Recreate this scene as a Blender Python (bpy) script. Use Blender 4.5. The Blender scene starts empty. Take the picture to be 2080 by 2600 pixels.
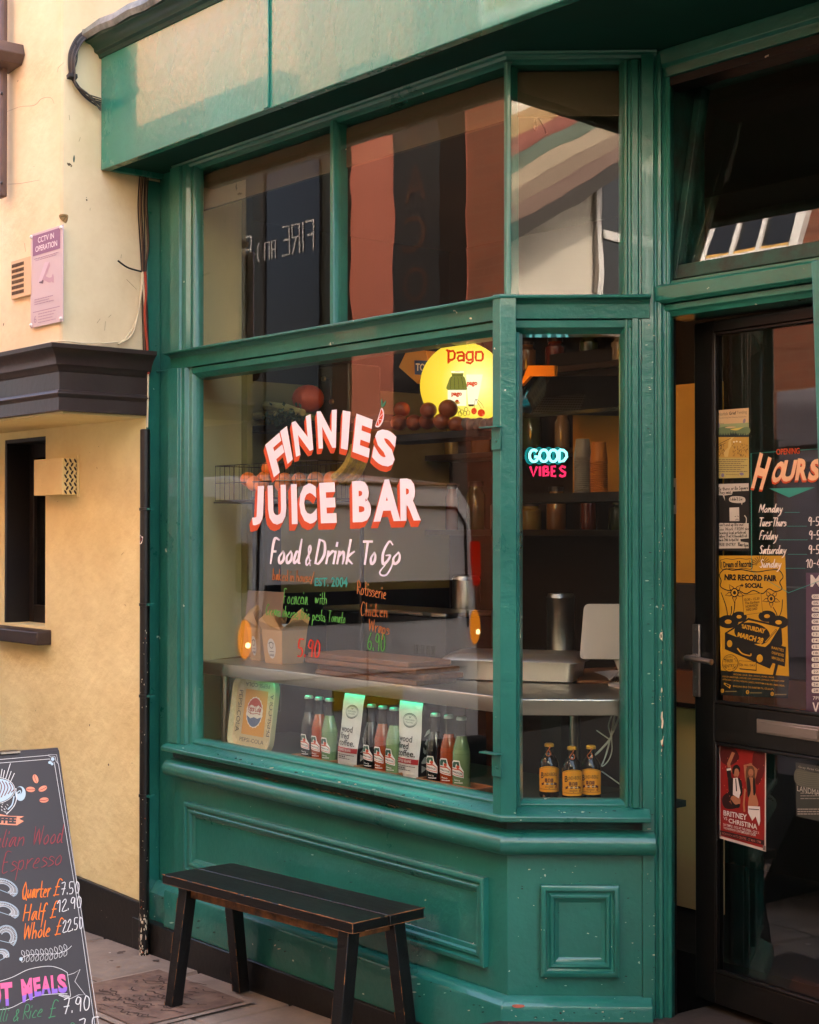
import bpy, bmesh, math, random
from mathutils import Vector, Matrix
random.seed(7)
sc = bpy.context.scene
COL = sc.collection
R = math.radians
# ---------------------------------------------------------------- camera
EYE = 1.62
FPX = 3860.0
AL = math.atan(3270/FPX)
PIT = math.atan(45/FPX)
FW0 = Vector((-math.cos(AL), math.sin(AL), 0))
RT = Vector((math.sin(AL), math.cos(AL), 0))
ZV = Vector((0, 0, 1))
FW = FW0*math.cos(PIT) + ZV*math.sin(PIT)
UP = -FW0*math.sin(PIT) + ZV*math.cos(PIT)
CAM = Vector((0, 0, EYE))
cd = bpy.data.cameras.new('camera')
cam = bpy.data.objects.new('camera', cd)
COL.objects.link(cam)
mt = Matrix((RT, UP, -FW)).transposed().to_4x4()
mt.translation = CAM
cam.matrix_world = mt
cd.sensor_fit = 'HORIZONTAL'
cd.sensor_width = 24.0
cd.lens = FPX/2080*24.0
cd.clip_start = 0.05
cd.clip_end = 2000
cd.dof.use_dof = False
sc.camera = cam
# ---------------------------------------------------------------- light
SUNV = Vector((0.30, 0.62, 0.72)).normalized()
wd = bpy.data.worlds.new('World')
sc.world = wd
wd.use_nodes = True
wn = wd.node_tree
wn.nodes.clear()
wo = wn.nodes.new('ShaderNodeOutputWorld')
wb = wn.nodes.new('ShaderNodeBackground')
sk = wn.nodes.new('ShaderNodeTexSky')
sk.sky_type = 'NISHITA'
sk.sun_disc = False
sk.sun_elevation = math.asin(SUNV.z)
sk.sun_rotation = math.atan2(SUNV.x, SUNV.y)
sk.air_density = 0.8
sk.dust_density = 7.0
sk.ozone_density = 0.3
wb.inputs[1].default_value = 0.15
wn.links.new(sk.outputs[0], wb.inputs[0])
wn.links.new(wb.outputs[0], wo.inputs[0])
sl = bpy.data.lights.new('sun', 'SUN')
sl.energy = 1.5
sl.angle = R(0.5)
sl.color = (1.0, 0.92, 0.78)
so = bpy.data.objects.new('sun', sl)
COL.objects.link(so)
so.rotation_euler = SUNV.to_track_quat('Z', 'Y').to_euler()
so.location = (0, 0, 30)
sc.view_settings.view_transform = 'Standard'
sc.view_settings.look = 'None'
sc.view_settings.gamma = 1
sc.view_settings.exposure = 3.5
try:
    sc.cycles.use_denoising = True
    sc.cycles.max_bounces = 9
    sc.cycles.diffuse_bounces = 5
    sc.cycles.glossy_bounces = 5
    sc.cycles.transparent_max_bounces = 24
    sc.cycles.sample_clamp_indirect = 6.0
    sc.cycles.caustics_reflective = False
    sc.cycles.caustics_refractive = False
except Exception:
    pass

# ---------------------------------------------------------------- pixel rays (photo pixels, 2080 x 2600) met with real planes
def ray(x, y):
    return FW + RT*((x-1040)/FPX) - UP*((y-1300)/FPX)
def PL(x, y, p0, n):
    d = ray(x, y)
    return CAM + d*((Vector(p0)-CAM).dot(n)/d.dot(n))
def FY(x, y, Y):
    return PL(x, y, (0, Y, 0), Vector((0, 1, 0)))
def FX(x, y, X):
    return PL(x, y, (X, 0, 0), Vector((1, 0, 0)))
def GZ(x, y, Z):
    return PL(x, y, (0, 0, Z), ZV)
GS = 0.03
GX0 = 2.667
def gz(x):
    return GS*(x-GX0)

# ---------------------------------------------------------------- mesh builder
class MB:
    def __init__(s):
        s.v = []; s.f = []; s.fm = []; s.sm = []; s.mats = []
    def mi(s, m):
        if m not in s.mats: s.mats.append(m)
        return s.mats.index(m)
    def face(s, pts, m, smooth=False):
        b = len(s.v)
        s.v += [tuple(p) for p in pts]
        s.f.append(list(range(b, b+len(pts)))); s.fm.append(s.mi(m)); s.sm.append(smooth)
    def raw(s, vs, fs, m, smooth=False):
        b = len(s.v); k = s.mi(m)
        s.v += [tuple(p) for p in vs]
        for f in fs:
            s.f.append([b+i for i in f]); s.fm.append(k); s.sm.append(smooth)
        return s
    def obox(s, c, a, b, d, m):
        c, a, b, d = Vector(c), Vector(a), Vector(b), Vector(d)
        vs = [c+a*i+b*j+d*k for k in (-1, 1) for j in (-1, 1) for i in (-1, 1)]
        return s.raw(vs, [(0,2,3,1),(4,5,7,6),(0,1,5,4),(2,6,7,3),(0,4,6,2),(1,3,7,5)], m)
    def box(s, x0, x1, y0, y1, z0, z1, m):
        return s.obox(((x0+x1)/2,(y0+y1)/2,(z0+z1)/2), ((x1-x0)/2,0,0), (0,(y1-y0)/2,0), (0,0,(z1-z0)/2), m)
    def prism(s, pts, vec, m, smooth=False):
        n = len(pts); vec = Vector(vec)
        vs = [Vector(p) for p in pts]; vs += [p+vec for p in vs]
        s.raw(vs, [list(range(n))[::-1], list(range(n, 2*n))], m)
        b = len(s.v)-2*n; k = s.mi(m)
        for i in range(n):
            j = (i+1) % n
            s.f.append([b+i, b+j, b+n+j, b+n+i]); s.fm.append(k); s.sm.append(smooth)
        return s
    def rings(s, rings, m, cap=True, smooth=True, closed=True):
        n = len(rings[0]); b = len(s.v); k = s.mi(m)
        for r in rings: s.v += [tuple(p) for p in r]
        for i in range(len(rings)-1):
            for j in range(n if closed else n-1):
                j2 = (j+1) % n
                s.f.append([b+i*n+j, b+i*n+j2, b+(i+1)*n+j2, b+(i+1)*n+j]); s.fm.append(k); s.sm.append(smooth)
        if cap:
            s.f.append([b+j for j in range(n)][::-1]); s.fm.append(k); s.sm.append(False)
            s.f.append([b+(len(rings)-1)*n+j for j in range(n)]); s.fm.append(k); s.sm.append(False)
        return s
    def tube(s, pts, r, m, seg=8, cap=True):
        pts = [Vector(p) for p in pts]; rr = []
        up = None
        for i, p in enumerate(pts):
            t = (pts[min(i+1, len(pts)-1)]-pts[max(i-1, 0)]).normalized()
            if up is None:
                up = Vector((0, 0, 1)) if abs(t.z) < 0.9 else Vector((1, 0, 0))
            a = t.cross(up).normalized(); bb = a.cross(t).normalized(); up = bb
            q = r[i] if isinstance(r, (list, tuple)) else r
            rr.append([p+(a*math.cos(2*math.pi*k/seg)+bb*math.sin(2*math.pi*k/seg))*q for k in range(seg)])
        return s.rings(rr, m, cap)
    def lathe(s, prof, c, m, seg=20, ax=None, cap=True):
        c = Vector(c)
        ax = Vector(ax).normalized() if ax else ZV
        a = ax.orthogonal().normalized() if ax != ZV else Vector((1,0,0)); b = ax.cross(a)
        return s.rings([[c+ax*z+(a*math.cos(2*math.pi*k/seg)+b*math.sin(2*math.pi*k/seg))*max(r,1e-5) for k in range(seg)] for r, z in prof], m, cap)
    def ball(s, c, r, m, seg=14, n=9, sq=1.0):
        return s.lathe([(r*math.sin(math.pi*i/n), -r*sq*math.cos(math.pi*i/n)) for i in range(n+1)], c, m, seg, cap=False)
    def sweep(s, path, prof, m, smooth=False):
        """prof = closed list of (out, z); path = plan points left to right, street on its right-hand side"""
        P = [Vector((p[0], p[1])) for p in path]; ns = []
        for i in range(len(P)-1):
            d = (P[i+1]-P[i]).normalized(); ns.append(Vector((d.y, -d.x)))
        rr = []
        for i, p in enumerate(P):
            n1 = ns[max(i-1, 0)]; n2 = ns[min(i, len(ns)-1)]
            o = (n1+n2)/(1+n1.dot(n2))
            rr.append([(p.x+o.x*d, p.y+o.y*d, z) for d, z in prof])
        return s.rings(rr, m, True, smooth)
    def vprism(s, o, u, pts, z0, z1, m):
        """plan polygon (along u, outwards) raised from z0 to z1"""
        u = Vector((u[0], u[1])).normalized(); n = Vector((u.y, -u.x))
        return s.prism([(o[0]+u.x*a+n.x*d, o[1]+u.y*a+n.y*d, z0) for a, d in pts], (0, 0, z1-z0), m)

class LinkErr(Exception): pass
def finish(me, angle=35):
    bm = bmesh.new(); bm.from_mesh(me)
    bmesh.ops.recalc_face_normals(bm, faces=bm.faces)
    bm.to_mesh(me); bm.free()
    try: me.set_sharp_from_angle(angle=R(angle))
    except Exception: pass
def obj(name, mb, parent=None, label=None, cat=None, group=None, kind=None, bevel=0.0, recalc=True, seg=2):
    me = bpy.data.meshes.new(name)
    me.from_pydata(mb.v, [], mb.f)
    for m in mb.mats: me.materials.append(m)
    me.polygons.foreach_set('material_index', mb.fm)
    me.polygons.foreach_set('use_smooth', mb.sm)
    me.update()
    if recalc: finish(me)
    o = bpy.data.objects.new(name, me)
    COL.objects.link(o)
    if parent:
        o.parent = parent
        if parent.type == 'EMPTY': o.matrix_parent_inverse = Matrix.Translation(-Vector(parent.location))
    if label: o['label'] = label
    if cat: o['category'] = cat
    if group: o['group'] = group
    if kind: o['kind'] = kind
    if bevel:
        b = o.modifiers.new('bevel', 'BEVEL'); b.width = bevel; b.segments = seg; b.limit_method = 'ANGLE'; b.angle_limit = R(40)
    return o
def thing(name, label, cat, loc=(0,0,0), group=None):
    o = bpy.data.objects.new(name, None)
    COL.objects.link(o); o.location = loc; o.empty_display_size = 0.1
    o['label'] = label; o['category'] = cat
    if group: o['group'] = group
    return o
def dup(root, loc, label, rotz=0.0, group=None):
    def cp(o, par):
        c = o.copy(); COL.objects.link(c)
        if par is not None: c.parent = par
        for ch in list(o.children): cp(ch, c)
        return c
    r = cp(root, None); r.location = loc; r.rotation_euler = (0, 0, rotz); r['label'] = label
    if group: r['group'] = group
    return r

# ---------------------------------------------------------------- materials
def lin(h):
    h = h.lstrip('#'); c = [int(h[i:i+2], 16)/255 for i in (0, 2, 4)]
    return tuple(x/12.92 if x <= 0.04045 else ((x+0.055)/1.055)**2.4 for x in c)
MATS = {}
def mat(name, color, rough=0.5, metal=0.0, spec=0.5, bump=0.0, bscale=60.0, var=0.0, vscale=4.0, stretch=(1,1,1), dark=None, spots=0.0, sscale=30.0, scol='#e8d8b8', coat=0.0, emit=0.0, bdist=0.004):
    if name in MATS: return MATS[name]
    if isinstance(color, str): color = lin(color)
    m = bpy.data.materials.new(name); m.use_nodes = True
    nt = m.node_tree; p = nt.nodes['Principled BSDF']
    p.inputs['Base Color'].default_value = (*color, 1)
    p.inputs['Roughness'].default_value = rough
    p.inputs['Metallic'].default_value = metal
    p.inputs['Specular IOR Level'].default_value = spec
    p.inputs['Coat Weight'].default_value = coat
    if emit:
        p.inputs['Emission Color'].default_value = (*color, 1); p.inputs['Emission Strength'].default_value = emit
    L = nt.links
    tc = mp = None
    def co():
        nonlocal tc, mp
        if mp is None:
            tc = nt.nodes.new('ShaderNodeTexCoord'); mp = nt.nodes.new('ShaderNodeMapping')
            mp.inputs['Scale'].default_value = stretch
            L.new(tc.outputs['Object'], mp.inputs['Vector'])
        return mp.outputs['Vector']
    col_out = None
    if var:
        n = nt.nodes.new('ShaderNodeTexNoise'); n.inputs['Scale'].default_value = vscale; n.inputs['Detail'].default_value = 6; n.inputs['Roughness'].default_value = 0.65
        L.new(co(), n.inputs['Vector'])
        cr = nt.nodes.new('ShaderNodeValToRGB')
        d = dark if dark is not None else tuple(c*(1-var) for c in color)
        if isinstance(d, str): d = lin(d)
        cr.color_ramp.elements[0].position = 0.3; cr.color_ramp.elements[1].position = 0.7
        cr.color_ramp.elements[0].color = (*d, 1); cr.color_ramp.elements[1].color = (*[min(1, c*(1+var*0.5)) for c in color], 1)
        L.new(n.outputs['Fac'], cr.inputs['Fac']); col_out = cr.outputs['Color']
        rr = nt.nodes.new('ShaderNodeMapRange'); rr.inputs['To Min'].default_value = max(0.02, rough-0.1); rr.inputs['To Max'].default_value = min(1, rough+0.12)
        L.new(n.outputs['Fac'], rr.inputs['Value']); L.new(rr.outputs['Result'], p.inputs['Roughness'])
    if spots:
        v = nt.nodes.new('ShaderNodeTexNoise'); v.inputs['Scale'].default_value = sscale; v.inputs['Detail'].default_value = 3
        L.new(co(), v.inputs['Vector'])
        ct = nt.nodes.new('ShaderNodeMapRange'); ct.inputs['From Min'].default_value = 1-spots; ct.inputs['From Max'].default_value = 1-spots+0.012
        L.new(v.outputs['Fac'], ct.inputs['Value'])
        mx = nt.nodes.new('ShaderNodeMix'); mx.data_type = 'RGBA'
        L.new(ct.outputs['Result'], mx.inputs[0])
        if col_out: L.new(col_out, mx.inputs[6])
        else: mx.inputs[6].default_value = (*color, 1)
        mx.inputs[7].default_value = (*lin(scol), 1)
        col_out = mx.outputs[2]
    if col_out: L.new(col_out, p.inputs['Base Color'])
    if bump:
        n2 = nt.nodes.new('ShaderNodeTexNoise'); n2.inputs['Scale'].default_value = bscale; n2.inputs['Detail'].default_value = 5
        L.new(co(), n2.inputs['Vector'])
        bp = nt.nodes.new('ShaderNodeBump'); bp.inputs['Strength'].default_value = bump; bp.inputs['Distance'].default_value = bdist
        L.new(n2.outputs['Fac'], bp.inputs['Height']); L.new(bp.outputs['Normal'], p.inputs['Normal'])
    MATS[name] = m
    return m
def flat(c, rough=0.55):
    return mat('print_'+c.lstrip('#')+('' if rough == 0.55 else 'g'), c, rough)
def glassmat(name, ior=1.85, tint=(0.93,0.96,0.94), rough=0.0, bump=0.0):
    if name in MATS: return MATS[name]
    m = bpy.data.materials.new(name); m.use_nodes = True; nt = m.node_tree; nt.nodes.clear()
    o = nt.nodes.new('ShaderNodeOutputMaterial'); mx = nt.nodes.new('ShaderNodeMixShader'); f = nt.nodes.new('ShaderNodeFresnel')
    t = nt.nodes.new('ShaderNodeBsdfTransparent'); g = nt.nodes.new('ShaderNodeBsdfGlossy')
    f.inputs['IOR'].default_value = ior; t.inputs[0].default_value = (*tint, 1); g.inputs['Roughness'].default_value = rough
    if bump:
        tc = nt.nodes.new('ShaderNodeTexCoord'); n = nt.nodes.new('ShaderNodeTexNoise'); n.inputs['Scale'].default_value = 5.0; n.inputs['Detail'].default_value = 1
        b = nt.nodes.new('ShaderNodeBump'); b.inputs['Strength'].default_value = bump; b.inputs['Distance'].default_value = 0.004
        nt.links.new(tc.outputs['Object'], n.inputs['Vector']); nt.links.new(n.outputs['Fac'], b.inputs['Height']); nt.links.new(b.outputs['Normal'], g.inputs['Normal'])
    ge = nt.nodes.new('ShaderNodeNewGeometry'); iv = nt.nodes.new('ShaderNodeMath'); iv.operation = 'SUBTRACT'; iv.inputs[0].default_value = 1.0; mu = nt.nodes.new('ShaderNodeMath'); mu.operation = 'MULTIPLY'
    nt.links.new(ge.outputs['Backfacing'], iv.inputs[1]); nt.links.new(f.outputs[0], mu.inputs[0]); nt.links.new(iv.outputs[0], mu.inputs[1])
    nt.links.new(mu.outputs[0], mx.inputs[0]); nt.links.new(t.outputs[0], mx.inputs[1]); nt.links.new(g.outputs[0], mx.inputs[2]); nt.links.new(mx.outputs[0], o.inputs[0])
    MATS[name] = m
    return m
GLASS = glassmat('window_glass', 1.85, (0.96, 0.98, 0.96), bump=0.025)
OLDGLASS = glassmat('old_window_glass', 1.85, (0.96, 0.98, 0.96), bump=0.07)
CLEAR = glassmat('clear_backing', 1.0)
GREEN = mat('green_gloss_paint', (0.017, 0.165, 0.120), 0.30, bump=0.55, bscale=42, var=0.22, vscale=3.0, spots=0.265, sscale=26, coat=0.4, scol='#cfd8c0')
GREENF = mat('green_fascia_paint', (0.026, 0.235, 0.175), 0.26, bump=0.45, bscale=50, var=0.12, vscale=2.2, coat=0.32, stretch=(1, 1, 0.5))
CREAM = mat('cream_render', '#f1e2a6', 0.8, bump=0.8, bscale=14, var=0.13, vscale=2.2, dark='#e4cf90', spots=0.26, sscale=22, scol='#5d4a32', bdist=0.010)
CREAMU = mat('cream_upper_render', '#efdfb8', 0.8, bump=0.6, bscale=12, var=0.10, vscale=1.5, dark='#dcc494', spots=0.25, sscale=18, scol='#5d4a32', bdist=0.009)
BLACKP = mat('black_paint', '#15130f', 0.38, bump=0.3, bscale=40, var=0.3, vscale=6, spots=0.265, sscale=40, scol='#cfc3ad')
CORNICE = mat('dark_cornice_paint', '#3a302c', 0.36, bump=0.3, bscale=30, var=0.2, vscale=4)
LEAD = mat('weathered_lead', '#8b918e', 0.45, bump=0.8, bscale=20, var=0.5, vscale=9, dark='#3c4a42')
STEEL = mat('brushed_steel', '#b8b2a8', 0.28, metal=1.0, bump=0.1, bscale=120, stretch=(1,1,12))
WHITE = mat('white_plastic', '#e6e0d6', 0.4)
# ---------------------------------------------------------------- flat artwork: prints, lettering and chalk drawn as thin layers on a real surface
_TX = {}
def textmesh(s, bold=0.0, narrow=1.0):
    k = (s, bold)
    if k in _TX: return _TX[k]
    c = bpy.data.curves.new('lettering', 'FONT'); c.body = s; c.size = 1.0; c.offset = bold; c.resolution_u = 3; c.fill_mode = 'FRONT'
    o = bpy.data.objects.new('lettering', c); COL.objects.link(o)
    dg = bpy.context.evaluated_depsgraph_get(); dg.update()
    me = bpy.data.meshes.new_from_object(o.evaluated_get(dg))
    V = [(v.co.x, v.co.y) for v in me.vertices]; F = [list(p.vertices) for p in me.polygons]
    bpy.data.objects.remove(o); bpy.data.curves.remove(c); bpy.data.meshes.remove(me)
    if not V: V = [(0, 0), (1, 1)]
    x0 = min(a for a, b in V); x1 = max(a for a, b in V); y0 = min(b for a, b in V); y1 = max(b for a, b in V)
    r = ([((a-x0)/max(x1-x0, 1e-6), (b-y0)/max(y1-y0, 1e-6)) for a, b in V], F, (x1-x0, y1-y0, y0/(max(y1-y0, 1e-6))))
    _TX[k] = r
    return r
GL = {'a':'5 48 28 15 24 37 48|48 45 54','b':'5 1c 14|17 38 46 34 14','c':'4 47 38 27 15 24 44','d':'5 47 28 15 24 46|4c 45 54','e':'5 16 36 47 38 27 15 24 44','f':'4 4b 3c 2a 24 20|08 38',
'g':'5 48 28 15 24 47|48 42 20 01','h':'5 1c 14|16 38 46 44','i':'2 18 14|1a 1b','j':'2 18 12 00|1a 1b','k':'5 1c 14|48 16 44','l':'2 1c 15 24','m':'7 18 14|16 28 37 34|36 58 67 64','n':'5 18 14|16 38 46 44',
'o':'5 38 16 24 45 47 38','p':'5 18 10|17 38 46 34 15','q':'5 48 28 15 24 47|48 40 51','r':'4 18 14|16 38 48','s':'4 47 28 17 36 45 24 14','t':'4 2c 25 34 44|08 48','u':'5 18 15 24 36|48 44','v':'5 18 24 48','w':'7 18 24 38 44 68','x':'5 18 44|48 14','y':'5 18 25 47|48 32 10','z':'4 18 48 14 44',
'A':'6 04 3c 64|17 57','B':'5 1c 14|1c 3c 4a 38 18|38 46 34 14','C':'6 5b 3c 18 24 44 55','D':'6 1c 14|1c 4b 57 34 14','E':'5 4c 1c 14 44|18 38','F':'5 4c 1c 14|18 38','G':'6 5b 3c 18 24 45 57 37','H':'6 1c 14|5c 54|18 58','I':'2 1c 14','J':'4 4c 45 24 15','K':'5 1c 14|5c 17 54','L':'5 1c 14 44','M':'7 14 1c 46 6c 64','N':'6 14 1c 54 5c','O':'6 3c 18 24 44 58 3c','P':'5 14 1c 4b 48 18','Q':'6 3c 18 24 44 58 3c|45 63','R':'5 14 1c 4b 48 18 54','S':'5 4b 2c 1a 38 46 34 15','T':'6 0c 6c|3c 34','U':'6 1c 16 34 56 5c','V':'6 1c 34 5c','W':'8 1c 24 4b 64 7c','X':'6 1c 54|5c 14','Y':'6 1c 38 5c|38 34','Z':'5 1c 4c 14 44',
'0':'5 2c 18 24 45 4a 2c','1':'3 0a 2c 24','2':'5 1a 3c 4a 14 54','3':'5 1c 4c 29 48 34 14','4':'5 3c 17 57|4a 44','5':'5 4c 1c 18 38 46 34 14','6':'5 3c 18 15 34 46 38 17','7':'5 1c 4c 24|18 48','8':'5 2c 1a 46 34 15 4a 2c','9':'5 4b 2c 19 38 4b 44','.':'2 14 15',',':'2 15 03','-':'4 18 38','!':'2 1c 17|14 15','/':'4 03 4c',':':'2 15 16|18 19',"'":'2 1c 1a','+':'4 09 49|2b 27','|':'2 1d 13','@':'6 47 36 46 58 3b 17 34 54',
'£':'6 5b 3c 2a 24 14 54|18 48','$':'5 4b 2c 1a 38 46 34 15|3d 33','&':'6 54 2a 3c 4a 16 24 56'}
GLY = {k: (int(v.split()[0]), [[(int(p[0], 16), int(p[1], 16)-4) for p in s.split()] for s in v[2:].split('|')]) for k, v in GL.items()}
def crv(pts, n=3, closed=False):
    P = [tuple(p) for p in pts]; N = len(P); o = []
    if N < 3: return P
    for i in range(N if closed else N-1):
        if closed: a, b, c, d = P[i-1], P[i], P[(i+1) % N], P[(i+2) % N]
        else: a, b, c, d = P[max(i-1, 0)], P[i], P[i+1], P[min(i+2, N-1)]
        for k in range(n):
            t = k/n
            o.append(tuple(0.5*(2*b[j]+(c[j]-a[j])*t+(2*a[j]-5*b[j]+4*c[j]-d[j])*t*t+(3*b[j]-a[j]-3*c[j]+d[j])*t**3) for j in range(2)))
    if not closed: o.append(P[-1])
    return o
class Sheet:
    """fn(x, y, lift) -> world point"""
    def __init__(s, fn, up=1):
        s.fn = fn; s.up = up; s.mb = MB(); s.k = 0; s.base = 0.0004
    def lay(s, z):
        s.k += 1
        return s.base + z*0.0005 + (s.k % 7)*0.00006
    def poly(s, pts, m, z=0):
        h = s.lay(z); s.mb.face([s.fn(x, y, h) for x, y in pts], m)
    def grid(s, pts4, m, z=0, n=6):
        h = s.lay(z); a, b, c, d = [Vector(p) for p in pts4]
        vs = []; fs = []
        for j in range(n+1):
            for i in range(n+1):
                p = a.lerp(b, i/n).lerp(d.lerp(c, i/n), j/n); vs.append(s.fn(p.x, p.y, h))
        for j in range(n):
            for i in range(n): fs.append((j*(n+1)+i, j*(n+1)+i+1, (j+1)*(n+1)+i+1, (j+1)*(n+1)+i))
        s.mb.raw(vs, fs, m)
    def rect(s, x0, y0, x1, y1, m, z=0):
        s.poly([(x0, y0), (x1, y0), (x1, y1), (x0, y1)], m, z)
    def ell(s, cx, cy, rx, ry, m, z=0, n=28, rot=0.0, a0=0, a1=360):
        c, q = math.cos(rot), math.sin(rot); pts = []
        for i in range(n+1 if a1-a0 < 360 else n):
            t = R(a0+(a1-a0)*i/n); x, y = rx*math.cos(t), ry*math.sin(t)
            pts.append((cx+x*c-y*q, cy+x*q+y*c))
        s.poly(pts, m, z)
    def arc(s, cx, cy, rx, ry, w, m, z=0, a0=0, a1=360, n=28, rot=0.0):
        c, q = math.cos(rot), math.sin(rot); pts = []
        for i in range(n+1):
            t = R(a0+(a1-a0)*i/n); x, y = rx*math.cos(t), ry*math.sin(t)
            pts.append((cx+x*c-y*q, cy+x*q+y*c))
        s.line(pts, w, m, z)
    def line(s, pts, w, m, z=0, taper=False, close=False):
        P = [Vector(p) for p in pts]
        Q = [P[0]]
        for p in P[1:]:
            if (p-Q[-1]).length > 1e-7: Q.append(p)
        if close: Q.append(Q[0])
        P = Q; n = len(P)
        if n < 2: return
        h = s.lay(z); vs = []; fs = []
        for i, p in enumerate(P):
            d = (P[min(i+1, n-1)]-P[max(i-1, 0)])
            if d.length < 1e-9: d = Vector((1, 0))
            d.normalize(); o = Vector((-d.y, d.x))*(w/2*(0.45+0.55*math.sin(math.pi*min(1, (i+0.6)/n)) if taper else 1))
            if i == 0: p = p-d*w*0.35
            if i == n-1: p = p+d*w*0.35
            vs += [s.fn(p.x+o.x, p.y+o.y, h), s.fn(p.x-o.x, p.y-o.y, h)]
        for i in range(n-1): fs.append((2*i, 2*i+1, 2*i+3, 2*i+2))
        s.mb.raw(vs, fs, m)
    def curve(s, pts, w, m, z=0, closed=False, taper=False):
        s.line(crv(pts, 5, closed), w, m, z, taper, closed)
    def blob(s, pts, m, z=0):
        s.poly(crv(pts, 5, True), m, z)
    def quad(s, t, TL, TR, BR, BL, m, z=0, bold=0.0, extra=0.0):
        V, F, _ = textmesh(t, bold); h = s.lay(z)+extra
        TL, TR, BR, BL = Vector(TL), Vector(TR), Vector(BR), Vector(BL)
        vs = []
        for u, v in V:
            p = BL.lerp(BR, u).lerp(TL.lerp(TR, u), v); vs.append(s.fn(p.x, p.y, h))
        s.mb.raw(vs, F, m)
    def text(s, t, x0, y0, x1, y1, m, z=0, bold=0.0, shear=0.0):
        """block lettering filling the box; (x0,y0) is its lower left corner"""
        s.quad(t, (x0+shear, y1), (x1+shear, y1), (x1, y0), (x0, y0), m, z, bold)
    def arctext(s, t, cx, cy, r, h, a0, a1, m, z=0, bold=0.0, inward=False):
        n = len(t)
        for i, ch in enumerate(t):
            if ch == ' ': continue
            a = R(a0+(a1-a0)*(i+0.5)/n); da = abs(R(a1-a0))/n*0.42
            sg = -1 if a1 < a0 else 1
            def at(rr, aa): return (cx+rr*math.cos(aa), cy+rr*math.sin(aa)*1.0)
            if not inward: s.quad(ch, at(r+h, a-sg*da), at(r+h, a+sg*da), at(r, a+sg*da), at(r, a-sg*da), m, z, bold)
            else: s.quad(ch, at(r, a-sg*da), at(r, a+sg*da), at(r+h, a+sg*da), at(r+h, a-sg*da), m, z, bold)
    def script(s, t, p0, p1, hv, w, m, z=0, slant=0.15, jit=0.0, taper=False, smooth=3, fit=True):
        """single stroke handwriting along p0 -> p1; hv = vector of a capital's height"""
        p0, p1, hv = Vector(p0), Vector(p1), Vector(hv); tot = 0
        for ch in t: tot += GLY[ch][0] if ch in GLY else 3
        ux = (p1-p0)/tot; uy = hv/8; x = 0
        rnd = random.Random(len(t)*13+ord(t[0]))
        for ch in t:
            if ch not in GLY: x += 3; continue
            adv, st = GLY[ch]
            jy = rnd.uniform(-jit, jit)
            for stroke in st:
                P = [(a+rnd.uniform(-jit, jit)*0.5, b+jy+rnd.uniform(-jit, jit)*0.5) for a, b in stroke]
                if smooth and len(P) > 2: P = crv(P, smooth)
                s.line([p0+ux*(x+a+slant*b)+uy*b for a, b in P], w, m, z, taper)
            x += adv
    def squig(s, x0, y, x1, h, m, z=0, seed=1):
        """a line of print too small to read: short word-length dashes"""
        rnd = random.Random(seed); x = x0; d = 1 if x1 > x0 else -1; L = abs(x1-x0)
        while abs(x-x0) < L:
            w = min(L*rnd.uniform(0.05, 0.16), L-abs(x-x0))
            s.rect(x, y-h*0.5, x+d*w*0.86, y+h*0.5, m, z); x += d*w
            if w < L*0.01: break
    def done(s, name, parent=None, **k):
        return obj(name, s.mb, parent, recalc=False, **k)
def pxsheet(p0, n, ox, oy, scale, off=0.0):
    """drawing coordinates = pixels of an enlarged detail of the photograph, met with the plane the artwork lies on"""
    p0 = Vector(p0); n = Vector(n).normalized()
    if n.dot(CAM-p0) < 0: n = -n
    p0 = p0+n*off
    sh = Sheet(lambda x, y, h: PL(ox+x/scale, oy+y/scale, p0, n)+n*h, -1)
    return sh
def plane_sheet(o, u, v, n):
    o, u, v, n = Vector(o), Vector(u), Vector(v), Vector(n).normalized()
    return Sheet(lambda x, y, h: o+u*x+v*y+n*h)
# ================================================================ setting: ground
SLAB = mat('paving_slabs', '#8e7c6b', 0.85, bump=0.5, bscale=30, var=0.30, vscale=5, spots=0.30, sscale=9, scol='#58453a')
JOINT = mat('paving_joint', '#2e2620', 0.95)
ROADM = mat('asphalt', '#1d1c1b', 1.0, spec=0.1, bump=0.5, bscale=90, var=0.2, vscale=3)
g = MB(); B = 400
g.face([(-B, -B, gz(-B)*0.0-40), (B, -B, -40), (B, B, -40), (-B, B, -40)], ROADM)
g = MB()
xs = [-400, -60, -24, 12, 30, 400]
def gzz(x):
    return gz(max(-24, min(12, x)))
for i in range(len(xs)-1):
    a, b = xs[i], xs[i+1]
    g.face([(a, -400, gzz(a)-0.03), (b, -400, gzz(b)-0.03), (b, 400, gzz(b)-0.03), (a, 400, gzz(a)-0.03)], ROADM)
obj('ground', g, kind='structure', recalc=False)
ca_, cb_ = PL(835, 2424, (GX0, 0, 0), Vector((-GS, 0, 1))), PL(245, 2549, (GX0, 0, 0), Vector((-GS, 0, 1)))
CVX, CVY = -5.62, 2.84
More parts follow.
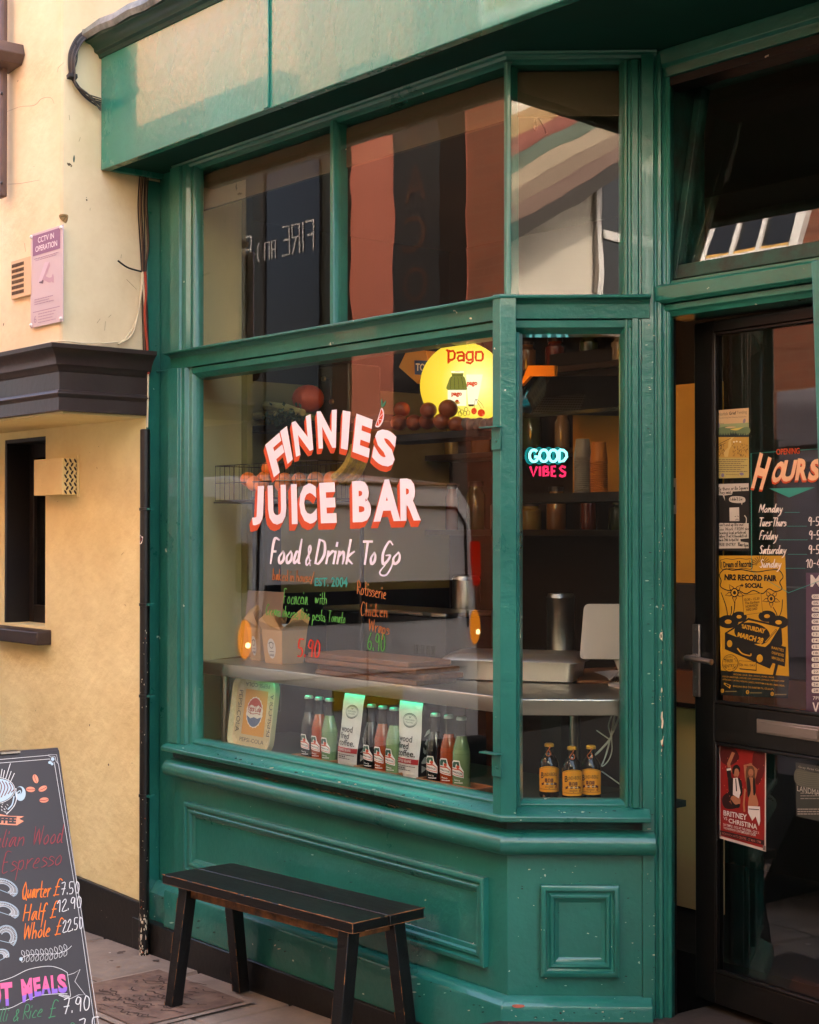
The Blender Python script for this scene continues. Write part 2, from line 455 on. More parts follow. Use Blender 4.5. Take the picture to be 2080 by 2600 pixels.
# footway of stone slabs, each slab a slightly raised sheet over dark joints
g = MB()
def gp(x, y, h=0.0): return (x, y, gz(x)+h)
g.face([gp(-14, 1.55, -0.012), gp(3, 1.55, -0.012), gp(3, 3.75, -0.012), gp(-14, 3.75, -0.012)], JOINT)
obj('pavement_bed', g, kind='structure', recalc=False)
g = MB(); rnd = random.Random(3)
dirx = Vector((1, -0.06)).normalized(); diry = Vector((-dirx.y, dirx.x))
rowy = 1.6
r_ = 0
while rowy < 3.9:
    dep = rnd.choice([0.46, 0.52, 0.6]); x = -13.6+rnd.random()*0.5
    while x < 2.6:
        L = rnd.uniform(0.55, 0.95); gap = 0.014
        zt = rnd.uniform(-0.003, 0.005); tilt = rnd.uniform(-0.004, 0.004)
        x1, y0, y1 = x+L-gap, rowy+gap/2, min(rowy+dep-gap/2, 3.74)
        if y1-y0 > 0.02:
            b = 0.008
            q = [gp(x, y0, zt-0.012), gp(x1, y0, zt-0.012), gp(x1, y1, zt-0.012), gp(x, y1, zt-0.012)]
            t = [gp(x+b, y0+b, zt+tilt), gp(x1-b, y0+b, zt-tilt), gp(x1-b, y1-b, zt), gp(x+b, y1-b, zt)]
            g.face(t, SLAB)
            for i in range(4): g.face([q[i], q[(i+1) % 4], t[(i+1) % 4], t[i]], SLAB)
        x += L
    rowy += dep; r_ += 1
obj('pavement', g, kind='structure', recalc=False)
# ribbed tan cover set in the pavement
cov = thing('access_cover', 'brown rippled access cover set into the paving slabs behind the bench leg', 'access cover', gp(CVX+0.35, CVY+0.28))
RUST = mat('cover_tan', '#7d6250', 0.8, bump=0.4, bscale=40, var=0.35, vscale=10, dark='#5e4638')
RUSTD = mat('cover_groove', '#4a362a', 0.85)
FRM = mat('cover_frame_stone', '#94806e', 0.85, bump=0.4, bscale=40, var=0.2)
sh = plane_sheet(gp(CVX, CVY, 0.0125), (1, 0, GS), (0, 1, 0), (-GS, 0, 1))
sh.rect(0, 0, 0.70, 0.54, FRM, -8); sh.rect(0.03, 0.03, 0.67, 0.51, RUST, 2)
rnd = random.Random(5)
for k in range(75):
    cx, cy = rnd.uniform(0.07, 0.58), rnd.uniform(0.05, 0.49); l = rnd.uniform(0.03, 0.085); a = rnd.uniform(-0.35, 0.35)
    sh.curve([(cx, cy), (cx+l*0.35, cy+0.012*rnd.choice((-1, 1))+l*0.3*a), (cx+l*0.7, cy+l*a), (min(cx+l, 0.66), cy+l*a+0.006)], rnd.uniform(0.004, 0.008), RUSTD, 5)
sh.done('cover_plate', cov)

# ================================================================ the juice bar front
YF = 3.537
A = Vector((-5.776, YF)); C0 = Vector((-3.669, YF))
UCH = Vector((math.cos(R(48)), math.sin(R(48)))); NCH = Vector((UCH.y, -UCH.x))
E0 = C0+UCH*0.462
J1 = C0+UCH*0.56
def ch(s, d=0.0): return C0+UCH*s+NCH*d
shop = thing('shopfront', 'green painted juice bar shopfront with splayed bay window and deep fascia', 'shopfront', (-4.7, YF, 0))
path = [A, C0, E0]
# masonry core of the building (keeps the room dark, carries the upper storeys)
BRICK = mat('upper_brick', '#8c5a42', 0.85, var=0.3, vscale=5)
m = MB()
m.box(-6.0, 1.5, 3.60, 9.0, 3.80, 6.2, BRICK)
obj('upper_storeys', m, shop)
m = MB(); m.box(-6.36, -6.30, 3.94, 9.0, -1.2, 3.8, BRICK); m.box(-6.30, 1.5, 8.8, 9.0, -1.2, 3.8, BRICK); m.box(1.2, 1.5, 3.4, 8.8, -1.2, 3.8, BRICK)
obj('party_walls', m, shop)
# pilaster at the party wall
m = MB(); m.vprism((-6.03, 3.57), (1, 0), [(0, -0.12), (0, 0), (0.262, 0), (0.262, -0.12)], -0.30, 3.30, GREEN)
m.sweep([(-6.03, 3.565), (-5.776, 3.565)], [(0, -0.4), (0.045, -0.4), (0.045, 0.0), (0.03, 0.02), (0.012, 0.045), (0, 0.05)], GREEN)
m.box(-5.9615, -5.952, 3.5005, 3.57, -0.3, 3.19, GREEN)
obj('pilaster', m, shop, bevel=0.004)
# stall riser
m = MB(); m.sweep(path, [(-0.08, -0.35), (0, -0.35), (0, 0.64), (-0.08, 0.64)], GREEN)
riser = obj('stall_riser', m, shop, bevel=0.003)
m = MB(); m.sweep([A+Vector((-0.004, 0)), C0, C0+UCH*0.478], [(0.0, -0.115), (0.05, -0.115), (0.05, 0.036), (0.046, 0.046), (0.012, 0.068), (0.0, 0.07)], GREEN)
obj('plinth', m, shop, bevel=0.004)
m = MB()
y0, y1 = 3.475, 3.52
for x0, x1, z0, z1 in ((-6.03, -3.66, -0.117, -0.105),):
    m.raw([(x0, y0, -0.6), (x1, y0, -0.6), (x1, y0, z1), (x0, y0, z0), (x0, y1, -0.6), (x1, y1, -0.6), (x1, y1, z1), (x0, y1, z0)],
          [(0,1,2,3),(3,2,6,7),(0,3,7,4),(1,5,6,2),(4,7,6,5)], BLACKP)
m.sweep([C0+UCH*0.01, C0+UCH*0.47], [(0, -0.6), (0.044, -0.6), (0.044, -0.116), (0, -0.116)], BLACKP)
obj('base_board', m, shop, bevel=0.004)
# panels: moulded frames planted on the riser
def panel(o, u, x0, x1, z0, z1, name, w=0.062, dz=0.0):
    m = MB(); o = Vector((o[0], o[1])); u = Vector(u).normalized(); n = Vector((u.y, -u.x))
    prof = [(0, 0), (0, 0.022), (0.006, 0.026), (0.016, 0.026), (0.019, 0.016), (0.026, 0.013), (0.034, 0.020), (0.042, 0.018), (0.047, 0.008), (w-0.006, 0.005), (w, 0.0)]
    rr = []
    for cx, cz, sx, sz in ((x0, z0, 1, 1), (x1, z0, -1, 1), (x1, z1, -1, -1), (x0, z1, 1, -1)):
        rr.append([(o.x+u.x*(cx+sx*a)+n.x*d, o.y+u.y*(cx+sx*a)+n.y*d, cz+sz*a) for a, d in prof])
    rr.append(rr[0])
    m.rings(rr, GREEN, cap=False, smooth=False, closed=False)
    return obj(name, m, riser, recalc=True)
panel(A, (1, 0), -5.662-A.x, -3.762-A.x, 0.142, 0.444, 'riser_panel')
pz1, pz0 = PL(1370, 2245, (C0.x, C0.y, 0), NCH.to_3d()), PL(1570, 2478, (C0.x, C0.y, 0), NCH.to_3d())
s0 = (pz1.to_2d()-C0).dot(UCH); s1 = (pz0.to_2d()-C0).dot(UCH)
panel(C0, UCH, s0+0.004, s1+0.002, pz0.z, pz1.z, 'riser_panel', w=0.06)
# bead and cove
def arcp(cx, cz, r, a0, a1, n=8): return [(cx+r*math.cos(R(a0+(a1-a0)*i/n)), cz+r*math.sin(R(a0+(a1-a0)*i/n))) for i in range(n+1)]
m = MB(); m.sweep([A, C0, C0+UCH*0.485], [(-0.01, 0.535)]+[(0.006, 0.535)]+arcp(0.022, 0.578, 0.038, -75, 95, 12)+[(0.0, 0.622), (-0.01, 0.622)], GREEN, smooth=True)
obj('bead_moulding', m, shop)
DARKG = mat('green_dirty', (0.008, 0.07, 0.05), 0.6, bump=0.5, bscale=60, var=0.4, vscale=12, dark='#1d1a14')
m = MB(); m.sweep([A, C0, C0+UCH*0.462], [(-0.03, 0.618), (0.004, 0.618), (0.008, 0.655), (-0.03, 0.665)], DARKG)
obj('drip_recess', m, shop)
m = MB(); m.sweep([A+Vector((-0.006, 0)), C0, C0+UCH*0.470], [(-0.06, 0.655), (0.050, 0.652), (0.062, 0.656), (0.064, 0.672), (0.056, 0.678), (0.006, 0.696), (-0.06, 0.698)], GREEN)
sill = obj('window_sill', m, shop, bevel=0.003)
# ---- window frame: stiles, rails, bars
m = MB()
m.vprism(A, (1, 0), [(0, 0.036), (0.082, 0.036), (0.085, 0.022), (0.094, 0.018), (0.100, 0.026), (0.124, 0.026), (0.130, 0.008), (0.138, 0.004), (0.142, 0.010), (0.152, 0.006), (0.165, -0.022), (0.165, -0.045), (0.0, -0.045)], 0.69, 2.325, GREEN)
m.vprism(A, (1, 0), [(0, -0.045), (0, 0.026), (0.074, 0.026), (0.079, 0.012), (0.09, 0.016), (0.112, 0.014), (0.125, -0.004), (0.15, 0.002), (0.165, -0.022), (0.165, -0.045)], 2.40, 3.21, GREEN)
obj('window_stile', m, shop, bevel=0.002)
m = MB(); m.sweep([A+Vector((0.15, 0)), C0, C0+UCH*0.43], [(-0.05, 0.690), (0.002, 0.692), (0.004, 0.704), (-0.004, 0.712), (-0.022, 0.719), (-0.05, 0.719)], GREEN)
obj('bottom_rail', m, shop, bevel=0.002)
m = MB(); m.sweep([A+Vector((-0.004, 0)), C0, C0+UCH*0.474], [(-0.09, 2.322), (0.018, 2.324), (0.022, 2.372), (0.034, 2.384), (0.060, 2.388), (0.062, 2.397), (0.0, 2.408), (-0.09, 2.41)], GREEN)
m.sweep([A+Vector((0.13, 0)), C0, C0+UCH*0.43], [(-0.09, 2.275), (-0.022, 2.277), (-0.006, 2.290), (0.006, 2.296), (0.008, 2.3205), (-0.09, 2.3205)], GREEN)
rail = obj('transom_rail', m, shop, bevel=0.002)
m = MB(); m.sweep([A+Vector((0.0, 0)), C0, C0+UCH*0.5], [(-0.09, 3.185), (-0.024, 3.187), (-0.012, 3.197), (0.002, 3.199), (0.006, 3.210), (0.018, 3.213), (0.022, 3.222), (-0.09, 3.222)], GREEN)
obj('head_rail', m, shop, bevel=0.002)
m = MB()
m.vprism((-4.664, YF), (1, 0), [(0, -0.07), (0.004, -0.016), (0.010, -0.004), (0.028, -0.004), (0.034, -0.016), (0.038, -0.07)], 2.40, 3.195, GREEN)
obj('glazing_bar', m, shop, bevel=0.002)
# upper and lower corner posts
def corner(w1, w2, d, z0, z1, name):
    o = C0; n1 = Vector((0, -1)); n2 = NCH; om = (n1+n2)/(1+n1.dot(n2))
    def p(v): return (v.x, v.y, z0)
    pts = [o+Vector((-w1, 0))+n1*-0.07, o+Vector((-w1, 0))+n1*d, o+om*d, o+UCH*w2+n2*d, o+UCH*w2+n2*-0.07, o+om*-0.07]
    m = MB(); m.prism([p(v) for v in pts], (0, 0, z1-z0), GREEN)
    return obj(name, m, shop, bevel=0.003)
corner(0.014, 0.014, 0.002, 2.405, 3.19, 'corner_bar')
post = corner(0.012, 0.028, 0.056, 0.663, 2.402, 'corner_post')
for zz in (FY(1210, 1112, YF-0.05).z, FY(1210, 1926, YF-0.05).z):
    m = MB(); pz = YF-0.062
    m.box(-3.715, -3.630, pz-0.026, pz+0.004, zz+0.028, zz+0.033, GREEN)
    m.box(-3.676, -3.632, pz-0.004, pz+0.0015, zz-0.045, zz+0.029, GREEN)
    m.lathe([(0.005, 0), (0.005, 0.004), (0, 0.005)], (-3.653, pz-0.004, zz-0.015), GREEN, 8, ax=(0, -1, 0))
    obj('shutter_bracket', m, post, bevel=0.001)
# chamfer stiles and right jamb, one moulded run turning into the doorway
m = MB()
m.vprism(C0, UCH, [(0.0285, -0.07), (0.0285, 0.018), (0.034, 0.010), (0.040, 0.012), (0.052, -0.022), (0.052, -0.07)], 0.695, 2.28, GREEN)
m.vprism(C0, UCH, [(0.380, -0.07), (0.380, -0.022), (0.392, 0.006), (0.400, 0.010), (0.404, 0.002), (0.412, 0.002), (0.416, 0.016), (0.436, 0.016), (0.440, 0.004), (0.447, 0.0035), (0.447, -0.07)], 0.695, 3.19, GREEN)
obj('window_stile', m, shop, bevel=0.0015)
m = MB()
m.vprism(C0, UCH, [(0.4475, -0.16), (0.4475, 0.012), (0.488, 0.012), (0.491, 0.003), (0.497, 0.002), (0.502, 0.009), (0.514, 0.009), (0.518, -0.002), (0.528, -0.004), (0.535, 0.002), (0.545, 0.0), (0.556, -0.018), (0.566, -0.06), (0.566, -0.16)], gz(-3.3)-0.1, 3.21, GREEN)
jamb = obj('door_jamb', m, shop, bevel=0.0015)
# chips in the jamb paint
sh = pxsheet((C0.x, C0.y, 0), NCH.to_3d(), 1200, 1400, 3.08, 0.0095)
CH1, CH2 = flat('#e6d3ae'), flat('#8c3b2a')
for pts in ([(1468,640),(1476,630),(1484,640),(1486,660),(1482,690),(1470,685),(1462,665)], [(1474,860),(1482,858),(1480,880),(1472,876)], [(1476,1070),(1484,1068),(1486,1090),(1480,1105),(1474,1095)],
            [(1478,1260),(1488,1255),(1486,1290),(1490,1310),(1494,1340),(1486,1385),(1476,1375),(1480,1330),(1474,1300)], [(1472,1480),(1486,1470),(1494,1440),(1490,1490),(1484,1520),(1476,1510)], [(1378,1258),(1388,1262),(1386,1276),(1378,1272)], [(1478,1545),(1484,1550),(1480,1570),(1475,1560)]):
    sh.blob(pts, CH1, 1)
sh.blob([(1470,650),(1478,650),(1480,672),(1472,678)], flat('#3c3026'), 2)
sh.blob([(1482,1512),(1492,1510),(1490,1526),(1483,1524)], CH2, 2)
for k in range(30):
    x, y = random.uniform(1455, 1500), random.uniform(-300, 2200); sh.blob([(x, y), (x+3, y-3), (x+5, y+3), (x+1, y+7)], CH1, 1)
sh.done('paint_chips', jamb)
sh = pxsheet((C0.x, C0.y, 0), NCH.to_3d(), 1000, 1900, 2.3, 0.0515)
sh.blob([(692,1500),(720,1496),(758,1499),(762,1508),(735,1516),(700,1512)], flat('#c46a52'), 1)
sh.blob([(968,1543),(978,1542),(980,1550),(970,1552)], flat('#2b2a24'), 1)
sh.done('paint_chip', riser)
# doorway: transom bar, head, right-hand jamb and the start of the matching bay
m = MB(); m.sweep([(-3.37, 3.90), (-2.40, 3.90)], [(-0.09, 2.372), (-0.012, 2.374), (0.0, 2.384), (0.0, 2.428), (-0.006, 2.436), (-0.09, 2.438)], GREEN)
m.sweep([(-3.33, 3.94), (-2.40, 3.94)], [(-0.09, 2.330), (-0.006, 2.332), (0.0, 2.345), (0.01, 2.352), (0.012, 2.3715), (-0.09, 2.3715)], GREEN)
obj('transom_bar', m, shop, bevel=0.002)
m = MB(); m.sweep([(-3.40, 3.93), (-2.40, 3.93)], [(-0.12, 3.135), (0.0, 3.135), (0.004, 3.165), (0.016, 3.175), (0.02, 3.222), (-0.12, 3.222)], GREEN)
m.box(-3.36, -2.44, 3.942, 4.03, 3.105, 3.1345, BLACKP)
obj('door_head', m, shop, bevel=0.002)
CR = Vector((-2.44, YF)); 
m = MB()
def mir(v): return Vector((2*(-2.925)-v.x, v.y))
m2 = [mir(v) for v in (C0, E0, J1)]
pts = [mir(ch(0.4475, -0.16)), mir(ch(0.566, -0.16)), mir(ch(0.566, -0.06)), mir(ch(0.545, 0)), mir(ch(0.4475, 0.012))]
m.prism([(p.x, p.y, -0.1) for p in pts], (0, 0, 3.31), GREEN)
obj('door_jamb', m, shop, bevel=0.002)
# right-hand bay: post, riser, sill, glazing
cR = FY(2072, 665, 3.50)
m = MB(); m.rings([[(cR.x+dx+e, y, z) for dx, y in ((0, 3.478), (0.07, 3.478), (0.07, 3.56), (0, 3.56))] for z, e in ((0.66, 0.06), (cR.z, 0.0))], GREEN, smooth=False)
obj('corner_post', m, shop, bevel=0.003)
pR = [(m2[1].x+0.1, m2[1].y), (cR.x+0.12, YF), (1.2, YF)]
m = MB(); m.sweep(pR, [(-0.08, -0.35), (0, -0.35), (0, 0.64), (-0.08, 0.64)], GREEN)
m.sweep(pR, [(0, -0.35), (0.05, -0.35), (0.05, 0.04), (0, 0.07)], GREEN)
m.sweep(pR, [(-0.06, 0.655), (0.06, 0.655), (0.06, 0.675), (0.0, 0.722), (-0.06, 0.722)], GREEN)
m.sweep(pR, [(-0.09, 2.28), (0.01, 2.28), (0.02, 2.37), (0.05, 2.385), (0.05, 2.397), (-0.09, 2.40)], GREEN)
obj('stall_riser', m, shop, bevel=0.002)
m = MB(); m.sweep(pR, [(-0.03, 0.72), (-0.024, 0.72), (-0.024, 3.2), (-0.03, 3.2)], GLASS)
obj('window_pane', m, shop)
# ---- glass
def pane(o, u, a0, a1, z0, z1, d=-0.024, th=0.005, gm=None):
    GLASS = gm or MATS['window_glass']
    o = Vector((o[0], o[1])); u = Vector((u[0], u[1])).normalized(); n = Vector((u.y, -u.x)); m = MB()
    def q(a, e, z): v = o+u*a+n*e; return (v.x, v.y, z)
    m.face([q(a0, d, z0), q(a1, d, z0), q(a1, d, z1), q(a0, d, z1)], GLASS)
    e = d-th
    m.face([q(a0, e, z0), q(a0, e, z1), q(a1, e, z1), q(a1, e, z0)], CLEAR)
    for (a, z), (b, w) in (((a0, z0), (a1, z0)), ((a1, z0), (a1, z1)), ((a1, z1), (a0, z1)), ((a0, z1), (a0, z0))):
        m.face([q(a, d, z), q(a, e, z), q(b, e, w), q(b, d, w)], CLEAR)
    return obj('window_pane', m, shop, recalc=False)
mainpane = pane(A, (1, 0), 0.140, -3.70-A.x, 0.705, 2.30)
pane(A, (1, 0), 0.140, -4.645-A.x, 2.395, 3.20)
pane(A, (1, 0), -4.645-A.x, -3.675-A.x, 2.395, 3.20, gm=OLDGLASS)
pane(C0, UCH, 0.02, 0.41, 0.705, 2.30)
pane(C0, UCH, 0.005, 0.41, 2.395, 3.20, gm=OLDGLASS)
# tilted hopper light over the door
hz0, hz1 = 2.50, 3.16; hy0, hy1 = 3.985, 4.125
hx0, hx1 = -3.30, -2.44
m = MB(); HT = Vector((0, hy1-hy0, hz1-hz0)).normalized(); HN = Vector((0, -HT.z, HT.y)); HO = Vector((hx0-0.03, hy0, hz0-0.045))
def hq(x, t, d): return HO+Vector((x, 0, 0))+HT*t+HN*d
Wd_, Ht_ = hx1-hx0+0.06, 0.74
for x0, x1, t0, t1 in ((0, 0.03, 0, Ht_), (Wd_-0.05, Wd_, 0, Ht_), (0.0302, Wd_-0.0502, 0, 0.05), (0.0302, Wd_-0.0502, Ht_-0.05, Ht_)):
    c = hq((x0+x1)/2, (t0+t1)/2, 0); m.obox(c, ((x1-x0)/2, 0, 0), HT*((t1-t0)/2), HN*0.022, DARKG)
hop = obj('hopper_sash', m, shop, bevel=0.003)
m = MB(); m.face([hq(0.026, 0.045, 0.004), hq(Wd_-0.045, 0.045, 0.004), hq(Wd_-0.045, Ht_-0.045, 0.004), hq(0.026, Ht_-0.045, 0.004)], OLDGLASS)
m.face([hq(0.026, 0.045, 0.0), hq(0.026, Ht_-0.045, 0.0), hq(Wd_-0.045, Ht_-0.045, 0.0), hq(Wd_-0.045, 0.045, 0.0)], CLEAR)
obj('window_pane', m, hop, recalc=False)
m = MB()
m.box(-3.36, -3.335, 3.945, 4.16, 2.4385, 3.134, DARKG); m.box(-3.335, -2.44, 3.945, 4.0, 2.4385, 2.452, GREEN)
obj('light_reveal', m, shop)
# ---- fascia, soffit and crown
FYF = 3.268; FZ0, FZ1 = 3.198, 3.69
m = MB(); m.box(-5.955, 1.5, FYF, FYF+0.04, FZ0, FZ1+0.03, GREENF)
m.box(-5.955, -5.93, FYF+0.04, 3.60, FZ0, FZ1+0.03, GREENF)
fas = obj('fascia', m, shop, bevel=0.004)
m = MB(); m.box(-4.70, -4.665, FYF-0.010, FYF-0.0005, FZ0+0.002, FZ1-0.002, GREENF)
obj('fascia_batten', m, fas, bevel=0.003)
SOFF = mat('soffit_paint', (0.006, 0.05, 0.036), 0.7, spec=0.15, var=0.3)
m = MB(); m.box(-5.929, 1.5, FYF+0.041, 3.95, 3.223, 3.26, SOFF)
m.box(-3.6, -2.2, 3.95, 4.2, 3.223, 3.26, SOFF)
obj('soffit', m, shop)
m = MB(); m.sweep([(-6.0, FYF), (1.5, FYF)], [(-0.2, 3.69), (0.006, 3.69), (0.012, 3.705), (0.03, 3.712), (0.034, 3.728), (0.05, 3.742), (0.075, 3.748), (0.08, 3.775), (-0.2, 3.775)], mat('crown_paint', (0.006, 0.05, 0.036), 0.45, bump=0.3, bscale=40, var=0.4))
obj('crown_moulding', m, shop, bevel=0.002)
m = MB(); rnd = random.Random(2); rr = []
nx = 60
for i in range(nx+1):
    x = -6.06+7.5*i/nx; a = rnd.uniform(-0.006, 0.006); b = rnd.uniform(-0.01, 0.01)
    rr.append([(x, FYF-0.086+a, 3.755+b), (x, FYF-0.098+a, 3.778+b), (x, FYF-0.09, 3.806+b), (x, FYF-0.02, 3.826+b*0.6), (x, FYF+0.30, 3.90), (x, FYF+0.30, 3.77), (x, FYF-0.06, 3.7765)])
m.rings(rr, LEAD, True, True)
obj('lead_flashing', m, shop)

# flaking paint along the top of the bead
sh = pxsheet((0, 0, 0.6195), (0, 0, 1), 380, 1900, 2.3, 0.0)
rnd = random.Random(17)
WRN = [flat('#a88a68'), flat('#5a3a26'), flat('#c4a684'), flat('#2a2018')]
for k in range(70):
    t_ = rnd.random(); x = 640+t_*1060; y = 168+(x-640)*0.218+rnd.uniform(-4, 4); l = rnd.uniform(8, 34)
    if 0.35 < t_ < 0.95 or rnd.random() < 0.3: sh.blob([(x, y), (x+l*0.5, y+l*0.218*0.5-3), (x+l, y+l*0.218), (x+l*0.6, y+l*0.218*0.6+4)], WRN[k % 4], 1)
sh.done('worn_paint', shop)

# scattered chips and scuffs in the green paint, each on the face it belongs to
def scuffs(name, P0, N0, quad_, n, seed, parent, smin=3, smax=9, cols=('#a9c8b2', '#0f231c', '#d8cfae', '#16352a')):
    sh = pxsheet(P0, N0, 0, 0, 1.0, 0.0006); rnd = random.Random(seed); a, b, c, d = [Vector(q) for q in quad_]; M = [flat(q) for q in cols]
    for k in range(n):
        u, v = rnd.random(), rnd.random(); p = a.lerp(b, u).lerp(d.lerp(c, u), v); s_ = rnd.uniform(smin, smax)*0.5; e = rnd.uniform(0.5, 2.4); t = rnd.uniform(-0.5, 0.5)
        sh.poly([(p.x+s_*e*math.cos(i*1.047)*rnd.uniform(0.5, 1)-t*s_*math.sin(i*1.047), p.y+s_*0.7*math.sin(i*1.047)*rnd.uniform(0.5, 1)) for i in range(6)], rnd.choice(M), 1)
    return sh.done(name, parent)
NC3 = NCH.to_3d()
scuffs('paint_scuffs', (0, YF, 0), (0, -1, 0), [(480, 2000), (1270, 2190), (1270, 2520), (480, 2330)], 46, 31, riser, 2, 6)
scuffs('paint_scuffs', (C0.x, C0.y, 0), NC3, [(1300, 2180), (1640, 2180), (1640, 2510), (1300, 2510)], 36, 32, riser, 2, 6)
scuffs('paint_scuffs', (0, YF-0.0645, 0), (0, -1, 0), [(450, 1893), (1245, 2054), (1245, 2066), (450, 1901)], 30, 33, sill, 2, 7)
scuffs('paint_scuffs', (C0.x+NCH.x*0.0645, C0.y+NCH.y*0.0645, 0), NC3, [(1300, 2056), (1640, 2056), (1640, 2066), (1300, 2066)], 12, 34, sill, 2, 7)
scuffs('paint_scuffs', (0, YF-0.0505, 0), (0, -1, 0), [(390, 2260), (1250, 2545), (1250, 2585), (390, 2335)], 48, 35, riser, 2, 8)
scuffs('paint_scuffs', (C0.x+NCH.x*0.0505, C0.y+NCH.y*0.0505, 0), NC3, [(1290, 2560), (1650, 2560), (1650, 2590), (1290, 2590)], 24, 36, riser, 2, 7)
scuffs('paint_scuffs', (C0.x+NCH.x*0.0125, C0.y+NCH.y*0.0125, 0), NC3, [(1638, 800), (1664, 800), (1666, 2550), (1640, 2550)], 60, 37, jamb, 2, 6)
# gum, grit and dropped scraps trodden into the paving
sh = plane_sheet((0, 0, gz(0)+0.006), (1, 0, GS), (0, 1, 0), (-GS, 0, 1)); rnd = random.Random(77)
GM = [flat(c) for c in ('#5a4c42', '#6d5e52', '#c4b8a8', '#4a3d34', '#d6d0c4', '#7d4f34')]
for k in range(170):
    x, y = rnd.uniform(-6.6, -3.0), rnd.uniform(2.0, 3.47); r = rnd.choice([0.003, 0.004, 0.006, 0.009, 0.016]); sh.poly([(x+r*rnd.uniform(0.6, 1.2)*math.cos(i*0.9), y+r*rnd.uniform(0.6, 1.2)*math.sin(i*0.9)) for i in range(7)], rnd.choice(GM), 1)
o_ = sh.done('pavement_grit'); o_['kind'] = 'stuff'; o_['label'] = 'grit and trodden gum spotting the paving in front of the shop'; o_['category'] = 'grit'
# ================================================================ the cream neighbour
yb = thing('cream_building', 'cream rendered building with jettied upper storey and black cornice', 'building', (-7.5, 3.58, 0))
YW = 3.50
w0, w1 = FY(12, 1110, YW).x, FY(116, 1110, YW).x; wz0, wz1 = 1.139, 2.085
m = MB()
m.box(-16, w0, YW, YW+0.35, -2.2, 2.6, CREAM); m.box(w1, -5.962, YW, YW+0.35, -2.2, 2.6, CREAM)
m.box(w0, w1, YW, YW+0.35, -2.2, wz0, CREAM); m.box(w0, w1, YW, YW+0.35, wz1, 2.6, CREAM)
wall = obj('lower_wall', m, yb)
m = MB(); m.box(-16, -6.36, 3.6201, 9, 2.4151, 7.6, CREAMU); m.box(-16, -5.96, 3.08, 3.62, 2.415, 7.6, CREAMU); m.box(-16, -6.36, YW+0.36, 9, -2.2, 2.415, CREAMU)
up = obj('upper_storey', m, yb, bevel=0.012)
m = MB(); m.box(-16, -5.97, 3.095, YW+0.01, 2.122, 2.147, CREAM); obj('jetty_soffit', m, yb)
# cornice running round the jetty
cp = [(-0.1, 2.1316), (0.008, 2.1316), (0.008, 2.1901), (0.014, 2.1969), (0.02, 2.2066), (0.012, 2.2203), (0.004, 2.2222), (0.004, 2.3002), (0.014, 2.3080), (0.018, 2.3197), (0.03, 2.3294), (0.036, 2.3509), (0.05, 2.3723), (0.066, 2.3879), (0.078, 2.3938), (0.08, 2.4132), (-0.1, 2.4210)]
m = MB()
P = [Vector((-16, 3.07)), Vector((-5.95, 3.07)), Vector((-5.95, 3.505))]
m.sweep([P[0], P[1], P[2]], cp, CORNICE)
obj('cornice', m, yb, bevel=0.0015)
for k, xx in enumerate((-6.93, -8.3)):
    pass
# black skirting along the foot of the wall
m = MB()
x0, x1, y0, y1 = -16, -5.97, 3.476, 3.4995
t0 = FY(205, 2232, 3.476); t1 = FY(350, 2291, 3.476)
sl_ = (t1.z-t0.z)/(t1.x-t0.x)
za = t1.z+sl_*(x0-t1.x); zb_ = t1.z+sl_*(x1-t1.x)
m.raw([(x0, y0, -3), (x1, y0, -3), (x1, y0, zb_), (x0, y0, za), (x0, y1, -3), (x1, y1, -3), (x1, y1, zb_), (x0, y1, za)], [(0,1,2,3),(3,2,6,7),(0,3,7,4),(1,5,6,2),(4,7,6,5)], BLACKP)
obj('skirting', m, yb, bevel=0.004)
# small window
DARKW = mat('window_dark_paint', '#1c1613', 0.5)
win = MB()
win.box(w0-0.001, w0+0.02, YW+0.002, YW+0.16, wz0, wz1, DARKW); win.box(w0+0.02, w1, YW+0.002, YW+0.16, wz1-0.02, wz1+0.001, DARKW); win.box(w1-0.012, w1+0.001, YW+0.03, YW+0.16, wz0, wz1-0.02, DARKW)
fx = w0+0.02
for a, b, c, d in ((fx, fx+0.05, wz0, wz1-0.02), (w1-0.062, w1-0.012, wz0, wz1-0.02), (fx+0.05, w1-0.062, wz0, wz0+0.09), (fx+0.05, w1-0.062, wz1-0.09, wz1-0.02)): win.box(a, b, YW+0.13, YW+0.17, c, d, DARKW)
wo_ = obj('window', win, yb, bevel=0.003)
m = MB(); m.box(fx+0.05, w1-0.062, YW+0.150, YW+0.155, wz0+0.09, wz1-0.09, mat('dark_pane', '#0d0d0e', 0.05)); obj('pane', m, wo_)
m = MB(); sz1 = FY(130, 1585, YW-0.07).z
m.raw([(w0-0.06, YW-0.075, 1.052), (w1+0.065, YW-0.075, 1.052), (w1+0.065, YW-0.075, 1.117), (w0-0.06, YW-0.075, 1.117), (w0-0.06, YW+0.14, 1.052), (w1+0.065, YW+0.14, 1.052), (w1+0.065, YW+0.14, 1.140), (w0-0.06, YW+0.14, 1.140)], [(0,1,2,3),(3,2,6,7),(0,3,7,4),(1,5,6,2),(4,7,6,5),(0,4,5,1)], mat('sill_paint', '#3a2c26', 0.5, bump=0.3, bscale=40, var=0.2))
obj('sill', m, wo_, bevel=0.006)
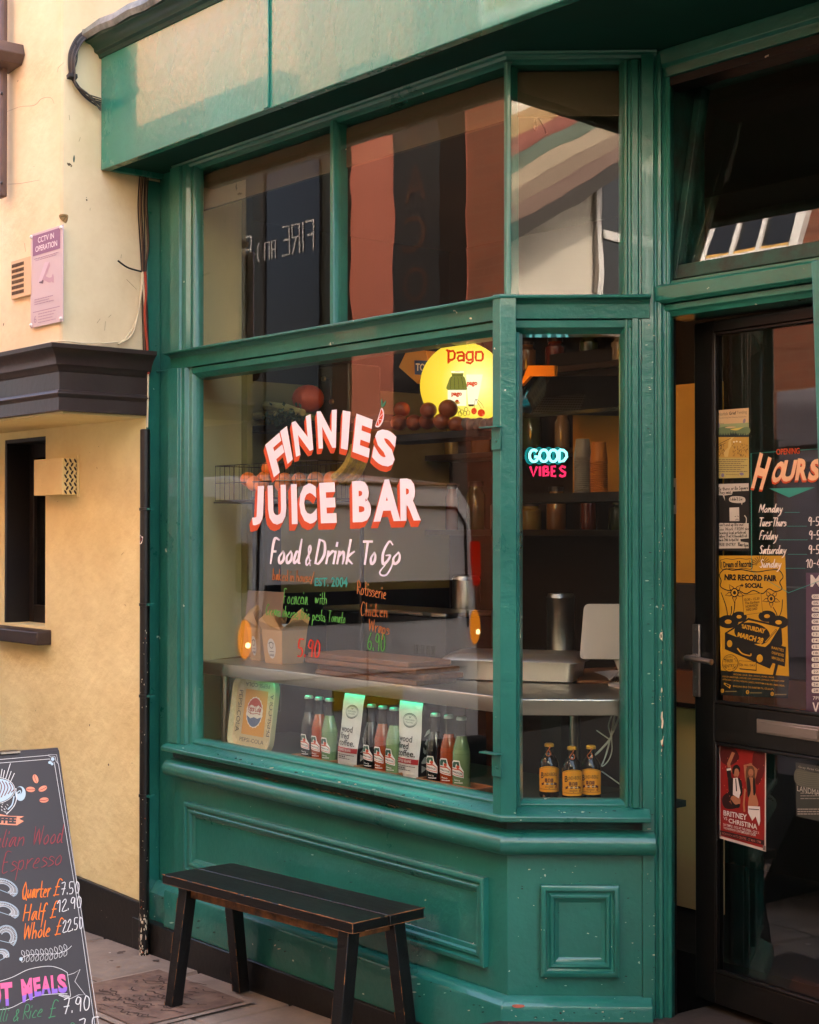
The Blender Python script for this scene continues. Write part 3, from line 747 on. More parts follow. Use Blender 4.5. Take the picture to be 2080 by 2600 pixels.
# airbrick on the upper wall
AB = mat('airbrick_plastic', '#d8b98a', 0.6); HOLE = mat('vent_hole', '#54422e', 0.9)
m = MB(); a0, a1 = FY(37, 662, 3.08), FY(90, 745, 3.08)
m.box(a0.x, a1.x-0.012, 3.063, 3.0795, a1.z-0.005, a0.z-0.005, AB)
ab = obj('airbrick', m, yb, bevel=0.002)
m = MB(); hh = (a0.z-a1.z)/7
for i in range(9):
    for j in range(6):
        x = a0.x+0.010+i*0.0135; z = a1.z+0.004+j*hh+hh*0.35
        m.box(x, x+0.0095, 3.0615, 3.0632, z, z+hh*0.62, HOLE)
obj('vent_holes', m, ab)
# extractor vent cover by the window
v0, v1 = FY(98, 1168, YW-0.06), FY(170, 1256, YW-0.06)
m = MB(); yv = YW-0.085
m.box(v0.x, v1.x, yv, YW-0.001, v1.z, v0.z, CREAM)
vc = obj('vent_cover', m, yb, bevel=0.003)
m = MB(); m.box(v1.x-0.12, v1.x+0.012, YW-0.010, YW-0.0005, v1.z-0.012, v0.z+0.016, CREAM); obj('back_plate', m, vc, bevel=0.002)
sh = Sheet(lambda x, y, h: Vector((v1.x+0.0006+h, yv+0.085*x, v1.z+(v0.z-v1.z)*y)))
rnd = random.Random(9)
for j in range(9):
    for i in range(3):
        x, y = 0.2+i*0.3+0.1*(j % 2), 0.07+j*0.107
        sh.ell(min(x, 0.93), y, 0.10, 0.042, flat('#2a1f14'), 1, 8, rot=0.5*(1 if j % 2 else -1))
sh.done('vent_holes', vc)
# hairline cracks, chips in the render
for tag_, P0, N0, ox, oy, scl, lines in (('render_crack', (0, 3.08, 0), (0, 1, 0), 0, 0, 2.396, [[(20,690),(120,650),(210,640),(255,600),(310,594),(330,630)], [(50,1120),(130,1115),(240,1095)], [(150,1480),(157,1530)]]),
                                   ('render_crack', (-5.96, 0, 0), (1, 0, 0), 0, 0, 2.396, [[(350,440),(356,410),(390,380)], [(590,1965),(608,1940)], [(636,2010),(641,1955)], [(735,1570),(738,1548)], [(547,1280),(548,1265)], [(480,860),(488,835)], [(770,1700),(830,1760)], [(420,700),(423,730)], [(660,1930),(676,1915)]])):
    sh = pxsheet(P0, N0, ox, oy, scl)
    for l in lines: sh.curve(l, 2.2, flat('#8a6c45'), 1, taper=True)
    if N0[0]:
        sh.blob([(446,985),(444,965),(450,943),(455,960),(452,985)], flat('#2f4a3c'), 1)
        sh.blob([(362,1305),(410,1306),(412,1335),(400,1358),(380,1345),(364,1330)], flat('#a07c48'), 1)
        sh.curve([(368,1320),(395,1312),(408,1330),(400,1352)], 3, flat('#4a3820'), 2); sh.curve([(380,1345),(398,1322),(385,1318)], 3, flat('#59442a'), 2)
    sh.done(tag_, up)
sh = pxsheet((0, YW, 0), (0, 1, 0), 0, 850, 2.396)
for l in ([(590,806),(592,815)], [(760,1640),(766,1650)], [(740,1340),(752,1325)], [(0,540),(200,548),(420,535),(720,512)]): sh.curve(l, 3, flat('#a8854f'), 1, taper=True)
sh.done('render_crack', wall)

# sign fixed to the jetty
sgn = thing('warning_sign', 'mauve and pink CCTV warning sign on the upper cream wall', 'sign', FY(120, 835, 3.06))
sp = 3.066; sx0, sx1 = FY(78, 700, sp).x, FY(159, 700, sp).x
sz0, sz1 = FY(160, 815, sp).z, FY(152, 572, sp).z
m = MB(); m.box(sx0, sx1, sp, sp+0.006, sz0, sz1, mat('sign_plate', '#cbb6b4', 0.4))
bp_ = obj('plate', m, sgn, bevel=0.001)
W_, H_ = sx1-sx0, sz1-sz0
sh = plane_sheet((sx0, sp, sz0), (W_, 0, 0), (0, 0, H_), (0, -1, 0))
MV = flat('#8f6480'); PK = flat('#a88898'); WT = flat('#f0e4e4')
sh.rect(0.07, 0.76, 0.93, 0.975, MV, 1); sh.ell(0.11, 0.95, 0.04, 0.03, MV, 1)
sh.text('CCTV IN', 0.24, 0.885, 0.74, 0.945, WT, 2, 0.01); sh.text('OPERATION', 0.16, 0.795, 0.84, 0.855, WT, 2, 0.01)
for k, (a, b, y) in enumerate(((0.12, 0.88, 0.725), (0.16, 0.82, 0.705), (0.13, 0.72, 0.29), (0.13, 0.6, 0.265), (0.13, 0.74, 0.24), (0.25, 0.8, 0.13), (0.25, 0.75, 0.10), (0.25, 0.7, 0.07), (0.25, 0.8, 0.04))): sh.squig(a, y, b, 0.008, PK, 1, k)
sh.poly([(0.44, 0.63), (0.60, 0.65), (0.62, 0.61), (0.40, 0.44), (0.28, 0.46)], flat('#bc9aa4'), 1)
sh.poly([(0.28, 0.46), (0.40, 0.44), (0.42, 0.475), (0.30, 0.49)], flat('#6b5560'), 2)
sh.poly([(0.24, 0.47), (0.46, 0.66), (0.60, 0.655), (0.36, 0.47)], flat('#d2bcc2'), 2)
sh.curve([(0.44, 0.5), (0.6, 0.46), (0.72, 0.47)], 0.05, flat('#bc9aa4'), 1); sh.poly([(0.68, 0.43), (0.74, 0.42), (0.72, 0.52), (0.68, 0.5)], flat('#bc9aa4'), 1)
sh.text('6', 0.12, 0.045, 0.2, 0.12, PK, 2); sh.line([(0.08, 0.01), (0.08, 0.16), (0.92, 0.16)], 0.008, PK, 1)
sh.done('printed_face', bp_)
for (x, z) in ((sx0+0.01, sz1-0.012), (sx1-0.01, sz1-0.012), (sx0+0.01, sz0+0.012), (sx1-0.01, sz0+0.012)):
    m = MB(); m.lathe([(0.008, 0), (0.008, 0.006), (0.005, 0.009), (0, 0.01)], (x, sp, z), WHITE, 10, ax=(0, -1, 0)); obj('screw_cap', m, sgn)

# brown shutter at the upper left edge
BRN = mat('brown_shutter_paint', '#5b463c', 0.55, bump=0.4, bscale=30, var=0.3, vscale=8)
shu = thing('window_shutter', 'brown weathered shutter edge with iron bracket at the top left of the cream wall', 'shutter', FY(10, 500, 3.04))
sa, sb = FY(14, 500, 3.04), FY(8, -60, 3.04)
m = MB(); m.rings([[(sa.x-0.06, 3.02+dy, z) for dy in (0, 0.03)]+[(sa.x+dx, 3.02+dy, z) for dx, dy in ((0.0, 0.03), (0.0, 0.0))] for z in (sa.z, sa.z+0.02, sb.z)], BRN, smooth=False)
obj('board', m, shu, bevel=0.008)
bq = FY(20, 150, 3.02)
m = MB(); m.raw([(bq.x-0.12, 2.98, bq.z-0.03), (bq.x+0.02, 2.96, bq.z-0.02), (bq.x+0.05, 2.96, bq.z+0.02), (bq.x+0.035, 2.96, bq.z+0.07), (bq.x+0.0, 2.98, bq.z+0.035), (bq.x-0.12, 2.98, bq.z+0.03),
              (bq.x-0.12, 3.08, bq.z-0.03), (bq.x+0.02, 3.08, bq.z-0.02), (bq.x+0.05, 3.08, bq.z+0.02), (bq.x+0.035, 3.08, bq.z+0.07), (bq.x+0.0, 3.08, bq.z+0.035), (bq.x-0.12, 3.08, bq.z+0.03)],
             [(5,4,3,2,1,0),(6,7,8,9,10,11),(0,1,7,6),(1,2,8,7),(2,3,9,8),(3,4,10,9),(4,5,11,10),(5,0,6,11)], BRN)
obj('bracket', m, shu, bevel=0.004)
for yy in (237, 464):
    q = FY(5, yy, 3.02); m = MB(); m.lathe([(0.008, 0), (0.006, 0.006), (0, 0.007)], (q.x, 3.02, q.z), BLACKP, 8, ax=(0, -1, 0)); obj('bolt', m, shu)

# ================================================================ downpipe and cables between the two buildings
pc = FY(368, 1500, 3.455); PX = pc.x
dp = thing('drainpipe', 'black cast iron drainpipe with flaking paint between cream wall and green pilaster', 'drainpipe', (PX, 3.455, gz(PX)))
ptop = FY(368, 1090, 3.455).z
m = MB(); m.lathe([(0.0225, gz(PX)-0.02), (0.0225, ptop-0.004), (0.019, ptop), (0.017, ptop-0.02)], (PX, 3.455, 0), BLACKP, 16); pipe_ = obj('pipe', m, dp)
for yy in (1293, 1535, 1767, 2020):
    z = FY(368, yy, 3.455).z; m = MB(); m.lathe([(0.0226, z-0.007), (0.026, z-0.006), (0.026, z+0.006), (0.0226, z+0.007)], (PX, 3.455, 0), BLACKP, 16)
    m.box(PX+0.024, PX+0.05, 3.45, 3.48, z-0.004, z+0.006, GREEN); obj('pipe_clip', m, dp)
FLK = flat('#d9cbb0'); FLR = flat('#a8502f')
sh = Sheet(lambda x, y, h: Vector((PX+(0.0229+h*0.3)*math.sin(x), 3.455-(0.0229+h*0.3)*math.cos(x), y)))
rnd = random.Random(21)
for k in range(130):
    yy = rnd.choice([rnd.uniform(1560, 2100), rnd.uniform(2050, 2440), rnd.uniform(2300, 2440), rnd.uniform(2330, 2440)]); z = FY(368, yy, 3.455).z
    a = rnd.uniform(0.2, 1.7) if rnd.random() < 0.6 else rnd.uniform(-0.7, 0.6); q = rnd.uniform(0.1, 0.32)*(1.5 if yy > 2320 else 0.7); hh = rnd.uniform(0.004, 0.016)*(1.7 if yy > 2320 else 0.7)
    sh.poly([(a+q*0.5*math.cos(t)*rnd.uniform(0.5, 1), z+hh*0.5*math.sin(t)*rnd.uniform(0.5, 1)) for t in [i*1.047 for i in range(6)]], FLR if rnd.random() < 0.1 else FLK, 1)
sh.done('flaking_paint', pipe_)
z = FY(364, 1370, 3.455).z
stk = thing('sticker', 'small white and red shell shaped sticker on the black drainpipe', 'sticker', (PX, 3.432, z))
sh = Sheet(lambda x, y, h: Vector((PX+(0.0232+h*0.3)*math.sin(x), 3.455-(0.0232+h*0.3)*math.cos(x), z+y)))
def petal(k, r, c): 
    sh.blob([(-0.1+1.0*r*math.cos(R(25+i*18))*(1 if i % 2 else 0.78), -0.006+0.028*r*math.sin(R(25+i*18))*(1 if i % 2 else 0.82)) for i in range(9)]+[(-0.5*r, -0.016*r-0.002), (0.3*r, -0.016*r-0.002)], c, k)
petal(1, 1.0, flat('#f1e6e0'))
for a in (40, 70, 100, 130): sh.line([(-0.1, -0.008), (-0.1+0.75*math.cos(R(a)), -0.006+0.021*math.sin(R(a)))], 0.0022, flat('#b5444a'), 2)
sh.done('printed_face', stk)

CB = mat('black_cable', '#1a1613', 0.5); CBW = mat('cream_cable', '#d9c9a2', 0.55); CBR = mat('red_cable', '#a83c22', 0.5)
cb = thing('cable_bundle', 'looped black cables strapped round the left end of the fascia', 'cables', FY(190, 130, 3.25))
def cable(pts, r, m_, par, name='cable'):
    m = MB(); q = crv3(pts); m.tube(q, r, m_, 7); return obj(name, m, par)
def crv3(P, n=5):
    P = [Vector(p) for p in P]; o = []
    for i in range(len(P)-1):
        a, b, c, d = P[max(i-1, 0)], P[i], P[i+1], P[min(i+2, len(P)-1)]
        for k in range(n):
            t = k/n; o.append(0.5*(2*b+(c-a)*t+(2*a-5*b+4*c-d)*t*t+(3*b-a-3*c+d)*t**3))
    return o+[P[-1]]
rnd = random.Random(4)
for k in range(7):
    j = lambda s=6: rnd.uniform(-s, s)
    e = k*5.0
    pts = [(300, 68+j(3)), (240, 70+e*0.5), (200+e*0.5, 88+e*0.4), (180+e*0.7, 120), (174+e*0.55, 150), (178+e*0.4, 190), (196+j(3), 218+j(4)), (222+j(6), 242+j(6)), (256, 250+k*5)]
    cable([FX(x, y, -5.948+0.005*k+(0.0 if i < 7 else 0.004)) for i, (x, y) in enumerate(pts)], rnd.choice([0.0022, 0.003, 0.0038]), CB if k % 3 else mat('grey_cable', '#4a443d', 0.5), cb)
cable([FX(x, y, -5.92) for x, y in ((193, 103), (196, 140), (192, 165), (183, 186), (180, 192))], 0.003, CB, cb)
m = MB(); q = FX(183, 194, -5.93); m.obox(q, (0.012, 0, 0.004), (0, 0.02, 0), (-0.002, 0, 0.008), CB); obj('cable_tie', m, cb)
cv = thing('cable_run', 'thin vertical cables running down the joint beside the green pilaster', 'cables', (PX, 3.45, 2.6))
for k in range(6):
    x = 352+k*4.2; yy = -5.945+0.004*(k % 2)
    cable([FX(x+4, 436, yy), FX(x+rnd.uniform(-2, 2), 520, yy), FX(x+4+rnd.uniform(-1, 2), 620, yy), FX(360+k*2, 690, yy), FX(362+k*2.5, 800, yy), FX(365+k*2.2, 905, yy)], 0.0032, (CB, mat('tan_cable', '#6a4f36', 0.6), mat('brown_cable', '#3c2a1f', 0.6))[k % 3], cv)
for pts in (((362, 690), (372, 850), (376, 960), (374, 1085)), ((364, 695), (352, 790), (335, 850), (300, 874))):
    cable([FX(x, y, -5.935) for i, (x, y) in enumerate(pts)], 0.0045, CBW, cv)
cable([FX(x, y, -5.93) for x, y in ((368, 690), (371, 740), (368, 800), (374, 880), (377, 950))], 0.006, CBR, cv)
cable([FX(x, y, -5.94) if x > 149 else FY(x, y, 3.0) for x, y in ((360, 692), (356, 760), (345, 815), (322, 855), (300, 868), (220, 872), (150, 866), (60, 885), (0, 902))], 0.004, CBW, cv)
cable([FY(x, y, 3.55) for x, y in ((380, 865), (385, 900), (388, 935), (400, 943), (425, 940), (444, 939))], 0.004, GREEN, cv)
cable([FX(362, 690, -5.95), FX(345, 686, -5.93), FX(322, 678, -5.91), FX(300, 662, -5.90)], 0.004, CB, cv)
hk = thing('wall_hook', 'small dark hook screwed to the green pilaster', 'hook', FY(382, 595, 3.56))
q = FY(382, 595, 3.56)
m = MB(); m.tube(crv3([q+Vector((0, 0.01, 0.01)), q+Vector((0.01, -0.02, 0.012)), q+Vector((0.022, -0.03, 0)), q+Vector((0.012, -0.03, -0.014)), q+Vector((0, -0.028, -0.010))]), 0.003, CB, 6); obj('hook_wire', m, hk)
# ================================================================ door, ajar
DA = R(5.6)
DV = Vector((math.cos(DA), -math.sin(DA), 0)); DN = Vector((-math.sin(DA), -math.cos(DA), 0))
DL = FY(1764, 1500, 4.10); DL.z = 0
DTH = 0.045
DBLACK = mat('door_black_paint', '#0d0b08', 0.42, bump=0.2, bscale=50, var=0.3, vscale=5)
ALU = mat('door_aluminium', '#a89a90', 0.38, metal=0.9, bump=0.15, bscale=200)
def dpx(x, y, off=0.0):
    p = PL(x, y, DL+DN*off, DN); return ((p-DL).dot(DV), p.z)
def dq(s, z, d): q = DL+DV*s+DN*d; return Vector((q.x, q.y, z))
door = thing('shop_door', 'black framed glazed shop door standing slightly ajar, covered in posters', 'door', dq(0.4, gz(-3.0), 0))
DW = 0.86; DT = 2.325; DB = 0.03
def dbox(m, s0, s1, z0, z1, d0, d1, mm):
    m.obox(dq((s0+s1)/2, (z0+z1)/2, (d0+d1)/2), DV*((s1-s0)/2), ZV*((z1-z0)/2), DN*((d1-d0)/2), mm)
gs = dpx(1813, 1500)[0]; gt = dpx(1822, 843)[1]; gb = dpx(1812, 1785)[1]; lt = dpx(1811, 1882)[1]; lb = dpx(1817, 2468)[1]
m = MB()
dbox(m, 0, gs, DB, DT, -DTH, 0, DBLACK); dbox(m, DW-0.09, DW, DB, DT, -DTH, 0, DBLACK)
for a, b in ((gt, DT), (lt, gb), (DB, lb)): dbox(m, gs+0.0003, DW-0.0903, a, b, -DTH, 0, DBLACK)
obj('door_leaf', m, door, bevel=0.004)
m = MB()
for a, b in ((gb, gt), (lb, lt)):
    w = 0.012
    for s0, s1, z0, z1 in ((gs, gs+w, a, b), (DW-0.09-w, DW-0.09, a, b), (gs+w, DW-0.09-w, a, a+w), (gs+w, DW-0.09-w, b-w, b)): dbox(m, s0+0.0004, s1-0.0004, z0+0.0004, z1-0.0004, -0.014, 0.004, DBLACK)
obj('glazing_bead', m, door, bevel=0.003)
def dglass(a, b):
    m = MB(); e = 0.012
    m.face([dq(gs-e, a-e, -0.016), dq(DW-0.09+e, a-e, -0.016), dq(DW-0.09+e, b+e, -0.016), dq(gs-e, b+e, -0.016)], GLASS)
    m.face([dq(gs-e, a-e, -0.022), dq(gs-e, b+e, -0.022), dq(DW-0.09+e, b+e, -0.022), dq(DW-0.09+e, a-e, -0.022)], CLEAR)
    return obj('door_pane', m, door, recalc=False)
dp_up = dglass(gb, gt); dglass(lb, lt)
# handle
ps0, pz1_ = dpx(1761, 1584, 0.004); ps1, pz0_ = dpx(1779, 1770, 0.004)
m = MB(); dbox(m, ps0, ps1, pz0_, pz1_, 0.0005, 0.010, ALU); hp_ = obj('handle', m, door, bevel=0.003)
hz = dpx(1769, 1668, 0.004)[1]; hs = (ps0+ps1)/2
m = MB(); m.tube(crv3([dq(hs, hz, 0.008), dq(hs, hz, 0.045), dq(hs+0.004, hz, 0.058), dq(hs+0.02, hz, 0.064), dq(hs+0.07, hz-0.002, 0.064), dq(hs+0.125, hz-0.006, 0.062)]), [0.0095]*25+[0.0105]*1, ALU, 12)
m.lathe([(0.014, 0), (0.014, 0.006), (0.011, 0.008)], dq(hs, hz, 0.010), ALU, 14, ax=DN)
obj('lever', m, hp_)
for zz in (pz1_-0.018, pz0_+0.018, (pz0_+hz)/2):
    m = MB(); m.lathe([(0.004, 0), (0.004, 0.0012), (0, 0.0015)], dq(hs, zz, 0.0101), STEEL, 8, ax=DN); obj('screw', m, hp_)
# letterbox
l0 = dpx(1923, 1823, 0.004); l1 = dpx(2076, 1893, 0.004)
m = MB(); dbox(m, l0[0], l0[0]+0.262, l1[1]+0.012, l0[1]-0.002, 0.0005, 0.008, ALU); dbox(m, l0[0]+0.006, l0[0]+0.256, l1[1]+0.018, l0[1]-0.010, 0.0081, 0.013, ALU)
obj('letterbox', m, door, bevel=0.002)
# door frame and step
m = MB()
m.box(-3.352, -3.318, 3.958, 3.987, -0.1, 2.33, DBLACK); m.box(-3.352, -2.42, 3.985, 4.08, 2.331, 2.371, DBLACK)
dfr = obj('door_frame', m, shop, bevel=0.003)
m = MB(); z = FY(1703, 1260, 3.985).z; m.box(-3.3179, -3.3155, 3.960, 3.984, z-0.06, z+0.06, ALU); m.box(-3.3178, -3.3150, 3.967, 3.977, z-0.03, z+0.03, DBLACK); obj('strike_plate', m, dfr)
m = MB(); m.prism([(-3.70, 3.36, -0.4), (-2.3, 3.36, -0.4), (-2.3, 3.79, -0.4), (-2.40, 4.3, -0.4), (-3.30, 4.3, -0.4), (-3.34, 3.92, -0.4), (-3.40, 3.80, -0.4), (-3.65, 3.53, -0.4)], (0, 0, 0.398), mat('doorstep', '#3a3029', 0.8, bump=0.5, bscale=40, var=0.4, spots=0.27, scol='#8a5a34')); obj('doorstep', m, shop, bevel=0.01)
sh = plane_sheet((-3.34, 3.70, gz(-3.3)+0.006), (1, 0, GS), (0, 1, 0), (0, 0, 1))
# door mat of terracotta tile at the threshold
TC = mat('terracotta_tile', '#8f4a2c', 0.8, bump=0.3, bscale=40, var=0.25)
m = MB(); m.raw([(-3.42, 3.60, 0.0045), (-2.4, 3.60, 0.0045), (-2.4, 3.79, 0.0045), (-3.26, 3.79, 0.0045)], [(0,1,2,3)], TC); obj('threshold_tiles', m, kind='structure', recalc=False)

# ---------------- lettering on the door glass
GO = -0.016
def dsheet(ox, oy, s, off=GO): return pxsheet(dq(0, 1, off), DN, ox, oy, s)
TEAL = flat('#2f8f7c'); PEACH = flat('#f2b98a'); ORNG = flat('#cf4a16'); IVORY = flat('#eeddcd'); INK = flat('#14120e')
sh = dsheet(1780, 1080, 2.993)
sh.line([(575,200),(383,213),(388,1110),(668,1272),(990,1150),(985,172),(760,188)], 5, TEAL, 1)
sh.quad('OPENING', (575,180), (753,170), (753,216), (576,224), ORNG, 2, 0.01)
for dx, dy, c, z in ((-9,17,INK,2),(-7,15,ORNG,3),(-4,10,ORNG,3),(0,0,PEACH,5)):
    for ch_, q in (('H',((455,205),(545,250),(475,490),(388,475))), ('O',((575,285),(655,262),(620,432),(530,440))), ('U',((645,265),(742,262),(708,425),(608,432))), ('R',((745,250),(830,258),(812,418),(722,418))), ('S',((850,255),(930,255),(900,420),(815,420)))):
        t = [(a+dx, b+dy) for a, b in q]; sh.quad(ch_, t[0], t[1], t[2], t[3], c, z, 0.045, extra=0.0004*(z-2))
sh.poly([(520,480),(870,470),(672,548)], TEAL, 1)
for t, x0, y0, x1, lx0, lx1, ly, hr in (('Monday',440,660,622,640,752,661,''),('Tues-Thurs',442,765,648,658,806,766,'9-5'),('Friday',444,866,585,600,812,870,'9-5'),('Saturday',442,975,650,664,808,980,'9-5'),('Sunday',446,1080,612,640,795,1086,'10-4')):
    sh.script(t, (x0, y0), (x1, y0), (0, -62), 8.5, IVORY, 4, 0.35, taper=True)
    sh.line([(lx0, ly), (lx1, ly)], 3, TEAL, 1)
    if hr: sh.script(hr, (lx1+8, ly-6), (lx1+8+(92 if hr[0] == '9' else 108), ly-6), (0, -62), 7, IVORY, 4, 0.1)
sh.done('painted_lettering', dp_up)

# ---------------- posters
def poster(name, label, base, cat='poster'):
    return thing(name, label, cat, base)
# dates list at the far edge of the door
cal = poster('events_poster', 'dark purple month poster with white date pills, cut off at the right edge', dq(0.62, 1.25, 0))
sh = dsheet(1780, 1080, 2.993, -0.0225+0.005)
PUR = flat('#4a2036'); sh.rect(800, 1120, 1250, 2240, PUR, 0)
sh.text('MARCH', 835, 1228, 1230, 1135, IVORY, 1, 0.02)
for k, t in enumerate(('01.03','05.03','06.03','07.03','08.03','12.03','13.03','14.03','15.03','18.03','20.03','21.03','22.03','24.03','26.03','28.03')):
    y = 1302+k*47.6; sh.blob([(845, y-8), (858, y-17), (940, y-17), (955, y-6), (955, y+8), (940, y+17), (858, y+17), (845, y+8)], IVORY, 1); sh.text(t, 858, y+9, 938, y-9, PUR, 2, 0.015)
    sh.squig(975, y, 1200, 12, IVORY, 1, k)
sh.text('7PM', 853, 2085, 925, 2060, IVORY, 1); sh.text('VOODOO', 850, 2190, 1200, 2105, IVORY, 1, 0.02)
sh.done('printed_sheet', cal)

gp_ = poster('landscape_poster', 'tall cream poster with a drawn path through fields, topmost of the door posters', dq(0.12, 1.7, 0))
sh = dsheet(1650, 650, 3.593)
PAPER = flat('#c9a878'); sh.poly([(618,1408),(905,1385),(907,2022),(608,2030)], flat('#b8a45e'), 0); sh.poly([(618,1408),(905,1385),(905,1520),(613,1535)], PAPER, 1)
BK = flat('#2a2118'); BR2 = flat('#6b5b42')
sh.quad('Norfolk', (632,1430),(718,1421),(718,1452),(630,1458), BR2, 2); sh.quad('Grief', (728,1421),(792,1415),(792,1446),(727,1450), BK, 2, 0.02); sh.quad('Tending', (798,1415),(890,1407),(890,1445),(797,1446), BR2, 2)
sh.quad('Transforming Pain Weaving Community', (632,1472),(888,1458),(888,1474),(632,1488), BR2, 2)
GR1, GR2, GR3 = flat('#8f9a68'), flat('#66774f'), flat('#a3a05a')
sh.poly([(613,1535),(905,1520),(905,1640),(611,1655)], GR1, 1)
sh.blob([(613,1580),(700,1555),(800,1575),(903,1560),(903,1620),(700,1628),(613,1625)], GR2, 2); sh.blob([(690,1565),(740,1556),(790,1560),(740,1570)], PAPER, 3); sh.blob([(740,1580),(830,1566),(860,1560),(800,1590)], flat('#c0ae55'), 3)
sh.poly([(610,1655),(660,1648),(905,1640),(905,1840),(609,1838)], flat('#bf9440'), 2)
for x in range(615, 905, 9):
    h = 20+18*abs(math.sin(x*0.21))+(16 if 740 < x < 800 else 0); sh.poly([(x-8,1652),(x+9,1650),(x+1,1650-h)], flat('#22302a'), 3)
sh.poly([(740,1660),(775,1650),(745,1690),(752,1725),(730,1770),(720,1832),(688,1832),(680,1790),(722,1745),(722,1700)], flat('#d0b064'), 4)
rnd = random.Random(11)
for k in range(90):
    x = rnd.choice([rnd.uniform(612, 690), rnd.uniform(760, 900)]); y = rnd.uniform(1720, 1832); sh.line([(x, y), (x+rnd.uniform(-6, 6), y-rnd.uniform(8, 20))], 3, flat(rnd.choice(['#4b3320', '#6d4a26', '#2f2417'])), 4)
sh.line([(612,1730),(690,1690),(745,1662)], 4, BK, 5); sh.line([(612,1750),(700,1705)], 3, BK, 5)
for x in (775, 800, 832): sh.ell(x, 1700-(x % 3)*4, 9, 7, flat('#e6d8b4'), 5)
for x in (650, 668): sh.line([(x,1526),(x+6,1534),(x+10,1526)], 3, BK, 3)
sh.ell(866,1505,12,22, flat('#8d7a80'), 2, rot=0.3); sh.ell(630,1545,14,25, flat('#8d7a80'), 2)
for k in range(7): sh.squig(618, 1858+k*18, 895-30*(k % 3), 6, BR2, 1, k)
sh.text('www.website.org', 697, 2002, 815, 1988, BK, 1); sh.ell(668,2000,14,18, flat('#7a6f88'), 1); sh.blob([(820,1985),(845,1975),(862,1990),(840,2003)], flat('#7a6f88'), 1); sh.line([(620,1990),(632,2003),(642,1992)], 3, BK, 1)
sh.done('printed_sheet', gp_)

bt = poster('handwritten_poster', 'black poster with white handwritten speech bubbles, between the landscape and yellow posters', dq(0.12, 1.45, 0))
sh = dsheet(1650, 1200, 3.593)
sh.poly([(615,100),(908,92),(912,715),(617,712)], INK, 0); WB = flat('#c9bda9')
sh.poly([(617,105),(905,97),(906,165),(760,172),(752,200),(690,208),(617,205)], WB, 1); sh.poly([(668,205),(682,205),(690,258)], WB, 1)
sh.script('Be there or Be Square', (628,162),(902,150),(0,-28), 4, INK, 2, 0.05, 0.3); sh.script('They said..', (628,192),(752,190),(0,-24), 4, INK, 2, 0.05, 0.3)
sh.blob([(735,225),(800,215),(866,228),(868,268),(800,278),(732,262)], WB, 1); sh.poly([(836,275),(850,270),(843,298)], WB, 1); sh.script("I didn't Lie", (735,255),(850,250),(0,-26), 4, INK, 2, 0.05, 0.3)
sh.poly([(730,320),(818,316),(820,442),(732,442)], WB, 1); sh.arc(800,440,14,16,4,INK,2,200,340); sh.line([(780,402),(790,398)],4,INK,2); sh.line([(802,396),(814,400)],4,INK,2)
sh.curve([(868,392),(884,420),(880,470)], 8, WB, 1)
sh.poly([(618,470),(640,460),(905,462),(906,600),(830,606),(832,628),(903,640),(905,690),(620,692)], WB, 1)
for t, x1, y, h in (("Don't end up like me!",858,488,26),('See Work FROM six',908,528,28),('Amazing local artists at',880,560,24),("Gallery 51 at St Benedict's st",890,592,24),('March 24th to April 1st',812,626,22)): sh.script(t, (628, y), (x1, y-4), (0, -h), 3.6, INK, 2, 0.05, 0.35)
sh.text('FREE ENTRY', 627, 670, 790, 642, INK, 2, 0.02); sh.script('10am-6pm', (806,668),(902,676),(0,-32), 4, INK, 2)
sh.done('printed_sheet', bt)

rf = poster('record_fair_poster', 'large yellow and black record fair poster with a turntable, below the handwritten poster', dq(0.2, 1.0, 0))
sh = dsheet(1650, 1200, 3.593, -0.0165)
YL = flat('#c8921c'); BKK = flat('#131310')
sh.poly([(622,755),(1240,755),(1275,1858),(1262,2060),(650,2030),(648,1805)], BKK, 0)
sh.poly([(626,758),(1238,758),(1273,1858),(652,1805)], YL, 1)
sh.quad('I Dream of Records', (655,812),(930,800),(932,862),(660,868), BKK, 3, 0.03)
sh.curve([(648,800),(700,785),(760,792),(820,782),(880,790),(936,790),(942,850),(925,882),(860,872),(800,882),(740,875),(680,885),(650,865),(648,800)], 5, BKK, 2)
for a in range(-80, 85, 14):
    sh.line([(1020+40*math.sin(R(a)), 850-40*math.cos(R(a))), (1020+95*math.sin(R(a)), 850-90*math.cos(R(a)))], 5, BKK, 2)
cl = [(640,930),(690,880),(760,890),(840,885),(920,900),(1000,905),(1090,890),(1180,890),(1220,950),(1190,1000),(1210,1060),(1150,1085),(1090,1060),(1030,1105),(950,1075),(880,1105),(800,1070),(720,1075),(650,1040),(655,985)]
sh.curve(cl, 9, BKK, 2, closed=True)
sh.quad('NR2 RECORD FAIR', (688,925),(1163,935),(1165,992),(685,982), BKK, 3, 0.05); sh.quad('+ SOCIAL', (832,1008),(1035,1008),(1036,1055),(835,1050), BKK, 3, 0.05)
def daff(cx, cy, s, fl):
    for a in (20, 92, 164, 236, 308):
        d = Vector((math.cos(R(a)), math.sin(R(a)))); n = Vector((-d.y, d.x)); c = Vector((cx, cy))
        P = [c+d*18*s, c+d*48*s+n*18*s, c+d*88*s, c+d*48*s-n*18*s]
        sh.poly(P, YL, 3); sh.line(P+[P[0]], 7, BKK, 4)
    sh.ell(cx, cy, 38*s, 42*s, BKK, 5); sh.ell(cx, cy, 28*s, 32*s, YL, 6); sh.ell(cx+2, cy, 14*s, 18*s, BKK, 7)
daff(780, 1095, 1.0, 1); daff(1115, 1150, 0.95, -1)
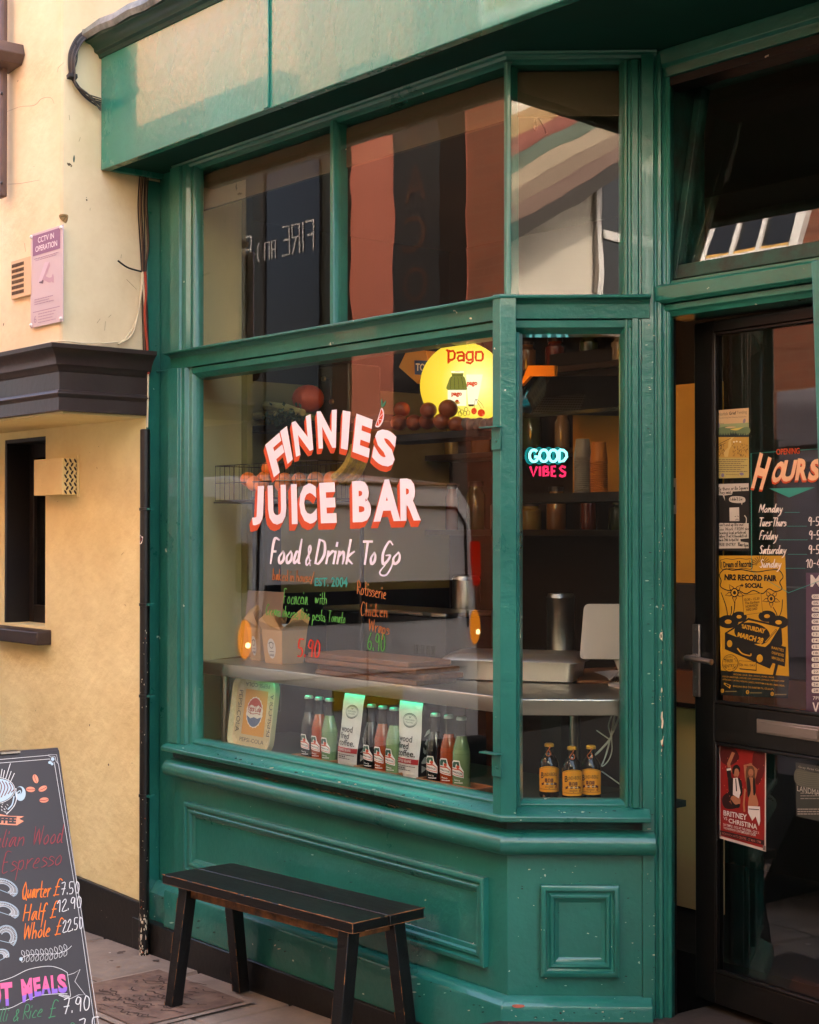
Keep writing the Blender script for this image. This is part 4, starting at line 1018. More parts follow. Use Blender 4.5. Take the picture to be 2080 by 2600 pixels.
for x0, y0, x1, y1 in ((655,1095,720,1360),(780,1180,735,1350),(750,1220,715,1350),(1215,1160,1170,1350),(1130,1230,1165,1350)): sh.curve([(x0,y0),((x0+x1)/2+14,(y0+y1)/2),(x1,y1)], 8, BKK, 2)
sh.poly([(850,1120),(1020,1100),(1035,1275),(865,1300)], YL, 3); sh.line([(850,1120),(1020,1100),(1035,1275),(865,1300),(850,1120)], 4, BKK, 4)
for k, t in enumerate(('10.30 - 15.30','The Earlham','NORWICH','NR2 3AD')):
    q = k*34; w = (140, 132, 112, 98)[k]; sh.quad(t, (868+k*7, 1148+q-k*3), (868+k*7+w, 1136+q-k*3), (868+k*7+w, 1158+q-k*3), (868+k*7, 1172+q-k*3), BKK, 5, 0.008)
for cx, cy, rx, ry in ((720,1360,95,60),(820,1315,70,48),(1075,1310,80,52),(1180,1365,90,60)):
    sh.ell(cx, cy, rx, ry, BKK, 2); sh.ell(cx, cy, rx*0.33, ry*0.33, YL, 3)
sh.poly([(690,1462),(905,1325),(1205,1400),(1215,1560),(1100,1790),(690,1610)], BKK, 3)
sh.poly([(712,1465),(905,1345),(1190,1412),(1100,1555),(1060,1590),(1000,1580)], YL, 4)
sh.ell(940, 1465, 165, 95, BKK, 5, rot=0.18)
sh.quad('SATURDAY', (845,1380),(1068,1425),(1055,1470),(850,1420), YL, 6, 0.05); sh.quad('MARCH 28', (815,1455),(1050,1510),(1035,1562),(805,1498), YL, 6, 0.05)
sh.line([(1160,1435),(1065,1545),(1030,1560)], 16, BKK, 6); sh.line([(1160,1435),(1065,1545)], 7, YL, 7)
sh.ell(735,1560,24,32,YL,5); sh.ell(1010,1695,28,36,YL,5); sh.curve([(808,1605),(850,1650),(920,1670),(930,1655)], 12, YL, 5)
sh.poly([(1112,1555),(1250,1590),(1240,1770),(1105,1730)], BKK, 5)
for k, t in enumerate(('RARITIES','CHEAP BOXES','NEW DEALERS')): sh.quad(t, (1122,1582+k*46),(1232,1610+k*46),(1230,1636+k*46),(1120,1606+k*46), YL, 6, 0.01)
sh.line([(1165,1745),(1140,1850)], 26, BKK, 4)
sh.ell(740,1738,74,80,BKK,4); sh.ell(740,1738,69,75,YL,5); sh.quad('FREE', (700,1705),(768,1700),(768,1728),(700,1733), BKK, 6, 0.01); sh.quad('ENTRY', (695,1752),(782,1746),(782,1774),(696,1780), BKK, 6, 0.01)
sh.arctext('LICENSED BAR', 740, 1738, 52, 14, 195, 350, BKK, 6); sh.arctext('CHEAP HOT DRINKS', 740, 1738, 52, 14, 170, 10, BKK, 6, inward=True)
sh.poly([(826,1722),(980,1732),(980,1808),(826,1795)], BKK, 4); sh.poly([(822,1715),(976,1727),(976,1800),(822,1786)], YL, 5); sh.line([(822,1715),(976,1727),(976,1800),(822,1786),(822,1715)], 3, BKK, 6); sh.quad('DJs ALL DAY', (828,1740),(972,1750),(972,1776),(828,1766), BKK, 7, 0.01)
for t, x0, y0, x1, y1 in (('REGGAE | DUB | SKA | ROCK | PUNK | INDIE',770,1832,1138,1862),('DISCO | BOOGIE | HOUSE | UK GARAGE | JUNGLE | HIP HOP | POP',668,1852,1232,1897),('AFRICAN | LATIN | ROOTS | JAZZ | RHYTHM & BLUES | R&B | SOUL',668,1878,1235,1938)):
    sh.quad(t, (x0,y0),(x1,y1-0),(x1,y1+18),(x0,y0+18), YL, 3, 0.004)
sh.quad("BARGAIN BINS TO RARITIES 7's, 12's & LP's", (765,1938),(1135,1968),(1135,1988),(765,1957), YL, 3, 0.004)
for x, y, t in ((667,1990,''),(897,2003,'f'),(1122,2018,'')):
    sh.ell(x,y,15,18,YL,3)
    if t: sh.text(t, x-5, y+12, x+6, y-13, BKK, 4, 0.03)
    else: sh.arc(x,y,7,9,3,BKK,4)
    sh.squig(x+24, y+6, x+130, 9, flat('#7a6a3c'), 3, x)
sh.poly([(682,1915),(745,1940),(735,1970),(680,1930)], YL, 3); sh.poly([(700,1925),(735,1942),(730,1958),(695,1935)], BKK, 4)
sh.done('printed_sheet', rf)

bp2 = poster('gig_poster', 'red gig poster with two drawn dancers taped to the lower door glass', dq(0.13, 0.6, 0))
sh = dsheet(1650, 1780, 2.63)
RED = flat('#8d1610'); SK1 = flat('#a86a48'); HR = flat('#1c120e'); WHT = flat('#d8ccc0')
sh.poly([(465,276),(778,330),(777,1006),(466,916)], flat('#cbb8aa'), 0)
sh.poly([(474,290),(772,338),(768,985),(474,900)], RED, 1)
sh.blob([(480,300),(560,310),(600,380),(540,430),(480,400)], flat('#4d0b08'), 2); sh.blob([(700,340),(768,350),(765,480),(720,560),(690,450)], flat('#5c0d09'), 2); sh.blob([(490,640),(560,600),(600,690),(560,720),(500,710)], flat('#2a0a08'), 2)
# first dancer: dark jacket, one arm raised
sh.line([(543,470),(530,420),(560,350)], 22, SK1, 3); sh.blob([(528,480),(560,520),(610,520),(622,610),(600,640),(545,640),(528,580)], HR, 3); sh.line([(535,500),(530,455)], 28, HR, 4); sh.line([(524,458),(542,455)], 14, WHT, 5)
sh.poly([(562,515),(592,512),(612,610),(600,650),(560,625)], WHT, 5); sh.line([(580,520),(585,600)], 7, HR, 6); sh.blob([(552,635),(604,640),(606,690),(570,700),(545,680)], SK1, 4); sh.blob([(545,655),(575,690),(605,686),(600,712),(560,705)], HR, 5)
sh.ell(582,480,20,30,SK1,5); sh.blob([(556,470),(565,435),(590,425),(608,450),(602,475),(595,452),(575,455),(566,490)], HR, 6); sh.line([(575,502),(588,503)], 3, flat('#5c1a16'), 6)
# second dancer: arms over the head, long fair hair
sh.line([(650,530),(640,430),(680,425)], 20, SK1, 3); sh.line([(700,520),(715,460),(672,425)], 20, SK1, 3); sh.blob([(650,450),(680,432),(702,455),(712,560),(695,620),(660,600),(645,540)], flat('#6a4428'), 4)
sh.ell(680,478,17,26,SK1,5); sh.blob([(660,520),(700,520),(708,600),(730,690),(700,712),(662,700),(668,620)], SK1, 5); sh.blob([(655,520),(672,520),(680,600),(660,640)], HR, 6); sh.blob([(694,520),(708,525),(712,610),(698,625)], HR, 6)
sh.poly([(662,700),(742,705),(744,800),(735,835),(712,770),(690,800),(662,745)], WHT, 6); sh.line([(668,720),(735,725)], 5, HR, 7); sh.line([(640,590),(632,690),(636,735)], 12, SK1, 4)
sh.line([(672,494),(686,494)], 3, flat('#5c1a16'), 6)
rnd = random.Random(8)
for k in range(24): sh.ell(rnd.uniform(485,765), rnd.uniform(360,690), 2.5, 3, flat('#c8725a'), 4, 6)
sh.quad('BRITNEY', (499,728),(655,758),(655,796),(499,762), WHT, 8, 0.02); sh.quad('VS', (499,770),(524,775),(524,796),(499,790), WHT, 8, 0.01); sh.quad('CHRISTINA', (534,782),(724,822),(724,858),(534,812), WHT, 8, 0.02)
sh.quad('DR TEMPLE - DOG AT THE OPERA - CECE X', (499,815),(738,872),(738,890),(499,830), WHT, 8, 0.004); sh.quad('THE NORWICH CONTEMPORARY CHOIR', (499,838),(715,886),(715,904),(499,853), WHT, 8, 0.004)
sh.poly([(474,862),(768,930),(768,962),(474,890)], flat('#2e0b09'), 5); sh.quad('NORWICH ARTS CENTRE - 27 MAR / 7PM', (490,874),(748,934),(748,952),(490,890), flat('#b8695a'), 8, 0.004)
for x, y in ((472, 888), (770, 980)): sh.poly([(x-9,y-18),(x+9,y-12),(x+8,y+18),(x-9,y+14)], flat('#7d6a60'), 6)
sh.done('printed_sheet', bp2)
lm = poster('gallery_poster', 'faded grey gallery poster inside the lower door glass, right of the red poster', dq(0.42, 0.7, 0))
sh = dsheet(1650, 1780, 2.63, -0.0165)
sh.poly([(975,408),(1330,470),(1330,850),(980,768)], flat('#3a3a34'), 0); sh.blob([(980,455),(1100,480),(1330,520),(1330,620),(1200,600),(990,560)], flat('#575648'), 1)
for k in range(8): sh.curve([(985,470+k*12),(1060,480+k*14),(1140,490+k*13),(1320,530+k*12)], 3, flat('#6c6a58'), 2)
sh.quad('Gray Area Gallery', (997,432),(1180,462),(1180,482),(997,450), flat('#a89f90'), 3); sh.quad('LANDMARKS', (988,565),(1200,605),(1200,650),(988,600), flat('#b8afa0'), 3)
for k in range(3): sh.squig(1010, 615+k*18, 1200, 6, flat('#8a8376'), 3, k); sh.squig(990, 722+k*16, 1180, 7, flat('#9a9184'), 3, k+9)
sh.done('printed_sheet', lm)

# ================================================================ painted name on the big window
GP = (0, YF+0.024, 0); NY = (0, -1, 0)
WL = flat('#f4ebec', 0.5); OL = flat('#d24a12', 0.5)
sh = pxsheet(GP, NY, 450, 850, 2.156)
def c5(p): return ((480+p[0]/3.45-450)*2.156, (p[1]/3.45)*2.156)
LT = [('F',(672,965),(795,858),(871,1145),(748,1250)),('I',(803,845),(862,800),(915,1090),(868,1133)),('N',(903,770),(1070,695),(1094,1005),(943,1070)),('N',(1123,672),(1300,655),(1291,990),(1140,998)),('I',(1352,662),(1420,675),(1395,1010),(1335,995)),('E',(1472,690),(1617,745),(1580,1078),(1437,1025))]
LT = [(t,)+tuple(c5(p) for p in q) for t, *q in LT]
LT.append(('S',(1096,500),(1212,545),(1186,742),(1064,688)))
def top(x): return 829-(x-430)*0.051
def bot(x): return 1043-(x-430)*0.030
for t, x0, x1, s in (('J',415,475,-4),('U',500,600,2),('I',628,660,3),('C',672,766,4),('E',785,872,5),('B',962,1064,2),('A',1078,1226,0),('R',1224,1336,2)):
    LT.append((t,(x0-s,top(x0)),(x1-s,top(x1)),(x1+s,bot(x1)),(x0+s,bot(x0))))
BOLD = {'I': 0.0, 'F': 0.05, 'N': 0.045, 'E': 0.05, 'S': 0.05, 'J': 0.055, 'U': 0.05, 'C': 0.05, 'B': 0.05, 'A': 0.05, 'R': 0.05}
for t, *q in LT:
    for k in range(13):
        f = 1-k/12; dx, dy = -17*f, 36*f
        if t in 'FINNIES' and q[0][1] < 700: dx, dy = -12*f, 30*f
        w = [(a+dx, b+dy) for a, b in q]; sh.k = 0
        sh.quad(t, *w, OL, 0, BOLD[t], extra=0.00012*k)
    sh.k = 0; sh.quad(t, *q, WL, 0, BOLD[t], extra=0.0022)
# orange wedge used as the apostrophe
sw = pxsheet(GP, NY, 480, 850, 3.45); sw.mb = sh.mb
sw.blob([(1690,640),(1708,668),(1712,712),(1700,765),(1668,808),(1636,800),(1655,745),(1672,690)], WL, 3)
sw.blob([(1690,652),(1702,676),(1704,712),(1692,758),(1665,795),(1645,790),(1662,742),(1678,695)], OL, 5)
for p in ((1706,690),(1700,748),(1672,792)): sw.line([(1664,738), p], 4, WL, 7)
sw.line([(1690,652),(1664,738),(1643,792)], 5, WL, 7)
sw.blob([(1691,632),(1685,600),(1690,558),(1699,590),(1698,618)], flat('#1f7a58'), 3); sw.blob([(1699,634),(1706,605),(1728,575),(1724,605),(1712,626)], flat('#1f7a58'), 3)
sh.done('painted_lettering', mainpane)
sh = pxsheet(GP, NY, 450, 850, 2.156)
sh.script('Food', (505,1250),(672,1250),(0,-128), 15, WL, 2, 0.30, taper=True, smooth=5)
sh.script('&', (700,1262),(735,1262),(0,-108), 11, WL, 2, 0.25, taper=True, smooth=5)
sh.script('Drink', (748,1250),(968,1252),(0,-128), 15, WL, 2, 0.30, taper=True, smooth=5)
sh.script('To', (1008,1254),(1088,1254),(0,-122), 15, WL, 2, 0.28, taper=True, smooth=5); sh.script('Go', (1108,1254),(1222,1254),(0,-122), 15, WL, 2, 0.28, taper=True, smooth=5)
sh.curve([(1182,1225),(1178,1262),(1150,1312),(1120,1316),(1112,1296),(1140,1262)], 10, WL, 2, taper=True)
sh.done('painted_script', mainpane)
sh = pxsheet(GP, NY, 450, 850, 2.156)
PO, PG, PR = flat('#b86a2c'), flat('#4d9a3a'), flat('#d6371c')
sh.quad('EST. 2004', (755,1330),(936,1325),(934,1383),(753,1376), flat('#2f917c'), 2, 0.03)
sh.script('baked in house/', (522,1340),(748,1356),(0,-60), 3.8, PO, 2, 0.12, 0.25); sh.script('Focaccia', (582,1472),(716,1476),(0,-78), 4, PG, 2, 0.1, 0.25); sh.script('with', (752,1472),(822,1474),(0,-62), 4, PG, 2, 0.1, 0.25)
sh.script('Cream cheese, Brie, pesto, Tomato', (484,1532),(922,1580),(4,-58), 4, PG, 2, 0.08, 0.3)
sh.script('Rotisserie', (984,1416),(1146,1448),(0,-72), 4, PO, 2, 0.1, 0.25); sh.script('Chicken', (1002,1534),(1154,1546),(0,-72), 4, PO, 2, 0.1, 0.25); sh.script('Wraps', (1046,1622),(1162,1642),(0,-66), 4, PO, 2, 0.1, 0.25)
sh.script('6.90', (1040,1722),(1140,1730),(0,-92), 6, PG, 2, 0.1, 0.2); sh.script('5.90', (655,1760),(782,1768),(0,-92), 8, PR, 2, 0.15, 0.2)
sh.done('marker_writing', mainpane)

# ================================================================ black bench
yaw, tl = 0.018, 0.031; bc = Vector((-4.602, 3.297, gz(-4.602)+0.505))
EX = Vector((math.cos(yaw)*math.cos(tl), math.sin(yaw)*math.cos(tl), math.sin(tl))); EY = Vector((-math.sin(yaw), math.cos(yaw), 0)); EZ = EX.cross(EY)
WOODK = mat('black_bench_paint', '#0a0806', 0.42, spec=0.45, bump=0.35, bscale=26, stretch=(1, 6, 6), var=0.35, vscale=7)
WORN = mat('worn_bench_wood', '#96602f', 0.65, bump=0.3, bscale=30, var=0.5, vscale=14, dark='#160f0a')
bench = thing('bench', 'low black painted wooden bench with worn edges in front of the green panels', 'bench', bc-EZ*0.505)
def bq_(a, b, c): return bc+EX*a+EY*b+EZ*c
L2, W2 = 0.592, 0.162
m = MB()
for b0, b1 in ((-W2, -0.002), (0.002, W2)):
    pts = [(-L2, b0), (L2, b0), (L2, b1), (-L2, b1)]
    if b1 > 0.01: pts = [(-L2+0.004, b0), (L2, b0), (L2, b1-0.006), (L2-0.006, b1), (-L2+0.03, b1), (-L2+0.012, b1-0.012)]
    m.prism([bq_(a, b, -0.036) for a, b in pts], EZ*0.036, WOODK)
seat = obj('seat', m, bench, bevel=0.004)
# bare wood showing along the worn edges
m = MB(); rnd = random.Random(12)
def wear(p, q, n, r0):
    for i in range(n):
        t0 = i/n; t1 = (i+1)/n
        if rnd.random() < 0.16: continue
        m.tube([p.lerp(q, t0), p.lerp(q, t1)], [r0*rnd.uniform(0.5, 1.2), r0*rnd.uniform(0.5, 1.2)], WORN, 5)
e = 0.0008
wear(bq_(-L2, -W2+e, -e), bq_(L2, -W2+e, -e), 60, 0.0022); wear(bq_(L2-e, -W2, -e), bq_(L2-e, W2, -e), 16, 0.0024); wear(bq_(L2-e, -W2+e, -0.034), bq_(L2-e, -W2+e, 0), 4, 0.002); wear(bq_(-L2, -W2, -0.035), bq_(L2, -W2, -0.035), 40, 0.0009)
wear(bq_(L2-e, -W2, -0.035), bq_(L2-e, W2, -0.035), 12, 0.0014)
obj('worn_edges', m, seat)
m = MB()
for b in (-0.097, 0.097): m = MB(); m.obox(bq_(0, b, -0.060), EX*0.50, EY*0.011, EZ*0.0238, WORN); obj('apron', m, bench, bevel=0.002)
m = MB()
for a in (-0.475, 0.49): m = MB(); m.obox(bq_(a, 0, -0.058), EX*0.011, EY*0.0855, EZ*0.0215, WORN); obj('end_rail', m, bench, bevel=0.002)
for sa_ in (-1, 1):
    for sb_ in (-1, 1):
        ca = 0.498*sa_
        t = bq_(ca, 0.100*sb_, -0.0365); k = bq_(ca+0.012*sa_, (0.172 if sb_ < 0 else 0.148)*sb_, -0.505)
        d = (k-t); s_ = (t.z-gz(t.x)-0.004)/(-(d.z)+GS*d.x); k = t+d*s_
        m = MB(); h = 0.026
        m.rings([[t+EX*h*1.05*i+EY*h*j for i, j in ((-1,-1),(1,-1),(1,1),(-1,1))], [k+EX*h*i+EY*h*0.95*j+Vector((0,0,GS*h*i)) for i, j in ((-1,-1),(1,-1),(1,1),(-1,1))]], WOODK, smooth=False)
        lg = obj('leg', m, bench, bevel=0.003)
        m = MB()
        for i, j in ((1, -1), (-1, -1)):
            p, q = t+EX*h*1.05*i+EY*h*j, k+EX*h*i+EY*h*0.95*j
            for n_ in range(18):
                if rnd.random() < 0.45: m.tube([p.lerp(q, n_/18), p.lerp(q, (n_+1)/18)], [0.0012*rnd.uniform(0.4, 1.3)]*2, WORN, 5)
        if m.f: obj('worn_edge', m, lg)

# ================================================================ chalkboard A-frame
BW = Vector((0.188, 0.982, 0)).normalized(); BNh = Vector((BW.y, -BW.x, 0))
BQ = CAM+ray(150, 1905)*4.8; rd_ = ray(245, 2600)
BU = (BQ-(CAM+rd_*((BQ-CAM).dot(BW)/rd_.dot(BW)))).normalized(); BN = BW.cross(BU); lean = math.atan2(-BU.dot(BNh), BU.z)
if BN.dot(CAM-Vector((-4.384, 2.264, 0.924))) < 0: BN = -BN
BP = Vector((-4.384, 2.264, 0.924))
BW_ = 0.62
ab_ = thing('chalkboard_sign', 'black A-frame chalkboard with coloured chalk menu at the lower left', 'signboard', BP-BW*BW_/2-ZV*(0.924-gz(-4.3)))
CHK = mat('chalkboard_black', '#241e20', 0.6, bump=0.1, bscale=20, var=0.25, vscale=4)
EDGE = mat('board_edge_wood', '#5a2f1e', 0.6)
gzb = gz(-4.2)
blen = (BP.z-gzb)/BU.z
m = MB(); c = BP-BW*(BW_/2)-BU*(blen/2)-BN*0.009
m.obox(c, BW*(BW_/2), BU*(blen/2), BN*0.009, CHK)
brd = obj('front_board', m, ab_, bevel=0.002)
BU2 = (ZV*math.cos(lean)+BNh*math.sin(lean)); BT2 = BP-BNh*0.028+BW*0.006; bl2 = (BP.z-gz(-4.8))/BU.z
m = MB(); m.obox(BT2-BW*(BW_/2)-(ZV*math.cos(lean)+BNh*math.sin(lean))*(bl2/2), BW*(BW_/2), BU2*(bl2/2), (BN+ZV*0)*0.0+BW.cross(BU2)*0.009, CHK)
obj('rear_board', m, ab_, bevel=0.002)
m = MB(); m.obox(BP-BW*BW_*0.25-BNh*0.013+ZV*0.004, BW*0.03, BNh*0.02, ZV*0.003, STEEL); obj('hinge', m, ab_)
def bsheet(ox, oy, s): return pxsheet(BP, BN, ox, oy, s)
CW, CBL, CRD, COR, CGN, CPK, CPU, CPE = [mat('chalk_'+n, c, 0.9, bump=0.2, bscale=300) for n, c in (('white','#cfcbc8'),('blue','#a9bcc6'),('red','#8e2f36'),('orange','#dd6e1e'),('green','#3f7f55'),('pink','#e0628f'),('purple','#8a63c0'),('peach','#d98a6c'))]
sh = bsheet(0, 1880, 5.39)
sh.line([(-900,340),(655,205),(700,230),(752,222),(768,290),(800,322),(1085,2160),(1500,4900)], 6, CW); sh.line([(-900,385),(680,255),(690,290),(742,300),(1050,2160),(1440,4900)], 6, CW); sh.line([(660,200),(775,197),(795,320)], 5, CW)
sh.ell(720,258,24,24,CBL,1); sh.ell(682,305,24,20,CBL,1); sh.ell(712,325,18,18,CBL,1)
for p, q in (((10,510),(28,395)),((40,520),(62,412)),((75,530),(142,318)),((108,555),(152,425)),((140,575),(196,452))): sh.line([p, q], 9, CW)
sh.ell(-60,690,250,165,CBL,1,rot=-0.1); 
for k in range(5): sh.curve([(-20+k*48,545+k*14),(20+k*44,640+k*6),(-30+k*46,800-k*22)], 13, mat('chalk_brown','#6b342c',0.9), 2)
sh.arc(-60,690,262,178,7,CW,2,rot=-0.1)
sh.ell(278,730,72,100,CBL,1); sh.ell(262,690,42,50,CHK,2); sh.curve([(230,720),(270,690),(280,720),(250,740)], 12, CBL, 3)
sh.curve([(215,660),(228,780),(190,900),(90,1012)], 11, CW, 2); sh.curve([(190,770),(165,880),(110,945)], 18, CBL, 2)
for k in range(16): x, y = random.uniform(10, 110), random.uniform(830, 990); sh.line([(x, y), (x+14, y+16)], 5, CW, 2)
for x, y, r in ((485,528,1.25),(418,672,0.05),(585,662,-0.45),(602,818,-0.1)):
    sh.ell(x,y,62,36,CPE,1,rot=r); d = Vector((math.cos(r), math.sin(r))); sh.curve([(x-d.x*55,y-d.y*55),(x-d.y*6,y+d.x*6),(x+d.x*55,y+d.y*55)], 8, CRD, 2)
sh.poly([(-300,1010),(0,1012),(120,1035),(330,1040),(260,1075),(325,1108),(230,1165),(120,1160),(-300,1130)], CPE, 1)
sh.quad('COFFEE', (-190,1028),(228,1048),(215,1148),(-190,1130), CHK, 3, 0.06)
sh.script('Italian', (-260,1485),(330,1440),(0,-235), 13, CRD, 2, 0.35, taper=True); sh.script('Wood', (425,1440),(850,1400),(0,-250), 13, CRD, 2, 0.3, taper=True)
sh.script('Espresso', (5,1810),(840,1700),(0,-260), 11, CRD, 2, 0.3, taper=True)
sh.done('chalk_drawing', brd)
sh = bsheet(0, 2200, 4.107)
for k, (t, x0, y0, x1, y1, pr, px, py, qx, qy) in enumerate((('Quarter',222,335,520,315,'7.50',640,300,845,275),('Half',225,570,470,548,'12.90',605,480,868,425),('Whole',230,770,520,725,'22.50',655,690,880,645))):
    sh.script(t, (x0,y0),(x1,y1),(0,-165 if k else -165), 13, COR, 2, 0.25, taper=True); sh.script('£', (px-95,y1-12),(px-15,y1-22),(10,-165), 10, COR, 2, 0.3); sh.script(pr, (px-12,py),(qx-16,qy),(0,-120), 8, CW, 3, 0.05)
# drawn pies
for cx, cy, rx, ry, r in ((40,225,150,90,0.35),(50,460,150,85,0.3),(60,740,115,125,0.2),(-10,950,110,80,-0.5)):
    for q in (1.0, 0.93, 0.7, 0.45): sh.arc(cx,cy,rx*q,ry*q,5,CBL,1,200,395,22,rot=r)
    for a in range(205, 395, 9):
        c_, s_ = math.cos(R(a)), math.sin(R(a)); c2, s2 = math.cos(R(a+6)), math.sin(R(a+6)); cr_, sr_ = math.cos(r), math.sin(r)
        f = lambda x, y: (cx+x*cr_-y*sr_, cy+x*sr_+y*cr_)
        sh.line([f(c_*rx*0.92, s_*ry*0.92), f(c2*rx*0.72, s2*ry*0.72), f(c_*rx*0.66, s_*ry*0.66), f(c2*rx*0.46, s2*ry*0.46)], 4, CW, 2)
    sh.line([f(rx, ry*0.1), f(rx*0.4, ry*0.4), f(-rx, ry*0.35)], 5, CBL, 1)
# leafy divider
sh.curve([(205,970),(300,925),(450,915),(600,910),(700,870),(745,830)], 5, CW, 1); sh.ell(218,968,18,20,CBL,2)
for k in range(10):
    x = 250+k*49; y = 940-k*4 if k < 6 else 916-(k-6)*13
    for d in (-1, 1): sh.curve([(x,y),(x-25,y+22*d*1.2),(x-22,y+62*d),(x+4,y+40*d),(x+3,y)], 4, CW, 2)
# banner
sh.curve([(-60,1215),(120,1160),(300,1075),(500,1042),(620,1065),(700,1108)], 6, CW, 1); sh.line([(700,1108),(735,1340),(730,1365)], 5, CW, 1); sh.curve([(-60,1500),(100,1480),(250,1410),(400,1350),(600,1330),(700,1330)], 6, CW, 1)
sh.line([(705,1135),(770,1115),(835,1075),(780,1200),(888,1340),(820,1340),(735,1380),(680,1370),(612,1345)], 5, CW, 1)
for k in range(14): sh.line([(615+k*8,1330+k*1.5),(622+k*8,1350+k*1.5)], 4, CW, 1)
for t, TL, TR, BR, BL in (('H',(-175,1250),(-105,1240),(-98,1470),(-168,1480)),('O',(-95,1235),(5,1225),(15,1460),(-85,1470)),('T',(0,1220),(125,1205),(130,1450),(20,1462)),('M',(215,1180),(330,1162),(340,1390),(235,1425)),('E',(340,1168),(415,1152),(430,1350),(362,1365)),('A',(425,1150),(520,1140),(530,1328),(430,1340)),('L',(525,1140),(590,1132),(600,1320),(540,1330)),('S',(590,1128),(680,1120),(705,1320),(610,1325))):
    TL, TR, BR, BL = [Vector(p) for p in (TL, TR, BR, BL)]
    sh.quad(t, TL, TR, BR, BL, CPK, 2, 0.05)
    V, F, _ = textmesh(t, 0.05)
    # lower third of each letter is chalked purple
    def clip(P, lim):
        o = []
        for i in range(len(P)):
            a, b = P[i], P[(i+1) % len(P)]
            if a[1] <= lim: o.append(a)
            if (a[1] <= lim) != (b[1] <= lim):
                k_ = (lim-a[1])/(b[1]-a[1]); o.append((a[0]+(b[0]-a[0])*k_, lim))
        return o
    for f_ in F:
        P = clip([V[i] for i in f_], 0.30)
        if len(P) > 2: sh.poly([tuple(BL.lerp(BR, u).lerp(TL.lerp(TR, u), v)) for u, v in P], CPU, 4)
sh.script('Chilli', (-230,1640),(75,1612),(0,-140), 7, CGN, 2, 0.3); sh.script('&', (125,1620),(195,1610),(0,-120), 8, CGN, 2, 0.3); sh.script('Rice', (225,1600),(440,1560),(0,-145), 9, CGN, 2, 0.3, taper=True); sh.script('£', (490,1580),(590,1560),(0,-170), 8, CGN, 2, 0.3)
sh.script('7.90', (645,1545),(940,1490),(0,-150), 10, CW, 3, 0.05); sh.script('Lasagne £', (100,1900),(760,1780),(0,-150), 8, CGN, 2, 0.3); sh.script('7.5', (800,1760),(1040,1720),(0,-150), 10, CW, 3, 0.05)
sh.done('chalk_prices', brd)
def emis(name, c, s):
    if name in MATS: return MATS[name]
    m = bpy.data.materials.new(name); m.use_nodes = True; nt = m.node_tree; nt.nodes.clear(); o = nt.nodes.new('ShaderNodeOutputMaterial'); e = nt.nodes.new('ShaderNodeEmission'); e.inputs[0].default_value = (*lin(c), 1); e.inputs[1].default_value = s; nt.links.new(e.outputs[0], o.inputs[0]); MATS[name] = m; return m
# ================================================================ inside the shop
SAGE = mat('inner_wall_sage', '#ded39a', 0.7, bump=0.2, bscale=20, var=0.12, vscale=2)
BROWN = mat('inner_wall_brown', '#2a1a14', 0.75, var=0.25, vscale=2)
INDARK = mat('inner_dark', '#1b1712', 0.7, var=0.3, vscale=3)
CEIL = mat('inner_ceiling', '#2e281d', 0.8)
OCHRE = mat('inner_wall_lit_ochre', '#c28a2a', 0.7, var=0.2, vscale=2)  # ochre carries the orange lamp light falling on the wall
m = MB(); m.box(-6.3, -3.71, 3.62, 8.8, -0.5, 0.10, INDARK); m.box(-3.7099, 1.2, 4.31, 8.8, -0.5, 0.10, INDARK); obj('interior_floor', m, kind='structure')
m = MB(); m.box(-6.3, -3.71, 3.63, 8.8, 3.16, 3.2225, CEIL); m.box(-3.7099, 1.2, 4.17, 8.8, 3.16, 3.2225, CEIL); m.prism([(-3.7099, 3.63, 3.16), (-3.42, 3.95, 3.16), (-3.42, 4.1699, 3.16), (-3.7099, 4.1699, 3.16)], (0, 0, 0.0625), CEIL); obj('interior_ceiling', m, kind='structure')
m = MB(); m.box(-6.3, -4.62, 5.60, 5.70, 0.10, 2.3, BROWN); m.box(-6.3, -4.62, 5.60, 5.70, 2.3001, 3.16, INDARK); m.box(-4.6195, 1.2, 5.60, 5.70, 0.10, 3.16, INDARK); obj('interior_back_wall', m, kind='structure')  # upper wall coloured darker, imitating the unlit room
m = MB(); m.prism([(-5.72, 3.60, 1.04), (-5.70, 3.60, 1.04), (-5.835, 3.929, 1.04), (-5.94, 3.929, 1.04), (-5.94, 3.60, 1.04)], (0, 0, 2.12), SAGE); m.box(-6.28, -5.79, 3.93, 3.96, 1.0, 2.36, mat('inner_wall_olive', '#8f8550', 0.7)); m.box(-6.28, -5.79, 3.93, 3.96, 0.1, 0.9999, mat('inner_navy', '#1a1f28', 0.6)); m.box(-6.28, -5.79, 3.93, 3.96, 2.3601, 3.16, INDARK); m.box(-6.29, -6.27, 3.96, 5.6, 1.3, 2.36, mat('inner_wall_olive', '#8f8550', 0.7)); m.box(-6.29, -6.27, 3.96, 5.6, 2.3601, 3.16, INDARK); m.box(-6.29, -6.27, 3.96, 5.6, 0.1, 1.2995, mat('inner_navy', '#1a1f28', 0.6))  # wall coloured dark higher up and below the worktop, imitating shade
m.box(-6.0, -5.79, 3.605, 3.92, 0.1, 1.0, mat('inner_green', '#2c5a34', 0.6))
obj('interior_side_wall', m, kind='structure')
m = MB(); m.sweep([(-5.78, 3.62), (-3.705, 3.62)], [(-0.55, 0.655), (0, 0.655), (0, 0.678), (-0.55, 0.678)], mat('display_board', '#33403a', 0.6)); 
m.prism([(-3.704, 3.62, 0.655), (-3.43, 3.93, 0.655), (-3.43, 4.17, 0.655), (-3.704, 4.17, 0.655)], (0, 0, 0.022), mat('display_board', '#33403a', 0.6))
obj('display_ledge', m, shop)
